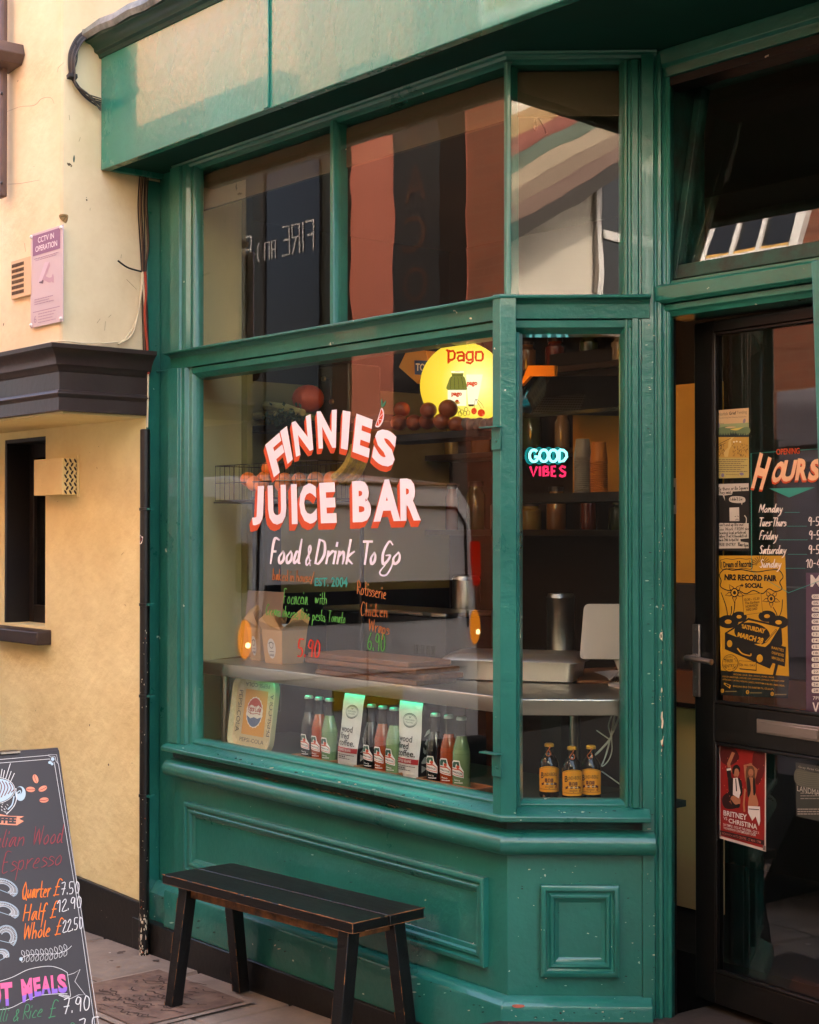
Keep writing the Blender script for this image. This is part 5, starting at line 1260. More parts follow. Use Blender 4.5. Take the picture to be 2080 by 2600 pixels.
m = MB(); m.sweep([(-5.7, 3.6), (-3.68, 3.6), (-3.39, 3.92)], [(-0.02, 3.02), (0.0, 3.02), (0, 3.17), (-0.02, 3.17)], mat('inner_lintel', '#4a3f28', 0.8)); obj('inner_lintel', m, shop)

# steel counter
ctr = thing('steel_counter', 'stainless steel worktop on tubular legs running along the inside of the window', 'counter', (-4.7, 3.9, 0.7))
CZ = 1.045
cpth = [(-5.70, 3.63), (-3.710, 3.63), (-3.449, 3.92)]
m = MB(); m.sweep(cpth, [(-0.52, CZ-0.045), (-0.008, CZ-0.045), (-0.008, CZ-0.057), (-0.001, CZ-0.057), (0, CZ-0.055), (0, CZ-0.004), (-0.004, CZ), (-0.52, CZ)], STEEL)
obj('worktop', m, ctr, bevel=0.002)
for x, y in ((-5.62, 3.70), (-3.9, 4.1)):
    m = MB(); m.lathe([(0.016, 0.679), (0.016, CZ-0.046)], (x, y, 0), STEEL, 14); obj('leg', m, ctr)
m = MB(); m.box(-5.35, -4.15, 3.640, 3.650, CZ-0.052, CZ-0.0455, emis('led_turquoise', '#10e0a8', 1.8)); obj('light_strip', m, ctr)
CABW = mat('white_cable', '#cfd6c8', 0.5)
sock = thing('cable_coil', 'coiled pale cables hanging under the steel worktop at the right', 'cables', PL(1570, 1850, (C0.x-0.15, C0.y+0.16, 0), NCH.to_3d()))
P1 = Vector((C0.x, C0.y, 0))-NCH.to_3d()*0.20
def cpx(x, y, off=0.20): return PL(1200+x/3.08, 1400+y/3.08, Vector((C0.x, C0.y, 0))-NCH.to_3d()*off, NCH.to_3d())
for pts in ([(1110,1200),(1110,1320),(1080,1460),(1050,1580),(1010,1680),(1060,1640),(1090,1560),(1088,1450),(1100,1330),(1140,1200)], [(1150,1210),(1140,1320),(1070,1470),(960,1590),(1000,1560),(1080,1460),(1065,1360),(1110,1240),(1160,1200)], [(1170,1220),(1130,1330),(1085,1440),(1040,1600),(1020,1660)], [(1010,1720),(1080,1770),(1180,1840)], [(980,1260),(1170,1290)], [(970,1400),(1070,1470)]):
    cable([cpx(x, y, 0.2+0.006*i % 0.02) for i, (x, y) in enumerate(pts)], 0.0022, CABW, sock)
q = cpx(1000, 1195, 0.15)
lt_ = thing('under_counter_light', 'flat white plastic fitting on the underside of the worktop', 'fitting', q)
m = MB(); m.rings([[Vector((q.x, q.y, CZ-0.046-dz))+UCH.to_3d()*(0.043*s*c_)+NCH.to_3d()*(0.03*s*s_) for c_, s_ in [(max(-1, min(1, 1.25*math.cos(R(a)))), max(-1, min(1, 1.25*math.sin(R(a))))) for a in range(0, 360, 15)]] for s, dz in ((1, 0), (1, 0.004), (0.85, 0.009), (0.4, 0.011))], WHITE); obj('cover', m, lt_)

# ---- soda bottles in wooden crates
KR = mat('crate_wood', '#9a6038', 0.7, bump=0.3, bscale=30, var=0.3, vscale=8, stretch=(1, 5, 5))
BG = glassmat('bottle_glass', 1.6, (0.90, 0.94, 0.92)); CAPM = mat('bottle_cap', '#9fb0a6', 0.3, metal=0.8)
def bottle(liq, txt, lbl):
    t = thing('soda_bottle', lbl, 'bottle', (0, 0, 0), 'soda bottles in the window')
    body = [(0.0, 0.0), (0.0299, 0.0), (0.0328, 0.004), (0.0328, 0.118), (0.0322, 0.135), (0.0276, 0.158), (0.0207, 0.183)]
    fill = 0.183
    m = MB(); m.lathe(body+[(0.0182, 0.193), (0.0, 0.193)], (0, 0, 0), liq, 22, cap=False); b = obj('drink', m, t)
    m = MB(); m.lathe([(0.0327, 0.128), (0.0327, 0.1282), (0.0283, 0.158), (0.0214, 0.183), (0.0167, 0.206), (0.0144, 0.225), (0.0144, 0.240), (0.0163, 0.242), (0.0163, 0.250)], (0, 0, 0), BG, 22, cap=False); obj('glass_neck', m, t)
    m = MB(); m.rings([[(r*(1+0.05*(k % 2))*math.cos(2*math.pi*k/30), r*(1+0.05*(k % 2))*math.sin(2*math.pi*k/30), z) for k in range(30)] for r, z in ((0.0178, 0.2485), (0.0178, 0.252), (0.0168, 0.258), (0.0138, 0.261))], CAPM); obj('cap', m, t)
    sh = Sheet(lambda x, y, h: Vector(((0.0330+h*0.4)*math.sin(x), -(0.0330+h*0.4)*math.cos(x), y)))
    W, D, O, G = flat('#e9e2d8'), flat('#17191a'), flat('#c9431c'), flat('#23503c')
    out = [(-0.72, 0.058), (-0.62, 0.053), (0.62, 0.046), (0.76, 0.05), (0.78, 0.064), (0.6, 0.076), (0.5, 0.085), (0.42, 0.102), (0.1, 0.108), (-0.3, 0.105), (-0.62, 0.097), (-0.75, 0.078)]
    n = 8
    for i in range(n):   # outline laid as narrow strips that follow the curve
        pass
    def strip(lo, hi, m_, z):
        N = 14; h = sh.lay(z); vs = []; fs = []
        for i in range(N+1): x = lo[0][0]+(lo[-1][0]-lo[0][0])*i/N; vs += [sh.fn(x, itp(lo, x), h), sh.fn(x, itp(hi, x), h)]
        for i in range(N): fs.append((2*i, 2*i+2, 2*i+3, 2*i+1))
        sh.mb.raw(vs, fs, m_)
    def itp(P, x):
        for (a, b), (c, d) in zip(P, P[1:]):
            if a <= x <= c: return b+(d-b)*(x-a)/max(c-a, 1e-9)
        return P[-1][1]
    strip([(-0.80, 0.056), (0.82, 0.046)], [(-0.80, 0.098), (-0.45, 0.108), (0.35, 0.108), (0.48, 0.088), (0.82, 0.070)], W, 0)
    strip([(-0.74, 0.059), (0.76, 0.050)], [(-0.74, 0.079), (0.35, 0.079), (0.76, 0.067)], O, 1)
    strip([(-0.70, 0.061), (0.70, 0.053)], [(-0.70, 0.075), (0.35, 0.074), (0.70, 0.065)], W, 2)
    strip([(-0.66, 0.082), (0.36, 0.082)], [(-0.66, 0.094), (-0.4, 0.103), (0.3, 0.104), (0.36, 0.09)], G, 1)
    strip([(-0.1, 0.080), (0.1, 0.080)], [(-0.1, 0.09), (0.0, 0.097), (0.1, 0.09)], W, 2)
    sh.ell(0.18, 0.085, 0.2, 0.006, O, 3, 10)
    sh.quad('JARRITOS', (-0.66, 0.0725), (0.64, 0.064), (0.64, 0.0555), (-0.66, 0.0635), D, 3, 0.03)
    sh.quad(txt, (-0.3, 0.0425), (0.42, 0.040), (0.42, 0.034), (-0.3, 0.0365), W, 1, 0.01); sh.squig(-0.3, 0.029, 0.7, 0.003, W, 1, 3)
    sh.done('label', t); return t
COLA = mat('cola', '#0e0a0c', 0.08, coat=0.6); MAND = mat('mandarin_soda', '#a03c10', 0.12, coat=0.6); LIME = mat('lime_soda', '#70885a', 0.15, coat=0.6)
prot = {}
ORD = ('first', 'second', 'third')
spots = [(784.5, 0), (811, 1), (837, 2), (944, 0), (972, 1), (1001, 2), (1105.6, 0), (1140, 1), (1172, 2)]
kinds = ((COLA, 'Mexican Cola', 'black cola'), (MAND, 'Mandarin', 'orange mandarin'), (LIME, 'Lime', 'pale green lime'))
where = ('crate nearest the enamel tray', 'middle crate between the two coffee bags', 'crate nearest the green corner post')
BZ = 0.690
for i, (px, k) in enumerate(spots):
    x = FY(px, 1900, 3.665).x; lab = '%s soda bottle in the %s' % (kinds[k][2], where[i//3])
    if k not in prot: prot[k] = bottle(kinds[k][0], kinds[k][1], lab); prot[k].location = (x, 3.665, BZ); prot[k].rotation_euler = (0, 0, 0.15)
    else: dup(prot[k], (x, 3.665, BZ), lab, 0.15+0.1*(i//3-1), 'soda bottles in the window')
for g_ in range(3):
    xa, xb = FY(spots[g_*3][0], 1900, 3.665).x-0.05, FY(spots[g_*3+2][0], 1900, 3.665).x+(0.05 if g_ < 2 else 0.12)
    c = thing('wooden_crate', 'shallow wooden crate, %s' % where[g_].replace('crate', 'the one'), 'crate', ((xa+xb)/2, 3.67, 0.70), 'crates in the window')
    m = MB(); m.box(xa, xb, 3.628, 3.705, 0.6783, 0.689, KR); m.box(xa, xb, 3.620, 3.6278, 0.6783, 0.713, KR); m.box(xa, xb, 3.7052, 3.713, 0.6783, 0.713, KR); m.box(xa-0.008, xa-0.0002, 3.620, 3.713, 0.6783, 0.713, KR); m.box(xb+0.0002, xb+0.008, 3.620, 3.713, 0.6783, 0.713, KR)
    obj('box', m, c, bevel=0.002)
# ---- coffee bags
BAGW = mat('bag_white', '#d9d6d0', 0.35, bump=0.5, bscale=30, bdist=0.006); BAGB = mat('bag_black', '#17161a', 0.4, bump=0.4, bscale=30, bdist=0.005); BAGR = flat('#a31d24')
def bag(pxb, pxt, yb, yt, lbl, tilt):
    xl, xr = FY(pxb[0], yb, 3.665).x, FY(pxb[1], yb, 3.665).x
    t = thing('coffee_bag', lbl, 'coffee bag', ((xl+xr)/2, 3.665, 0.70), 'coffee bags in the window')
    H = 0.302; w = xr-xl; dx = tilt; m = MB(); N = 9; dep = 0.06
    def xc(v): return dx*v*v
    def wf(v): return w*(1+0.06*v)
    def fy(v, u): return 3.665-0.004*math.sin(v*9)-0.012*math.sin(math.pi*min(1, v*1.15))*math.sin(math.pi*u)
    def bk(v): return 3.665+dep*max(0.03, 1-max(0, v-0.62)/0.34 if v > 0.62 else 1)
    F = [[Vector((xl+xc(v)+wf(v)*u, fy(v, u)+(bk(v)-3.665)*0.5*max(0, (v-0.6))*1.2, 0.6785+H*v)) for u in [i/6 for i in range(7)]] for v in [j/N for j in range(N+1)]]
    for j in range(N):
        for i in range(6): m.face([F[j][i], F[j][i+1], F[j+1][i+1], F[j+1][i]], BAGW, True)
    obj('front_panel', m, t, recalc=False)
    m = MB()
    for j in range(N):
        v0, v1 = j/N, (j+1)/N; a, b = F[j][6], F[j+1][6]
        pa, pb = Vector((a.x-0.008*math.sin(math.pi*v0), bk(v0), a.z)), Vector((b.x-0.008*math.sin(math.pi*v1), bk(v1), b.z))
        m.face([a, pa, pb, b], BAGB, True)
        a2, b2 = F[j][0], F[j+1][0]; m.face([b2, Vector((b2.x, bk(v1), b2.z)), Vector((a2.x, bk(v0), a2.z)), a2], BAGB, True)
        m.face([pa, Vector((a2.x, bk(v0), a2.z)), Vector((b2.x, bk(v1), b2.z)), pb], BAGB, True)
    obj('side_gusset', m, t, recalc=False)
    def ff(x, y, h):
        j = min(N-1, max(0, int(y*N))); i = min(5, max(0, int(x*6))); fy_, fx_ = y*N-j, x*6-i
        p = F[j][i].lerp(F[j][i+1], fx_).lerp(F[j+1][i].lerp(F[j+1][i+1], fx_), fy_); return p+Vector((0, -1, 0))*(h+0.0006)
    sh = Sheet(ff); K = flat('#1c1a1a')
    for k, s in enumerate(('wood', 'fired', 'coffee.')): sh.text(s, 0.08, 0.50-k*0.088, (0.70, 0.58, 0.86)[k], 0.58-k*0.088, K, 1, 0.012)
    sh.grid([(0.0, 0.235), (1, 0.235), (1, 0.30), (0, 0.30)], BAGR, 1, 6); sh.text('COFFEE BEANS', 0.08, 0.25, 0.74, 0.285, flat('#e3cfc8'), 3, 0.01)
    sh.squig(0.08, 0.205, 0.9, 0.008, K, 1, 2); sh.squig(0.08, 0.155, 0.7, 0.008, K, 1, 5)
    for k in range(4): sh.ell(0.13+k*0.1, 0.18, 0.032, 0.012, K, 1, 10)
    sh.poly([(0.40, 0.02), (0.48, 0.02), (0.44, 0.06)], K, 1)
    G = flat('#4f5a55'); sh.arc(0.52, 0.77, 0.30, 0.085, 0.012, G, 1); sh.arc(0.52, 0.77, 0.26, 0.072, 0.007, G, 1); sh.text('NORTHERN', 0.32, 0.765, 0.72, 0.785, G, 2); sh.text('PEACHES', 0.36, 0.735, 0.68, 0.752, G, 2); sh.line([(0.48,0.82),(0.52,0.80),(0.56,0.82)], 0.012, G, 1)
    sh.done('printed_label', t)
    sg = Sheet(lambda x, y, h: F[min(N, int(y*N))][6]*1.0+Vector((0.001+h-0.004*math.sin(math.pi*y), x*dep, (y*N-int(y*N))*H/N)))
    for k in range(5):
        y = 0.16+k*0.11; s_ = [[(0.3,y),(0.7,y+0.02),(0.3,y+0.04)], [(0.3,y),(0.7,y),(0.7,y+0.03),(0.3,y+0.03),(0.3,y)], [(0.3,y+0.04),(0.5,y),(0.7,y+0.04)], [(0.5,y),(0.7,y+0.02),(0.5,y+0.04),(0.3,y+0.02),(0.5,y)], [(0.3,y),(0.7,y+0.04)]][k]
        sg.line(s_, 0.05, flat('#c9c4bc'), 1)
    sg.done('printed_symbols', t); return t
bag((859, 907), (878, 936), 1945, 1738, 'white coffee bag with leaning top, left of the middle crate of bottles', 0.045)
bag((1008, 1063), (1035, 1095), 1978, 1756, 'white coffee bag standing upright, right of the middle crate of bottles', 0.02)

# ---- enamel drinks tray
ty = 3.70; tcx = FY(650, 1810, ty).x
et = thing('drinks_tray', 'vintage yellow and cream cola tray propped below the worktop', 'tray', (tcx, ty, 0.70))
TX0, TX1 = FY(598, 1810, ty).x-0.01, FY(703, 1810, ty).x; TZ0 = 0.681; TZ1 = FY(650, 1716, ty+0.05).z
TW, TH = TX1-TX0, TZ1-TZ0; ln = 0.14
TO = Vector((TX0, ty-0.02, TZ0)); TU = Vector((1, 0, 0)); TVv = Vector((0, math.sin(ln), math.cos(ln))); TN = Vector((0, -math.cos(ln), math.sin(ln)))
def rr_(x0, z0, x1, z1, r, n=6):
    o = []
    for cx, cz, a in ((x1-r, z1-r, 0), (x0+r, z1-r, 90), (x0+r, z0+r, 180), (x1-r, z0+r, 270)):
        o += [(cx+r*math.cos(R(a+90*i/n)), cz+r*math.sin(R(a+90*i/n))) for i in range(n+1)]
    return o
ENC = mat('enamel_cream', '#c8b68c', 0.25, coat=0.4, var=0.15, vscale=12)
m = MB(); rings_ = []
for e, d in ((0, 0.0), (0.0, 0.024), (0.004, 0.026), (0.010, 0.004), (0.020, 0.003)):
    rings_.append([TO+TU*x+TVv*z+TN*d for x, z in rr_(e, e, TW-e, TH-e, 0.05-e*0.8)])
m.rings(rings_, ENC, True, True); obj('tray_body', m, et)
sh = plane_sheet(TO+TN*0.0032, TU*TW, TVv*TH, TN)
YT = flat('#c98a1e'); NV = flat('#26241f')
sh.poly([(0.24, 0.20), (0.76, 0.20), (0.76, 0.83), (0.24, 0.83)], YT, 1)
sh.text('PEPSI-COLA', 0.22, 0.10, 0.78, 0.155, NV, 2, 0.0); sh.quad('PEPSI-COLA', (0.78, 0.87), (0.22, 0.87), (0.22, 0.925), (0.78, 0.925), NV, 2)
sh.quad('PEPSI-COLA', (0.90, 0.22), (0.90, 0.82), (0.84, 0.82), (0.84, 0.22), NV, 2) if False else sh.quad('PEPSI-COLA', (0.82, 0.22), (0.82, 0.80), (0.91, 0.80), (0.91, 0.22), NV, 2); sh.quad('PEPSI-COLA', (0.18, 0.80), (0.18, 0.22), (0.09, 0.22), (0.09, 0.80), NV, 2)
cp_ = [(0.50+0.19*math.cos(R(a))*(1.03 if k % 2 else 0.97), 0.52+0.215*math.sin(R(a))*(1.03 if k % 2 else 0.97)) for k, a in enumerate(range(0, 360, 10))]
sh.poly(cp_, flat('#ddd5c8'), 3)
up_ = [(0.50+0.175*math.cos(R(a)), 0.52+0.20*math.sin(R(a))) for a in range(20, 161, 10)]
sh.poly(up_+[(0.42, 0.62), (0.5, 0.60), (0.58, 0.625)], flat('#b03226'), 5)
dn_ = [(0.50+0.175*math.cos(R(a)), 0.52+0.20*math.sin(R(a))) for a in range(195, 346, 10)]
sh.poly(dn_+[(0.58, 0.44), (0.5, 0.455), (0.42, 0.43)], flat('#4a5f7d'), 5)
sh.script('Pepsi', (0.345, 0.535), (0.49, 0.535), (0, 0.09), 0.012, flat('#a33a30'), 6, 0.2); sh.script('Cola', (0.51, 0.535), (0.65, 0.535), (0, 0.09), 0.012, flat('#a33a30'), 6, 0.2); sh.curve([(0.36, 0.52), (0.45, 0.495), (0.56, 0.51), (0.64, 0.50), (0.62, 0.525)], 0.010, flat('#a33a30'), 6)
sh.done('printed_face', et)

# ---- ginger beer bottles in the splayed window
AMB = mat('amber_bottle', '#0c0603', 0.07, coat=0.2); LBL = mat('amber_label', '#f09a10', 0.5); GBC = mat('yellow_cap', '#d59a2a', 0.35)
def ginger(lbl):
    t = thing('ginger_beer_bottle', lbl, 'bottle', (0, 0, 0), 'ginger beer bottles')
    m = MB(); m.lathe([(0, 0), (0.032, 0), (0.0345, 0.006), (0.0345, 0.103), (0.033, 0.117), (0.027, 0.132), (0.018, 0.143), (0.0135, 0.152), (0.0125, 0.166), (0.0145, 0.168), (0.0145, 0.174), (0.0, 0.174)], (0, 0, 0), AMB, 26, cap=False); obj('glass_body', m, t)
    m = MB(); m.lathe([(0.0165, 0.1735), (0.0170, 0.176), (0.0165, 0.182), (0.013, 0.185), (0, 0.186)], (0, 0, 0), GBC, 22, cap=True); cp = obj('cap', m, t)
    m = MB(); m.tube(crv3([Vector((0.002, -0.0165, 0.177)), Vector((0.002, -0.022, 0.172)), Vector((-0.003, -0.021, 0.163)), Vector((-0.011, -0.022, 0.152)), Vector((-0.004, -0.024, 0.143)), Vector((0.006, -0.023, 0.150)), Vector((0.001, -0.022, 0.162))]), 0.0016, mat('pull_ring', '#c8601c', 0.4), 6); obj('pull_ring', m, cp)
    sh = Sheet(lambda x, y, h: Vector(((0.0347+h*0.4)*math.sin(x), -(0.0347+h*0.4)*math.cos(x), y)))
    N = 20; h = sh.lay(0); vs = []; fs = []
    def tp(x): return 0.099+0.011*math.cos(x*1.25)
    for i in range(N+1): x = -1.35+2.7*i/N; vs += [sh.fn(x, 0.020, h), sh.fn(x, tp(x), h)]
    for i in range(N): fs.append((2*i, 2*i+2, 2*i+3, 2*i+1))
    sh.mb.raw(vs, fs, LBL)
    BRN_ = flat('#5b1d10'); K = flat('#2a1508')
    for off, c, w in ((0, BRN_, 0.07),): 
        sh.line([(-1.1+2.2*i/16, 0.0295) for i in range(17)], 0.0012, BRN_, 1); sh.line([(-1.08+2.16*i/16, tp(-1.08+2.16*i/16)-0.003) for i in range(17)], 0.0012, BRN_, 1)
    sh.quad('B', (-0.92, 0.086), (-0.58, 0.089), (-0.58, 0.068), (-0.92, 0.066), K, 2, 0.02)
    for k, chh in enumerate('UNDABERG'):
        x = -0.55+k*0.175; z = 0.0755+0.005*math.cos((x-0.1)*1.5); sh.text(chh, x, z-0.004, x+0.14, z+0.0075, K, 2, 0.01)
    for k in (-0.32, 0.0, 0.28):
        sh.poly([(k-0.12, 0.055), (k+0.12, 0.055), (k+0.14, 0.0615), (k+0.11, 0.068), (k-0.11, 0.068), (k-0.14, 0.0615)], flat('#8a4a1c'), 1)
        for q in (0.058, 0.065): sh.line([(k-0.12, q), (k+0.12, q)], 0.001, K, 3)
    for a, b in ((-0.66, -0.2), (-0.2, 0.25), (0.25, 0.66)): sh.poly([(a, 0.0445), (b, 0.0445), (b, 0.0535), (a, 0.0535)], BRN_, 3)
    sh.poly([(-0.66, 0.0435), (-0.66, 0.0515), (-0.88, 0.0495), (-0.8, 0.0455), (-0.88, 0.0415)], BRN_, 2); sh.poly([(0.66, 0.0435), (0.66, 0.0515), (0.88, 0.0495), (0.8, 0.0455), (0.88, 0.0415)], BRN_, 2)
    sh.text('GINGER BEER', -0.5, 0.0472, 0.5, 0.0508, flat('#e8d4b0'), 5, 0.02)
    sh.squig(-0.4, 0.040, 0.4, 0.0014, BRN_, 1, 2); sh.squig(-0.4, 0.0365, 0.4, 0.0014, BRN_, 1, 4); sh.ell(0.72, 0.037, 0.14, 0.005, flat('#c06a10'), 1, 14); sh.ell(0, 0.0328, 0.05, 0.0014, BRN_, 1, 8)
    sh.done('label', t); return t
GZ_ = 0.692
gts = []
for i, (px, py) in enumerate(((1394.8, 2022), (1452.6, 2032), (1501, 2029))):
    p = GZ(px, py, GZ_); gts.append(p)
lbs = ('brown ginger beer bottle with orange label, leftmost on the wooden tray', 'brown ginger beer bottle with orange label, front and centre of the wooden tray', 'brown ginger beer bottle with orange label, on the tray beside the coiled cables')
gp0 = ginger(lbs[0]); gp0.location = gts[0]; gp0.rotation_euler = (0, 0, 0.78)
dup(gp0, gts[1], lbs[1], 0.92); dup(gp0, gts[2], lbs[2], 0.70)
gc = sum(gts, Vector())/3
wt = thing('wooden_tray', 'small wooden tray under the three ginger beer bottles', 'tray', (gc.x, gc.y, 0.70))
m = MB(); m.obox((gc.x, gc.y, 0.6848), UCH.to_3d()*0.088, NCH.to_3d()*0.042, ZV*0.0058, KR)
for s in (-1, 1): m.obox(Vector((gc.x, gc.y, 0.6903))+UCH.to_3d()*0.0915*s, UCH.to_3d()*0.0032, NCH.to_3d()*0.042, ZV*0.0113, KR)
obj('base', m, wt, bevel=0.0015)

# ---- on the worktop
KRAFT = mat('kraft_card', '#c79f70', 0.75, bump=0.1, bscale=60, var=0.08)
def foodbox(o, w, d, hgt, lbl, nested=0, logo=True):
    t = thing('takeaway_box', lbl, 'food box', o, 'kraft takeaway boxes')
    o = Vector(o); m = MB(); f = 0.012
    B_ = [o+Vector((x, y, 0.0006)) for x, y in ((f, f), (w-f, f), (w-f, d-f), (f, d-f))]; T_ = [o+Vector((x, y, hgt)) for x, y in ((0, 0), (w, 0), (w, d), (0, d))]
    m.face(B_[::-1], KRAFT)
    for i in range(4): m.face([B_[i], B_[(i+1) % 4], T_[(i+1) % 4], T_[i]], KRAFT)
    obj('carton', m, t, recalc=False)
    for k in range(nested+1):
        m = MB(); q = 0.006*k; e = Vector((0.002*k, 0.005*k, 0.004*k))
        a, b, c, dd = T_
        m.face([a+e, b+e, b+e+Vector((-0.006, -0.02, 0.04)), a.lerp(b, 0.62)+e+Vector((0, -0.012, 0.078)), a.lerp(b, 0.38)+e+Vector((0, -0.012, 0.078)), a+e+Vector((0.006, -0.02, 0.04))], KRAFT)
        if k == 0:
            m.face([b, c, c+Vector((0.02, -0.01, 0.025)), b.lerp(c, 0.7)+Vector((0.02, 0, 0.045)), b.lerp(c, 0.3)+Vector((0.02, 0, 0.045)), b+Vector((0.02, 0.01, 0.025))], KRAFT)
            m.face([c, dd, dd+Vector((0.01, 0.02, 0.05)), dd.lerp(c, 0.5)+Vector((0, 0.02, 0.085)), c+Vector((-0.01, 0.02, 0.05))], KRAFT)
        obj('flap', m, t, recalc=False)
    if logo:
        sh = Sheet(lambda x, y, h: B_[0].lerp(B_[1], x).lerp(T_[0].lerp(T_[1], x), y)+Vector((0, -1, -0.1))*(h+0.0004))
        sh.ell(0.45, 0.45, 0.22, 0.30, flat('#d8d2c8'), 1); K = flat('#3b352e'); sh.arc(0.45, 0.55, 0.10, 0.09, 0.02, K, 2); sh.arc(0.45, 0.58, 0.14, 0.05, 0.015, K, 2, 10, 170); sh.squig(0.33, 0.36, 0.57, 0.02, K, 2, 1); sh.text('BURGER', 0.32, 0.22, 0.58, 0.29, K, 2, 0.02)
        sh.done('sticker', t)
    return t
b0 = GZ(664, 1683, CZ)
foodbox((b0.x, b0.y, CZ), 0.150, 0.135, 0.145, 'front kraft takeaway box with round sticker, beside the wooden boards', 2)
foodbox((b0.x-0.155, b0.y+0.03, CZ), 0.10, 0.135, 0.145, 'rear kraft takeaway box with nested flaps, beside the pink card', 5, True)
q = GZ(590, 1670, CZ); mc = thing('menu_card', 'plain pinkish card standing behind the takeaway boxes', 'card', (q.x, q.y, CZ))
m = MB(); m.obox((q.x+0.11, q.y+0.09, CZ+0.15), (0.14, 0, 0), (0, 0.0015, 0), (0, 0.015, 0.149), mat('pink_card', '#a98a7c', 0.7)); obj('card', m, mc)
pl = GZ(690, 1600, CZ); 
m = MB(); pd = thing('plastic_lid', 'white plastic lid lying on the folded flaps of the front takeaway box', 'lid', FY(718, 1590, b0.y+0.05)); c = FY(718, 1590, b0.y+0.05)
m.lathe([(0.033, 0), (0.033, 0.006), (0.030, 0.008), (0, 0.008)], c, WHITE, 22); obj('rim', m, pd)
WOODB = mat('chopping_board_wood', '#80512c', 0.5, bump=0.2, bscale=20, var=0.35, vscale=6, stretch=(1, 8, 8), dark='#5a331a')
bb = GZ(800, 1712, CZ)
for k in range(4):
    t = thing('chopping_board', 'wooden chopping board, %s of the stack on the worktop' % ('lowest', 'second from the bottom', 'third from the bottom', 'topmost')[k], 'chopping board', (-5.0, 3.9, CZ+0.022*k), 'stacked chopping boards')
    x0 = bb.x+0.03*(k % 2)-0.02*k; m = MB(); m.box(x0, x0+0.62+0.03*((k*7) % 3), bb.y-0.01*k+0.015*(k % 2), bb.y+0.20, CZ+0.0006+0.022*k, CZ+0.0206+0.022*k, WOODB); obj('board', m, t, bevel=0.004)
# steel food pan with lid
p0, p1 = GZ(1130, 1728, CZ), GZ(1465, 1738, CZ)
fp = thing('food_pan', 'rectangular steel food pan with lid on the worktop behind the corner post', 'food pan', ((p0.x+p1.x)/2, (p0.y+p1.y)/2, CZ))
u_ = (p1-p0); LEN = u_.length*0.97; u_.normalize(); n_ = Vector((-u_.y, u_.x, 0)); cc = (p0+p1)/2+n_*0.13
def pan_ring(sx, sy, z, r=0.03): return [Vector((cc.x, cc.y, CZ+z))+u_*x+n_*y for x, y in rr_(-sx, -sy, sx, sy, r, 5)]
LT2 = LEN/2
PANM = mat('pan_steel', '#c9c4bd', 0.42, metal=0.85)
m = MB(); m.rings([pan_ring(LT2-0.02, 0.105, 0.001), pan_ring(LT2-0.012, 0.115, 0.006), pan_ring(LT2, 0.122, 0.075), pan_ring(LT2+0.022, 0.143, 0.077), pan_ring(LT2+0.022, 0.143, 0.080)], PANM); obj('pan', m, fp)
m = MB(); m.rings([pan_ring(LT2+0.024, 0.145, 0.0805), pan_ring(LT2+0.020, 0.141, 0.086), pan_ring(LT2-0.004, 0.118, 0.104), pan_ring(LT2-0.03, 0.10, 0.107)], mat('lid_steel', '#d6c0ae', 0.3, metal=0.9)); obj('lid', m, fp)
# stock pots
for px, py, y_, rr0, hh, lb in ((1184, 1612, 4.55, 0.062, 0.24, 'tall steel cylinder behind the wooden boards, left of the corner post'), (1424, 1672, 4.75, 0.06, 0.26, 'tall steel cylinder in the dark right of the corner post')):
    p = FY(px, py, y_); z0 = CZ
    t = thing('steel_dispenser', lb, 'dispenser', (p.x, p.y, z0), 'steel cylinders on the worktop')
    m = MB(); m.lathe([(rr0*1.03, p.z-0.02), (rr0*1.03, p.z), (rr0, p.z+0.004), (rr0, p.z+hh), (rr0*1.03, p.z+hh+0.003), (rr0*0.9, p.z+hh+0.02), (0, p.z+hh+0.024)], (p.x, p.y, 0), STEEL, 26); obj('cylinder', m, t)
    m = MB(); m.tube(crv3([Vector((p.x+0.02, p.y-rr0, p.z+0.03)), Vector((p.x+0.03, p.y-rr0-0.03, p.z+0.028)), Vector((p.x+0.05, p.y-rr0-0.045, p.z+0.012))]), 0.008, STEEL, 8); obj('tap', m, t)
    m = MB(); m.box(p.x-rr0, p.x+rr0, p.y-rr0, p.y+rr0, CZ-0.9, p.z-0.0205, INDARK); obj('stand', m, t)
# till screen
ta, tb = cpx(836, 845, 0.52), cpx(1230, 850, 0.52); tc_, td = cpx(1230, 414, 0.56), cpx(872, 414, 0.56)
ts = thing('till_screen', 'pale grey back of a tablet till leaning on the worktop', 'till screen', ((ta.x+tb.x)/2, (ta.y+tb.y)/2, CZ))
m = MB(); cx_ = (ta+tb+tc_+td)/4; n_t = (tb-ta).cross(td-ta).normalized()
def rq(a, b, c, d, ins=0.06, n=5):
    o = []
    for p, q, r in ((a, d, b), (b, a, c), (c, b, d), (d, c, a)):
        e1 = p+(q-p).normalized()*0.02; e2 = p+(r-p).normalized()*0.02
        for i in range(n+1):
            t = i/n; o.append(e1*(1-t)**2+p*2*t*(1-t)+e2*t*t)
    return o
m.prism(rq(ta, tb, tc_, td), n_t*0.012, mat('till_grey', '#cfc2b4', 0.4)); obj('casing', m, ts, bevel=0.002)
m = MB(); m.tube([cx_+n_t*0.0, Vector((cx_.x+0.06, cx_.y+0.05, CZ+0.01))], 0.012, mat('till_grey', '#cfc2b4', 0.4), 10); m.lathe([(0.07, 0.0005), (0.07, 0.008), (0.0, 0.010)], (cx_.x+0.06, cx_.y+0.05, CZ), mat('till_grey', '#cfc2b4', 0.4), 20); obj('stand', m, ts)
cw = thing('serving_board', 'brown wooden board lying under papers beside the till', 'board', cpx(1050, 985, 0.5))
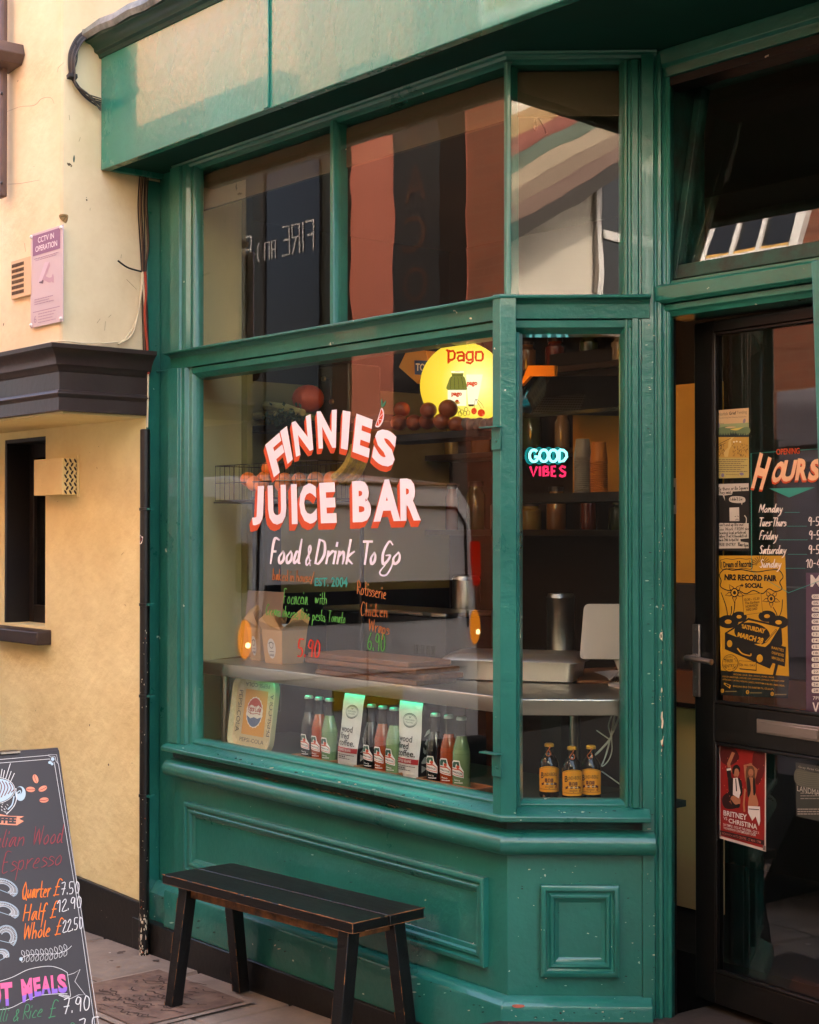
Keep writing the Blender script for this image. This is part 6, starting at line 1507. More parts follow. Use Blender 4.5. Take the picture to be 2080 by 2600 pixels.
a, b, c, d = [Vector((v.x, v.y, CZ+0.0006)) for v in (GZ(1465, 1735, CZ), GZ(1600, 1738, CZ), GZ(1600, 1700, CZ), GZ(1475, 1705, CZ))]
m = MB(); m.prism([a, b, c, d], (0, 0, 0.012), WOODB); obj('board', m, cw, bevel=0.002)
pp = thing('paper_receipts', 'loose white receipts lying on the board beside the till', 'papers', GZ(1545, 1715, CZ))
m = MB(); PAPW = mat('receipt_paper', '#d8cfc4', 0.7)
A_ = GZ(1510, 1705, CZ)+ZV*0.014; rnd = random.Random(3)
for k in range(3):
    vs = [GZ(x, y, CZ+0.0145+k*0.003+h) for x, y, h in ((1508+k*12, 1706, 0), (1555+k*8, 1702, 0.004), (1600, 1704, 0), (1600, 1716, 0.002), (1560, 1714+k*2, 0.008), (1548, 1722+k*3, 0.0))]; m.face(vs, PAPW)
for k in range(3):
    m.tube(crv3([GZ(1556+k*6, 1712, CZ+0.02), GZ(1550+k*6, 1722, CZ+0.012), GZ(1556+k*6, 1734, CZ+0.006), GZ(1562+k*6, 1728, CZ+0.012)]), 0.002, PAPW, 5)
obj('sheets', m, pp, recalc=False)

# ---- fruit and rack behind the glass
ORA = mat('orange_peel', '#f27a06', 0.42, bump=0.35, bscale=160, bdist=0.002); ORD_ = mat('backlit_peel', '#8a3c14', 0.45, bump=0.3, bscale=120)  # second peel is a darker copy, backlit shade put into its colour
by = 3.68
wb_ = thing('wire_basket', 'dark wire basket behind the painted name holding oranges', 'basket', FY(680, 1260, by))
m = MB(); WIRE = mat('wire_dark', '#4a3c2c', 0.35, metal=0.8)
x0, x1 = FY(547, 1200, by).x, FY(806, 1200, by).x; zt, zb2 = FY(680, 1176, by).z, FY(680, 1268, by).z
for yy in (by, by+0.24):
    for zz in (zt, (zt*0.5+zb2*0.5), zb2): m.tube([(x0, yy, zz), (x1, yy, zz)], 0.0025, WIRE, 6)
    for k in range(21): x = x0+(x1-x0)*k/20; m.tube([(x, yy, zb2), (x, yy, zt)], 0.0014, WIRE, 5)
for x in (x0, x1):
    for zz in (zt, zb2): m.tube([(x, by, zz), (x, by+0.24, zz)], 0.0025, WIRE, 6)
    for k in range(6): y = by+0.24*k/5; m.tube([(x, y, zb2), (x, y, zt)], 0.0014, WIRE, 5)
for k in range(16): x = x0+(x1-x0)*k/15; m.tube([(x, by, zb2), (x, by+0.24, zb2)], 0.0016, WIRE, 5)
obj('wire_frame', m, wb_)
rack = thing('fruit_shelf', 'steel wire shelf carrying the fruit basket above the worktop', 'shelf', (-5.7, by+0.1, CZ))
m = MB(); m.box(x0, -4.92, by-0.01, by+0.26, zb2-0.012, zb2-0.004, INDARK); m.box(x0+0.02, x0+0.035, by+0.24, by+0.255, CZ, zb2-0.0123, INDARK); m.box(-4.95, -4.935, by+0.24, by+0.255, CZ, zb2-0.0123, INDARK); obj('shelf_board', m, rack, bevel=0.002)
op = [(630,1217,0.0),(645,1228,-0.03),(670,1216,0.03),(683,1190,0.06),(722,1219,0.02),(718,1231,-0.02),(760,1218,0.0),(802,1219,0.01),(843,1217,-0.02),(664,1236,-0.02)]
on = ('leftmost in the wire basket','in front of the leftmost one','third from the left in the basket','raised at the back of the heap','under the letter N of the painted name','low in front at the middle of the basket','right of the middle of the basket','near the bananas, second from the right','touching the bananas, rightmost of the row','lowest, against the front wires at the left')
o0 = None
for (px, py, dy), lb in zip(op, on):
    p = FY(px, py, by+0.05+dy)
    if o0 is None:
        m = MB(); m.lathe([(0.034*math.sin(math.pi*i/10), -0.032*math.cos(math.pi*i/10)) for i in range(11)], (0, 0, 0), ORA, 18, cap=False); o0 = obj('orange', m, None, 'orange fruit, '+lb, 'orange', 'oranges in the wire basket'); o0.location = p
    else:
        c = o0.copy(); COL.objects.link(c); c.location = p; c.rotation_euler = (random.random(), random.random(), random.random()); s = random.uniform(0.92, 1.08); c.scale = (s, s, s); c['label'] = 'orange fruit, '+lb
bn = thing('banana_bunch', 'hand of yellow bananas at the right end of the wire basket', 'bananas', FY(880, 1220, by+0.03))
BAN = mat('banana_skin', '#f0bf3c', 0.5, var=0.25, vscale=20, dark='#8a5c1c')
for k in range(4):
    y_ = by+0.02+0.022*k; pts = [FY(895+k*10, 1128+k*3, y_), FY(890+k*12, 1160, y_), FY(873+k*14, 1192, y_), FY(848+k*16, 1212+k*2, y_), FY(832+k*17, 1222+k*2, y_)]
    m = MB(); q = crv3(pts, 4); n = len(q); m.tube(q, [0.006+0.011*math.sin(math.pi*min(1, max(0.02, i/(n-1))))**0.6 for i in range(n)], BAN, 7); obj('banana', m, bn)
# knife rack / handles
kn = thing('kitchen_knife', 'black handled knife hanging at the left behind the wire basket', 'knife', FY(618, 1100, 4.02))
m = MB()
a, b = FY(619, 1068, 4.02), FY(622, 1160, 4.02); m.obox((a+b)/2, (0.012, 0, 0), (0, 0.008, 0), (b-a)/2, mat('knife_handle', '#14110e', 0.4)); obj('handle', m, kn, bevel=0.004)
m = MB(); a, b = FY(614, 1034, 4.025), FY(616, 1067, 4.025); m.obox((a+b)/2, (0.012, 0, 0), (0, 0.001, 0), (b-a)/2, mat('knife_steel', '#5a4a3a', 0.3, metal=0.8)); obj('blade', m, kn)
# upper vegetable shelf
vy = 4.30; vz = FY(700, 1080, vy).z
vs_ = thing('vegetable_shelf', 'dark shelf of vegetables high in the left of the window', 'shelf', FY(700, 1085, vy))
m = MB(); a, b = FY(612, 1080, vy), FY(1000, 1080, vy); m.box(a.x, b.x, vy-0.06, vy+0.28, vz-0.03, vz, mat('shelf_dark', '#3a2d22', 0.5, var=0.3)); m.box(a.x, a.x+0.02, vy+0.2, vy+0.28, CZ, vz-0.0304, INDARK); obj('board', m, vs_)
for k, (x0_, y0_, x1_, y1_, r_, c_) in enumerate(((620,1062,700,1050,0.020,'#b9b070'),(676,1030,770,1048,0.024,'#c3b878'),(690,1040,800,1062,0.02,'#8f9a52'),(640,1066,760,1070,0.016,'#a9a45e'))):
    lk = thing('leek', 'pale %s on the upper vegetable shelf' % ('leek lying lowest at the left', 'celery stick lying highest', 'leek pointing right behind the painted letters', 'leek lying along the shelf edge')[k], 'leek', FY(x0_, y0_, vy), 'leeks on the vegetable shelf')
    m = MB(); m.tube([FY(x0_, y0_, vy+0.03*k), FY((x0_+x1_)/2, (y0_+y1_)/2-2, vy+0.03*k), FY(x1_, y1_, vy+0.03*k)], [r_, r_*1.05, r_*0.7], mat('leek_'+str(k), c_, 0.5, var=0.3, vscale=15, stretch=(1, 1, 6)), 10); obj('stem', m, lk)
hb = thing('herb_bunch', 'dark green leafy herbs hanging over the edge of the vegetable shelf', 'herbs', FY(730, 1080, vy-0.06))
m = MB(); rnd = random.Random(6); HERB = mat('herb_green', '#34482a', 0.6)
for k in range(150):
    p = FY(rnd.gauss(728, 26), rnd.gauss(1068, 16), vy-0.07+rnd.uniform(-0.03, 0.03)); a = Vector((rnd.uniform(-1, 1), rnd.uniform(-1, 1), rnd.uniform(-1, 1))).normalized()*rnd.uniform(0.008, 0.02); b = a.orthogonal().normalized()*a.length*0.5
    m.face([p-a, p+b, p+a, p-b], HERB)
obj('leaves', m, hb, recalc=False)
pk = thing('squash', 'round orange squash among the vegetables on the upper shelf', 'squash', FY(783, 1040, vy+0.05))
m = MB(); c = FY(783, 1012, vy+0.08); m.rings([[c+Vector((math.cos(2*math.pi*k/24), math.sin(2*math.pi*k/24), 0))*(0.075*math.sin(math.pi*i/10)*(1+0.06*math.cos(6*math.pi*k/12)))-ZV*(0.068*math.cos(math.pi*i/10)) for k in range(24)] for i in range(11)], mat('squash_skin', '#b4481a', 0.55, bump=0.5, bscale=40, var=0.3, vscale=12), cap=False); obj('fruit', m, pk)
bl = thing('juicer', 'dark box shaped juicing machine on the upper shelf right of the squash', 'juicer', FY(850, 1060, 4.5))
m = MB(); a, b = FY(805, 1075, 4.45), FY(885, 922, 4.45); m.box(a.x, b.x, 4.45, 4.65, vz+0.0005, b.z, mat('juicer_grey', '#3b3428', 0.4)); bdy = obj('body', m, bl, bevel=0.01)
m = MB(); a2, b2 = FY(818, 1020, 4.449), FY(842, 960, 4.449); m.box(a2.x, b2.x, 4.44, 4.4495, a2.z, b2.z, mat('juicer_dark', '#17140f', 0.3)); obj('control_panel', m, bl, bevel=0.003)
for px, py in ((824, 962), (844, 1020)):
    m = MB(); q = FY(px, py, 4.438); m.lathe([(0.014, 0), (0.012, 0.012), (0, 0.014)], q, STEEL, 12, ax=(0, -1, 0)); obj('knob', m, bl)
# dark fridge column at the left
fr = thing('upright_cooler', 'tall narrow dark cooler at the left end of the worktop', 'cooler', (-6.05, 4.0, CZ))
m = MB(); a, b = FY(552, 1262, 4.02), FY(600, 1262, 4.02); m.box(a.x, b.x+0.02, 4.0, 4.02+0.25, CZ-0.3, a.z, mat('cooler_black', '#12161a', 0.3)); obj('cabinet', m, fr, bevel=0.008)
m = MB(); a, b = FY(545, 1374, 3.995), FY(566, 1342, 3.995); m.box(a.x, b.x+0.01, 3.99, 3.9995, a.z, b.z, flat('#c9a23a')); st_ = obj('energy_sticker', m, fr)
m = MB(); m.box(a.x+0.003, a.x+0.018, 3.9885, 3.9898, a.z, a.z+0.016, flat('#a5371c')); m.box(a.x+0.006, a.x+0.016, 3.9885, 3.9898, a.z+0.022, b.z-0.006, flat('#20201e')); obj('printed_mark', m, st_)
bo = thing('sauce_bottle', 'amber syrup bottle standing behind the pink card', 'bottle', FY(612, 1500, 4.1))
p = FY(614, 1640, 4.12); m = MB(); m.lathe([(0.036, CZ), (0.038, CZ+0.01), (0.038, CZ+0.24), (0.030, CZ+0.27), (0.014, CZ+0.29), (0.014, CZ+0.33)], (p.x, p.y, 0), mat('amber_syrup', '#7a2f0c', 0.12, coat=0.6), 20); obj('glass', m, bo)
m = MB(); m.lathe([(0.018, CZ+0.3305), (0.018, CZ+0.36), (0, CZ+0.362)], (p.x, p.y, 0), WHITE, 16); obj('cap', m, bo)

# ---- illuminated round sign
pc_ = FY(1176, 978, 4.40); kd = (pc_-CAM).dot(FW); pr_ = 110/FPX*kd
ps = thing('illuminated_sign', 'glowing round yellow juice sign hanging inside the window beside the corner post', 'lit sign', pc_)
SN = (CAM-pc_); SN.z = 0; SN.normalize(); SU = Vector((-SN.y, SN.x, 0))
if SU.dot(RT) < 0: SU = -SU
m = bpy.data.materials.new('lamp_face'); m.use_nodes = True; nt = m.node_tree; nt.nodes.clear()
o_ = nt.nodes.new('ShaderNodeOutputMaterial'); e_ = nt.nodes.new('ShaderNodeEmission'); tcn = nt.nodes.new('ShaderNodeTexCoord'); vm = nt.nodes.new('ShaderNodeVectorMath'); vm.operation = 'DISTANCE'
hot = pc_+SU*pr_*0.30+ZV*pr_*0.05; vm.inputs[1].default_value = hot
cr_ = nt.nodes.new('ShaderNodeValToRGB'); mr = nt.nodes.new('ShaderNodeMapRange'); mr.inputs['From Max'].default_value = pr_*1.35
cr_.color_ramp.elements[0].color = (0.135, 0.125, 0.07, 1); cr_.color_ramp.elements[1].color = (0.11, 0.066, 0.003, 1)
x_ = cr_.color_ramp.elements.new(0.28); x_.color = (0.13, 0.112, 0.03, 1); x_ = cr_.color_ramp.elements.new(0.6); x_.color = (0.12, 0.088, 0.008, 1)
nt.links.new(tcn.outputs['Object'], vm.inputs[0]); nt.links.new(vm.outputs['Value'], mr.inputs['Value']); nt.links.new(mr.outputs['Result'], cr_.inputs['Fac']); nt.links.new(cr_.outputs[0], e_.inputs[0]); nt.links.new(e_.outputs[0], o_.inputs[0]); e_.inputs[1].default_value = 1.0
LAMPM = m
m = MB(); m.lathe([(pr_*0.985, -0.09), (pr_, -0.085), (pr_, 0.0)], pc_, mat('lamp_drum', '#8a7a50', 0.4), 48, ax=SN); obj('drum', m, ps)
m = MB(); m.lathe([(pr_*0.95, -0.0905), (pr_*0.6, -0.10), (0.0, -0.102)], pc_, emis('lamp_back', '#ffa030', 0.8), 40, ax=SN, cap=False); obj('glowing_back', m, ps)
m = MB(); m.lathe([(pr_*0.995, 0.0005), (pr_*0.98, 0.006), (pr_*0.6, 0.016), (0.0, 0.020)], pc_, LAMPM, 48, ax=SN, cap=False); obj('glowing_face', m, ps)
m = MB(); m.tube(crv3([pc_+ZV*(pr_*0.98)+SN*-0.04, pc_+ZV*(pr_+0.02)+SN*0.02+SU*pr_*0.4, pc_+ZV*(pr_+0.035)+SU*pr_*0.2+SN*0.08, pc_+ZV*(pr_+0.045)-SU*pr_*0.6]), 0.0025, STEEL, 6); obj('hanging_wire', m, ps)
sh = plane_sheet(pc_+SN*0.0225, SU*pr_, ZV*pr_, SN)
PGR = emis('sign_red', '#d83a0a', 0.11)
def fr_letters(sh, t, x0, y0, x1, y1, c, z):
    sh.text(t, x0, y0, x1, y1, c, z, 0.055, 0.0)
def sp2(x, y): return ((x-770)/430, (620-y)/430)
for st_ in ([(626,292),(626,392)], [(626,292),(672,284),(690,312),(684,358),(660,374),(630,372)], [(712,304),(762,296),(778,316),(778,384)], [(778,336),(730,334),(716,358),(728,384),(774,374)], [(866,296),(818,298),(803,322),(806,360),(824,378),(864,370)], [(866,292),(866,388),(842,410),(808,400)], [(900,298),(952,294),(966,318),(964,366),(948,382),(900,380),(894,350),(900,298)]): sh.line([sp2(*p) for p in st_], 0.052, PGR, 2)
sh.poly([sp2(596,276), sp2(612,266), sp2(660,284), sp2(620,300)], PGR, 2); sh.poly([sp2(615,395), sp2(660,380), sp2(620,415)], PGR, 3)
JG = emis('sign_olive', '#8f8a3a', 0.09); JD = emis('sign_dark', '#3c3a18', 0.07); JW = emis('sign_white', '#fff3cc', 0.125); JK = emis('sign_clear', '#e8d8a0', 0.28); CHR = emis('sign_cherry', '#d8380c', 0.11)
sh.blob([sp2(*p) for p in ((660,535),(770,535),(800,600),(803,670),(618,670),(622,600))], JG, 1)
for k in range(4): sh.curve([sp2(655+k*32,545), sp2(645+k*40,600), sp2(645+k*42,660)], 0.008, JD, 2)
sh.poly([sp2(658,508), sp2(772,508), sp2(770,535), sp2(662,535)], JG, 1); sh.line([sp2(658,512), sp2(772,512)], 0.014, JD, 2); sh.line([sp2(660,530), sp2(770,530)], 0.008, JD, 2); sh.poly([sp2(652,485), sp2(780,485), sp2(776,503), sp2(655,503)], JW, 1); sh.text('pago', *sp2(696,497), *sp2(736,487), PGR, 3)
sh.poly([sp2(618,672), sp2(803,672), sp2(803,830), sp2(618,830)], JW, 1); a, b = sp2(655,742), sp2(758,697); sh.text('pago', a[0], a[1], b[0], b[1], PGR, 3, 0.05)
sh.ell(*sp2(710,790), 0.045, 0.05, CHR, 2); sh.ell(*sp2(700,800), 0.09, 0.03, emis('sign_apricot', '#d89a3a', 0.11), 3); sh.arc(*sp2(710,785), 0.02, 0.025, 0.012, JD, 4, 40, 320)
sh.poly([sp2(800,520), sp2(965,520), sp2(905,820), sp2(820,820)], JW, 1); a, b = sp2(808,640), sp2(912,592); sh.text('pago', a[0], a[1], b[0], b[1], PGR, 3, 0.05)
for x, y in ((725,870),(760,890),(800,865),(740,910),(790,905),(820,900)): sh.arc(*sp2(x,y), 0.04, 0.05, 0.010, JD, 2); 
sh.ell(*sp2(878,882), 0.065, 0.075, CHR, 3); sh.ell(*sp2(950,900), 0.085, 0.085, CHR, 3); sh.curve([sp2(880,850), sp2(895,765), sp2(945,800), sp2(975,850)], 0.008, JD, 2); sh.line([sp2(895,765), sp2(950,860)], 0.008, JD, 2)
sh.poly([sp2(820,815), sp2(880,815), sp2(875,835), sp2(825,835)], JD, 2)
sh.done('printed_face', ps)
# oranges on the shelf in front of the lamp
fs_ = thing('fruit_ledge', 'dark ledge of fruit below the round lit sign', 'shelf', FY(1080, 1100, 4.28))
m = MB(); a, b = FY(985, 1090, 4.28), FY(1250, 1090, 4.28); m.box(a.x, b.x, 4.2, 4.40, a.z-0.065, a.z-0.036, INDARK); m.box(b.x-0.09, b.x-0.07, 4.36, 4.38, CZ, a.z-0.0653, INDARK); obj('board', m, fs_)
zz = a.z-0.006
names = ('leftmost on the ledge','second along the ledge from the left','third along, below the sign edge','largest, raised before the sign','right of the raised one','behind at the left','behind the third','low between the sign and the ledge end','at the far right end of the dark fruit')
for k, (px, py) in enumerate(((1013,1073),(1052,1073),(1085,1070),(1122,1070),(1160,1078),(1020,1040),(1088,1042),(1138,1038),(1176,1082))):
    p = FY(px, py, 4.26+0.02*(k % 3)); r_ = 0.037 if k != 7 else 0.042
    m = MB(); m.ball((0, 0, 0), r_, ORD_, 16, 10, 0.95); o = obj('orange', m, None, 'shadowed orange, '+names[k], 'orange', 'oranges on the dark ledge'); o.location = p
for k in range(5):
    px = 1186+k*16; p = FY(px, 1078+2*(k % 2), 4.30)
    m = MB(); m.ball((0, 0, 0), 0.030, mat('grey_fruit', '#6a5a50', 0.6), 14, 8); o = obj('passion_fruit', m, None, 'dull grey fruit below the lit sign, %s' % ('nearest the dark oranges','next to the nearest one','in the middle of the grey ones','second from the corner post','half hidden by the corner post')[k], 'fruit', 'grey fruit under the sign'); o.location = p
# yellow box beside the sign
yx = thing('cardboard_box', 'tilted yellow box with a blue label at the left of the round sign', 'box', FY(1040, 920, 4.6))
m = MB(); a = FY(1012, 935, 4.6); m.prism([FY(1012, 932, 4.6), FY(1033, 888, 4.6), FY(1082, 890, 4.6), FY(1090, 930, 4.6), FY(1060, 975, 4.6)], (0, 0.12, 0), mat('yellow_box', '#b98a3a', 0.6)); obj('carton', m, yx, bevel=0.003)
sh = pxsheet((0, 4.6, 0), NY, 980, 820, 3.92, 0.001); sh.poly([(285,372),(420,375),(420,520),(290,512)], flat('#2c4a86'), 1); sh.quad('TOP', (300,400),(430,408),(430,480),(300,476), flat('#d8d4cc'), 3, 0.03); sh.done('label', yx)

# ---- kitchen seen through the splayed window
hd = thing('extractor_hood', 'stainless kitchen extractor hood with a perforated filter, behind the splayed window', 'extractor hood', FY(1440, 1000, 4.9))
hy = 4.92
m = MB(); HM = mat('hood_steel', '#3b4648', 0.22, metal=0.7, var=0.2)
pA = [FY(1300, 1010, hy), FY(1352, 955, hy), FY(1386, 955, hy), FY(1386, 1050, hy)]
hp0 = FY(1350, 1000, hy); hn = ((CAM-hp0).normalized()+(FY(1388, 1180, 4.95)-hp0).normalized()).normalized()
m.prism([PL(x, y, hp0, hn) for x, y in ((1300, 1045), (1346, 955), (1386, 955), (1386, 1000), (1348, 1050))], -hn*0.01, mat('hood_polished', '#9aa6a8', 0.12, metal=1.0))
obj('side_panel', m, hd)
m = MB(); m.face([FY(1345, 1052, hy-0.01), FY(1575, 1056, hy-0.01), FY(1575, 955, hy+0.5), FY(1400, 955, hy+0.5)], mat('hood_dark', '#191a18', 0.5)); m.box(FY(1345, 1056, hy).x, FY(1600, 1056, hy).x, hy-0.03, hy-0.012, FY(1345, 1062, hy).z, FY(1345, 1053, hy).z, HM)
m.box(FY(1386, 955, hy+0.5).x, FY(1640, 955, hy+.5).x, hy+0.5, hy+0.52, FY(1400, 985, hy+0.5).z, FY(1400, 900, hy+0.5).z, INDARK)
obj('canopy', m, hd, recalc=False)
sh = Sheet(lambda x, y, h: FY(1352, 1051, hy-0.012).lerp(FY(1470, 1053, hy-0.012), x).lerp(FY(1408, 962, hy+0.47).lerp(FY(1505, 962, hy+0.47), x), y)+Vector((0, -1, -0.5)).normalized()*(h+0.001))
FM = mat('filter_mesh', '#77807c', 0.35, metal=0.8)
for i in range(17): sh.line([(0.03+i*0.058, 0.02), (0.03+i*0.058, 0.98)], 0.018, FM, 1)
for j in range(15): sh.line([(0.01, 0.04+j*0.066), (0.99, 0.04+j*0.066)], 0.026, FM, 2)
sh.done('filter', hd)
yp = thing('lit_canopy_piece', 'piece of extractor hood canopy with lamp light put into its orange colour', 'board', FY(1370, 950, 4.85))
m = MB(); m.prism([FY(1320, 980, 4.85), FY(1341, 928, 4.85), FY(1408, 928, 4.85), FY(1408, 955, 4.85), FY(1346, 955, 4.85), FY(1325, 978, 4.85)], (0, 0.02, 0), mat('canopy_lamplit_orange', '#d8880c', 0.5)); obj('panel', m, yp)  # part of the hood canopy, lamp light put into its orange colour
# neon sign: two words in glass tube on a clear backing
ns = thing('neon_sign', 'neon sign reading good vibes in turquoise and pink', 'neon sign', FY(1388, 1180, 4.95))
NT, NP = emis('neon_turquoise', '#8ff4f2', 0.26), emis('neon_pink', '#ff2a5c', 0.16)
nsn = (CAM-FY(1388, 1180, 4.95)); nsn.z = 0; nsn.normalize(); NPT = FY(1388, 1180, 4.95)
def npx(x, y, d=0.0): return PL(1200+x/3.08, 750+y/3.08, NPT+nsn*d, nsn)
m = MB()
for cx_, op_ in ((480, 'G'), (558, 'O'), (632, 'O'), (705, 'D')):
    w, h = 34, 46; pts = [(cx_+w*math.cos(R(a)), 1254-h*math.sin(R(a))) for a in range(0, 361, 24)]
    if op_ == 'G': pts = [(cx_+w*math.cos(R(a)), 1254-h*math.sin(R(a))) for a in range(45, 345, 20)]+[(cx_+w, 1262), (cx_+4, 1262)]
    if op_ == 'D': pts = [(cx_-26, 1208), (cx_-26, 1254), (cx_-26, 1300), (cx_+8, 1294), (cx_+32, 1262), (cx_+28, 1230), (cx_+6, 1211), (cx_-26, 1208)]
    m.tube([npx(x, y) for x, y in pts], 0.0062, NT, 8)
obj('upper_word', m, ns)
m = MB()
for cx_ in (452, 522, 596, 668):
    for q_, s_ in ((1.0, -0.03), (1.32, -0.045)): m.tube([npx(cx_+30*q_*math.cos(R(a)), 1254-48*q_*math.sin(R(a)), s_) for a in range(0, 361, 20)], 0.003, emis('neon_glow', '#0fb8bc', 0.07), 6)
obj('acrylic_reflection', m, ns)  # faint emissive rings added to imitate letter reflections in the acrylic
m = MB()
for pts in ([(452,1338),(476,1412),(504,1338)], [(528,1338),(528,1412)], [(556,1338),(556,1412),(592,1404),(598,1385),(560,1374),(590,1362),(588,1342),(556,1338)], [(652,1338),(620,1338),(620,1412),(654,1412)], [(620,1374),(646,1374)], [(728,1346),(700,1336),(684,1352),(700,1372),(726,1386),(722,1408),(700,1416),(680,1404)]):
    m.tube([npx(x, y) for x, y in pts], 0.0056, NP, 8)
obj('lower_word', m, ns)
m = MB(); bk = [(405,1185),(470,1172),(700,1180),(748,1215),(748,1310),(735,1425),(700,1436),(470,1442),(430,1390),(405,1300)]
m.prism([npx(x, y, -0.012) for x, y in bk], -nsn*0.004, glassmat('acrylic', 1.5, (0.9, 0.95, 0.95))); obj('clear_backing', m, ns)
sf = thing('back_shelf', 'dark wooden back shelf carrying the neon sign and paper cups', 'shelf', FY(1450, 1255, 5.0))
m = MB(); a, b = FY(1290, 1256, 4.9), FY(1640, 1256, 4.9); m.box(a.x, b.x, 4.85, 5.15, a.z-0.04, a.z, INDARK); m.box(b.x-0.03, b.x, 5.0, 5.1, 0.1, a.z-0.0403, INDARK); obj('board', m, sf)
SZ = a.z
obw = thing('lit_wall_patch', 'ochre panel imitating warm lamp light on the wall behind the paper cups', 'panel', FY(1540, 1180, 5.25))
m = MB(); a, b = FY(1455, 1254, 5.25), FY(1592, 1070, 5.25); m.box(a.x, b.x, 5.25, 5.27, a.z, b.z+0.05, OCHRE); obj('board', m, obw)  # ochre colour stands in for lamp light on the wall
for k, (px, n_c, hgt) in enumerate(((1480, 18, 0), (1521, 16, 0))):
    p = FY(px, 1250, 5.0); t = thing('cup_stack', ('grey ribbed stack of paper cups beside the neon sign', 'stack of paper cups toned orange as if lamp lit, nearest the window frame')[k], 'paper cups', (p.x, p.y, SZ), 'stacked paper cups')
    m = MB(); z = SZ+0.001
    CPM = mat('paper_cup'+str(k), ('#8a8478', '#c9761e')[k], 0.6)  # second stack has orange lamp light put into the cup colour
    prof = []
    for i in range(n_c): prof += [(0.036, z+i*0.0088), (0.041, z+i*0.0088+0.003), (0.041, z+i*0.0088+0.006), (0.037, z+i*0.0088+0.007)]
    zt_ = z+n_c*0.0088; prof += [(0.040, zt_), (0.030, zt_+0.085), (0, zt_+0.086)]
    m.lathe(prof, (p.x, p.y, 0), CPM, 22); obj('cups', m, t)
# hooks and chain under the ceiling in the splay
hc = thing('ceiling_hook', 'black steel hook hanging under the ceiling in the splayed window', 'hook', PL(1534, 190, (C0.x-0.2, C0.y+0.2, 0), NCH.to_3d()))
def upx(x, y, off=0.22): return PL(1150+x/1.855, y/1.855, Vector((C0.x, C0.y, 0))-NCH.to_3d()*off, NCH.to_3d())
m = MB(); m.tube(crv3([upx(432, 290), upx(430, 330), upx(425, 350), upx(424, 375), upx(438, 388), upx(450, 375), upx(452, 350)]), 0.0035, CB, 7); obj('hook_wire', m, hc)
chn = thing('hanging_chain', 'short steel chain and flex hanging under the ceiling in the splayed window', 'chain', upx(390, 350))
m = MB()
for k in range(11):
    c = upx(389, 352+k*24); m.tube([c+UCH.to_3d()*(0.006*math.cos(R(a)) if k % 2 == 0 else 0.001*math.cos(R(a)))+NCH.to_3d()*(0.006*math.cos(R(a)) if k % 2 else 0)+ZV*0.018*math.sin(R(a)) for a in range(0, 361, 40)], 0.0018, WIRE, 5)
obj('links', m, chn)
m = MB(); m.tube(crv3([upx(335, 372), upx(340, 420), upx(360, 490), upx(400, 550), upx(430, 600), upx(440, 630)]), 0.004, CB, 7); obj('flex', m, chn)
for k, (px, py) in enumerate(((660, 412),)):
    h2 = thing('ceiling_hook', 'tiny black cup hook under the lintel at the left upper pane', 'hook', FY(px, py, 3.7)); q = FY(px, py, 3.68); m = MB(); m.tube(crv3([q+Vector((0, 0, 0.03)), q+Vector((0, 0, 0.0)), q+Vector((0.006, 0, -0.012)), q+Vector((0.018, 0, -0.010)), q+Vector((0.02, 0, 0.004))]), 0.0025, CB, 6); obj('hook_wire', m, h2)
# things glimpsed through the door gap
dg_ = thing('wall_panelling', 'cream panel and lit-toned ochre wall seen through the gap of the open door', 'panelling', (-3.7, 4.7, 0.1))
m = MB(); m.box(-4.05, -3.74, 4.75, 4.78, 0.12, FY(1742, 1800, 4.75).z, mat('inner_cream', '#e6bd7c', 0.6)); m.box(-4.05, -3.74, 4.75, 4.78, FY(1742, 1480, 4.75).z+0.0, 2.2, OCHRE); obj('panel', m, dg_)  # ochre upper part imitates orange light on the wall
dc = thing('serving_counter', 'dark brown serving counter seen through the gap of the open door', 'counter', (-3.7, 4.6, 0.1))
m = MB(); z0, z1 = FY(1742, 1780, 4.6).z, FY(1742, 1700, 4.6).z; m.box(-4.1, -3.2, 4.55, 4.745, z0, z1, mat('counter_brown', '#6a3a1c', 0.5)); m.box(-4.1, -3.2, 4.60, 4.745, z1+0.0005, FY(1742, 1484, 4.6).z, INDARK); obj('worktop', m, dc)

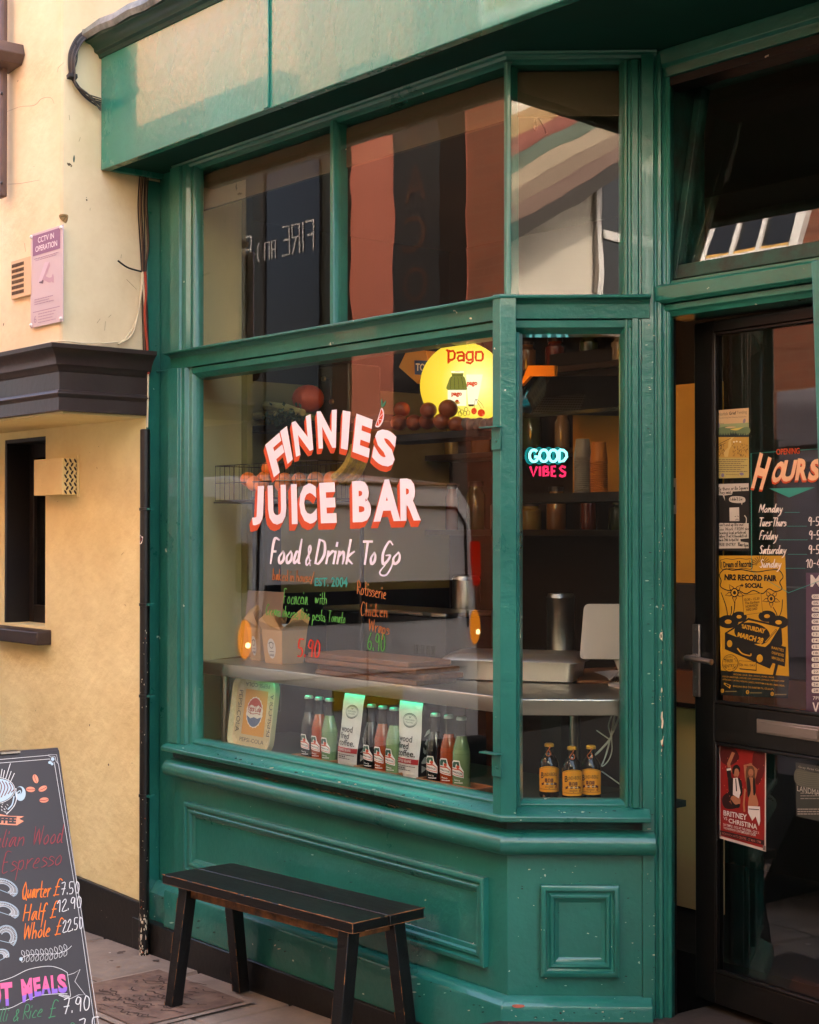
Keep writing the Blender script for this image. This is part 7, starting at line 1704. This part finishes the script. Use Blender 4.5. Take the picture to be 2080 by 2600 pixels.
# ---- more of the kitchen: jars and bottles on wall shelves, a dark press on the worktop
ws_ = None
JARC = [('#6a2b16', 'dark red'), ('#8a7a3a', 'mustard'), ('#3b4a2a', 'green'), ('#7a5a34', 'tan'), ('#9a9184', 'pale')]
jn = 0
for r_i, zz_ in enumerate((1.62, 2.02, 2.42)):
    t = thing('wall_shelf', '%s dark wooden shelf of jars on the back wall' % ('lowest', 'middle', 'highest')[r_i], 'shelf', (-5.6, 5.5, zz_), 'back wall shelves')
    m = MB(); m.box(-6.2, -4.7, 5.36, 5.5995, zz_-0.03, zz_, mat('shelf_dark', '#3a2d22', 0.5)); obj('board', m, t, bevel=0.003)
    rnd = random.Random(40+r_i); x = -6.1
    POS = ('far left', 'left', 'left of the middle', 'middle', 'right of the middle', 'right', 'far right')
    for k in range(7):
        x = -6.1+k*0.2+rnd.uniform(-0.03, 0.03); h = rnd.uniform(0.13, 0.26); r = rnd.uniform(0.035, 0.06); c, cn = JARC[(k*2+r_i) % 5]
        j = thing('storage_jar', '%s jar at the %s of the %s back wall shelf' % (cn, POS[k], ('lowest', 'middle', 'highest')[r_i]), 'jar', (x, 5.47, zz_), 'jars on the back wall')
        m = MB(); m.lathe([(r*0.94, zz_+0.0004), (r, zz_+0.008), (r, zz_+h*0.72), (r*0.72, zz_+h*0.82), (r*0.7, zz_+h*0.9)], (x, 5.47, 0), mat('jar_'+cn.replace(' ', '_'), c, 0.15, coat=0.5), 18); obj('glass', m, j)
        m = MB(); m.lathe([(r*0.76, zz_+h*0.9004), (r*0.76, zz_+h), (0, zz_+h*1.01)], (x, 5.47, 0), mat('jar_lid', '#2a2622', 0.4), 18); obj('lid', m, j)
pr = thing('sandwich_press', 'dark sandwich press with a steel lid behind the chopping boards', 'sandwich press', (-5.2, 4.2, CZ))
pa, pb, pt = FY(845, 1650, 4.22), FY(1150, 1650, 4.22), FY(1000, 1540, 4.22)
m = MB(); m.box(pa.x, pb.x, 4.18, 4.45, CZ+0.02, pt.z-0.03, mat('press_dark', '#1b1c20', 0.35)); 
for i in (0, 1): m.box(pa.x+0.03+i*(pb.x-pa.x-0.08), pa.x+0.05+i*(pb.x-pa.x-0.08), 4.2, 4.43, CZ+0.0004, CZ+0.0196, INDARK)
obj('body', m, pr, bevel=0.006)
m = MB(); m.box(pa.x-0.01, pb.x+0.01, 4.17, 4.46, pt.z-0.0298, pt.z-0.012, STEEL); obj('lid', m, pr, bevel=0.006)
m = MB()
for i in range(9): m.box(pb.x-0.20+i*0.016, pb.x-0.193+i*0.016, 4.177, 4.1798, CZ+0.05, CZ+0.09, INDARK)
obj('vent_slots', m, pr)
m = MB(); m.tube([(pa.x+0.08, 4.165, pt.z-0.02), (pa.x+0.08, 4.13, pt.z-0.015), (pb.x-0.08, 4.13, pt.z-0.015), (pb.x-0.08, 4.165, pt.z-0.02)], 0.008, STEEL, 8); obj('handle', m, pr)
# ================================================================ across the street (seen reflected in the glass and paint)
def ob(name, label, x0, x1, z0, z1, mm, y=-1.3, dep=6.0):
    t = thing(name, label, 'building', ((x0+x1)/2, y, gz((x0+x1)/2))); m = MB(); m.box(x0, x1, y-dep, y, z0-1.5, z1, mm); obj('walls', m, t); return t
YO = -1.3
PEACHW = mat('opp_peach_render', '#e6a57c', 0.8, var=0.1); DKSHOP = mat('opp_dark_front', '#1a1b14', 0.5, var=0.2); CORAL = mat('opp_coral_render', '#9a5440', 0.8, var=0.1)
OBRICK = mat('opp_orange_brick', '#7d4022', 0.85, bump=0.4, bscale=30, var=0.3, vscale=14, stretch=(1, 1, 3)); OWHITE = mat('opp_white_render', '#d8cdb8', 0.8, var=0.08); SASHW = mat('opp_sash_white', '#ddd8cf', 0.5); OGL = mat('opp_window_dark', '#15140f', 0.1)
def brickmat(name, c1, c2, mortar):
    m = bpy.data.materials.new(name); m.use_nodes = True; nt = m.node_tree; p = nt.nodes['Principled BSDF']; p.inputs['Roughness'].default_value = 0.9
    tc = nt.nodes.new('ShaderNodeTexCoord'); sx = nt.nodes.new('ShaderNodeSeparateXYZ'); cx = nt.nodes.new('ShaderNodeCombineXYZ'); bk = nt.nodes.new('ShaderNodeTexBrick')
    nt.links.new(tc.outputs['Object'], sx.inputs[0]); nt.links.new(sx.outputs['X'], cx.inputs[0]); nt.links.new(sx.outputs['Z'], cx.inputs[1]); nt.links.new(cx.outputs[0], bk.inputs['Vector'])
    bk.inputs['Scale'].default_value = 1.0; bk.inputs['Brick Width'].default_value = 0.225; bk.inputs['Row Height'].default_value = 0.075; bk.inputs['Mortar Size'].default_value = 0.008
    bk.inputs['Color1'].default_value = (*lin(c1), 1); bk.inputs['Color2'].default_value = (*lin(c2), 1); bk.inputs['Mortar'].default_value = (*lin(mortar), 1)
    nt.links.new(bk.outputs['Color'], p.inputs['Base Color']); return m
OBRICK = brickmat('opp_brick_courses', '#743a20', '#63321c', '#6e4a34')
b1 = ob('terrace_building', 'peach rendered building across the street with a black shopfront, seen reflected', -18.0, -10.75, -2.0, 7.0, PEACHW)
m = MB(); m.box(-14.2, -10.75, YO+0.001, YO+0.22, -2.6, 5.6, DKSHOP); f1 = obj('shopfront', m, b1)
m = MB(); m.box(-11.75, -10.9, YO+0.2203, YO+0.25, 2.4, 4.95, mat('opp_poster_panel', '#0d0f12', 0.15)); m.box(-11.8, -11.75, YO+0.2203, YO+0.27, 2.4, 5.0, INDARK); obj('poster_panel', m, f1)
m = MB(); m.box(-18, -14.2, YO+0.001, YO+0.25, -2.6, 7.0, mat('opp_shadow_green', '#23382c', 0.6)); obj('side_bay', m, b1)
sh = plane_sheet((-10.98, YO+0.256, 4.15), (-1, 0, 0), (0, 0, 1), (0, 1, 0)); SW = flat('#8f8a84')
def thin(sh, ch_, x, h, w):
    P = {'F': [[(0,0),(0,1)],[(0,1),(1,1)],[(0,0.52),(0.8,0.52)]], 'I': [[(0.5,0),(0.5,1)]], 'R': [[(0,0),(0,1),(1,1),(1,0.55),(0,0.55)],[(0.4,0.55),(1,0)]], 'E': [[(1,0),(0,0),(0,1),(1,1)],[(0,0.52),(0.8,0.52)]], 'A': [[(0,0),(0,1),(1,1),(1,0)],[(0,0.5),(1,0.5)]], 'N': [[(0,0),(0,1),(1,1),(1,0)]], 'D': [[(0,0),(0,1),(0.8,1),(1,0.8),(1,0.2),(0.8,0),(0,0)]]}
    for l in P[ch_]: sh.line([(x+a*w, b*h) for a, b in l], 0.02, SW, 1)
x = 0.0
for ch_, w, h in (('F',0.105,0.26),('I',0.02,0.26),('R',0.11,0.26),('E',0.11,0.26),(' ',0.03,0),('A',0.065,0.16),('N',0.07,0.16),('D',0.07,0.16),(' ',0.03,0),('F',0.11,0.26)):
    if ch_ != ' ': thin(sh, ch_, x, h, w)
    x += w+0.042
sh.done('sign_lettering', f1)
b2 = ob('terrace_building', 'coral painted building across the street with a hanging banner, seen reflected', -10.749, -9.2, -2.0, 5.4, CORAL)
m = MB(); m.box(-9.80, -9.22, YO+0.001, YO+0.30, 1.0, 5.35, mat('opp_banner', '#1c1712', 0.6)); bn_ = obj('hanging_banner', m, b2)
sh = plane_sheet((-9.36, YO+0.302, 4.75), (-1, 0, 0), (0, 0, 1), (0, 1, 0))
for k, c in enumerate('XACON'): sh.text(c, 0.0, -k*0.42, 0.30, 0.30-k*0.42, flat('#3a2110'), 1)
sh.done('banner_lettering', bn_)
m = MB(); m.box(-10.74, -9.21, YO+0.001, YO+0.15, -2.4, 2.3, mat('opp_ground_stone', '#5e544a', 0.6)); obj('shopfront', m, b2)
def sash(par, x0, x1, z0, z1, inner=None, y=YO):
    m = MB(); w = 0.06; yy = y+0.002
    m.box(x0-0.08, x1+0.08, yy, yy+0.05, z0-0.08, z1+0.08, SASHW); f = obj('window', m, par)
    m = MB(); m.box(x0, x1, yy+0.0505, yy+0.053, z0, z1, OGL); obj('pane', m, f)
    if inner: m = MB(); m.box(x0, x1, yy+0.0535, yy+0.055, z0, z0+(z1-z0)*0.55, inner); obj('blind', m, f)
    m = MB(); zc_ = (z0+z1)/2
    for a, b, c, d in ((x0, x1, zc_-0.04, zc_+0.04),): m.box(a, b, yy+0.0555, yy+0.08, c, d, SASHW)
    for i in (1, 2): xx = x0+(x1-x0)*i/3; m.box(xx-0.02, xx+0.02, yy+0.0557, yy+0.075, z0, zc_-0.0405, SASHW); m.box(xx-0.02, xx+0.02, yy+0.0557, yy+0.075, zc_+0.0405, z1, SASHW)
    obj('glazing_bars', m, f)
b3 = ob('terrace_building', 'orange brick building across the street with white sash windows, seen reflected', -9.199, -2.5, -2.0, 7.4, OBRICK)
BLND = mat('opp_blind', '#c99a4a', 0.7)
for x in (-8.3, -6.9, -5.4, -3.9): sash(b3, x, x+0.85, 5.5, 7.2, BLND)
LIL = mat('opp_lilac_panel', '#6e686e', 0.6)
m = MB(); m.box(-8.69, -7.7, YO+0.001, YO+0.12, -1.8, 2.75, LIL); m.box(-8.6, -7.8, YO+0.1205, YO+0.15, 2.3, 2.5, LIL); m.box(-8.5, -7.9, YO+0.1205, YO+0.14, 0.6, 2.2, mat('opp_lilac_dark', '#6f6975', 0.6)); obj('panelled_door', m, b3)
m = MB(); m.box(-7.69, -2.51, YO+0.001, YO+0.15, -1.2, 2.9, mat('opp_ground_stone', '#5e544a', 0.6)); obj('shopfront', m, b3)
sh = plane_sheet((-7.2, YO+0.002, 3.9), (-1, 0, 0), (0, 0, 1), (0, 1, 0))
b4 = ob('terrace_building', 'white rendered building across the street with a striped awning, seen reflected', -2.499, 7.0, -2.0, 5.8, OWHITE)
sash(b4, 3.35, 4.3, 3.6, 4.9)
m = MB()
AD = Vector((1.2, 0, 0.62)).normalized(); AU = Vector((-AD.z, 0, AD.x))
for k, c in enumerate(('#3a332c', '#7a6052', '#8a7560', '#a8957a', '#5f6a58', '#8f5040', '#b08a5a')): m.obox(Vector((2.55, YO+0.30, 4.42))+AU*(0.06+k*0.115), AD*1.5, AU*0.057, (0, 0.29-0.02*k, 0), mat('awning'+str(k), c, 0.8))
obj('awning', m, b4)
m = MB(); m.box(-2.49, 6.9, YO+0.001, YO+0.2, -0.2, 3.3, mat('opp_ground_brown', '#0d0a08', 0.9, spec=0.05)); m.box(-2.49, 6.9, YO+0.2, YO+0.3, 3.3, 3.4, mat('opp_cornice', '#5a4f48', 0.7)); obj('shopfront', m, b4)

# parked van, rear towards the shop end of the lane
VS = mat('van_silver', '#dcd8d2', 0.3, metal=0.0, coat=0.6); VG = mat('van_glass', '#0e141c', 0.35, spec=0.15); VB = mat('van_black_plastic', '#15151a', 0.5); TY = mat('tyre_rubber', '#151515', 0.85)
vx = -7.05; vyc = 1.48; hw = 0.95
zg = gz(vx)
van = thing('parked_van', 'silver van parked in the lane with its tail lamps lit, seen reflected in the window', 'van', (vx-2.4, vyc, zg))
def vsec(x, k, z0, z1, top_in): 
    o = []
    zz0, zz1 = zg+z0, zg+z1
    P = [(-hw*k, zz0+0.06), (-hw*k, zz0+0.55), (-hw*k*0.99, zz0+0.95), (-hw*k*(1-top_in), zz1-0.14), (-hw*k*(1-top_in)+0.10, zz1-0.02), (0, zz1+0.02)]
    P += [(-a, b) for a, b in P[:-1][::-1]]
    return [(x, vyc+a, b) for a, b in P]
m = MB(); m.rings([vsec(vx-0.0, 0.94, 0.32, 2.12, 0.10), vsec(vx-0.05, 0.99, 0.30, 2.20, 0.07), vsec(vx-0.3, 1.0, 0.28, 2.24, 0.06), vsec(vx-3.3, 1.0, 0.28, 2.24, 0.06), vsec(vx-3.9, 0.98, 0.28, 1.75, 0.10), vsec(vx-4.2, 0.97, 0.28, 1.30, 0.04), vsec(vx-4.9, 0.92, 0.28, 1.12, 0.04), vsec(vx-5.0, 0.86, 0.34, 0.95, 0.04)], VS); bod = obj('body', m, van, bevel=0.03)
m = MB(); q = [(-0.70, 1.36), (0.70, 1.36), (0.76, 1.42), (0.72, 1.78), (0.66, 1.84), (-0.66, 1.84), (-0.72, 1.78), (-0.76, 1.42)]
m.prism([(vx+0.004-0.04*(b-1.2), vyc+a, zg+b) for a, b in q], (0.012, 0, 0), VG); obj('rear_window', m, van, bevel=0.004)
m = MB(); m.box(vx+0.001, vx+0.006, vyc-0.005, vyc+0.005, zg+0.5, zg+1.2, VB); m.box(vx+0.001, vx+0.006, vyc-0.8, vyc+0.8, zg+1.05, zg+1.06, VB); obj('panel_gap', m, van)
TLR = emis('tail_lamp_red', '#ff2a10', 0.16); TLA = emis('indicator_amber', '#ff9020', 0.5)
for s in (-1, 1):
    m = MB(); m.box(vx-0.05, vx+0.025, vyc+s*0.88-0.028, vyc+s*0.88+0.028, zg+1.56, zg+1.84, TLR if s < 0 else mat('tail_lamp_off', '#4a0d08', 0.15)); l_ = obj('tail_lamp', m, van, bevel=0.02)
    m = MB(); c_ = Vector((vx, vyc+s*0.87, zg+1.30)); m.rings([[c_+Vector((0.03*math.cos(a_)*math.cos(2*math.pi*k_/16), 0.042*math.cos(a_)*math.sin(2*math.pi*k_/16), 0.11*math.sin(a_))) for k_ in range(16)] for a_ in [R(-89+178*i_/8) for i_ in range(9)]], TLA, cap=False); lm_ = obj('indicator', m, van)
    m = MB(); m.ball(c_+Vector((0.028, 0, -0.03)), 0.016, emis('indicator_core', '#ffd890', 2.5), 10, 6); obj('bulb', m, lm_)
m = MB(); m.box(vx-0.12, vx+0.07, vyc-0.93, vyc+0.93, zg+0.36, zg+0.62, VB); obj('bumper', m, van, bevel=0.03)
m = MB(); m.box(vx+0.003, vx+0.02, vyc-0.26, vyc+0.26, zg+0.86, zg+0.98, mat('number_plate', '#c8a81c', 0.5)); obj('number_plate', m, van)
for s in (-1, 1):
    for xx in (vx-0.95, vx-4.1):
        m = MB(); m.lathe([(0.20, -0.11), (0.33, -0.10), (0.335, 0.0), (0.33, 0.10), (0.20, 0.11)], (xx, vyc+s*0.82, gz(xx)+0.335), TY, 26, ax=(0, 1, 0)); w_ = obj('wheel', m, van)
        m = MB(); m.lathe([(0.2, -0.112), (0.19, -0.113), (0.05, -0.116), (0.05, 0.116), (0.19, 0.113), (0.2, 0.112)], (xx, vyc+s*0.82, gz(xx)+0.335), STEEL, 20, ax=(0, 1, 0)); obj('rim', m, w_)
    m = MB(); m.raw([(vx-0.4, vyc+s*0.951, zg+1.28), (vx-3.2, vyc+s*0.951, zg+1.28), (vx-3.2, vyc+s*0.915, zg+1.85), (vx-0.5, vyc+s*0.915, zg+1.85), (vx-0.4, vyc+s*0.93, zg+1.28), (vx-3.2, vyc+s*0.93, zg+1.28), (vx-3.2, vyc+s*0.89, zg+1.85), (vx-0.5, vyc+s*0.89, zg+1.85)], [(0,1,2,3),(4,7,6,5),(0,4,5,1),(1,5,6,2),(2,6,7,3),(3,7,4,0)], VG); obj('side_window', m, van)

m = MB(); yy = vyc-0.80
m.tube([(vx+0.012, vyc+a, zg+b) for a, b in ((-0.80, 1.30), (-0.78, 1.95), (-0.70, 2.05), (0.70, 2.05), (0.78, 1.95), (0.80, 1.30))], 0.008, VB, 6); obj('door_seam', m, van)
m = MB(); m.tube([(vx-0.02, vyc-0.75, zg+2.19), (vx-0.02, vyc+0.75, zg+2.19)], 0.012, STEEL, 6); obj('roof_highlight', m, van)  # bright steel line imitating a highlight along the roof
sash(b4, -1.2, -0.3, 3.6, 5.0)
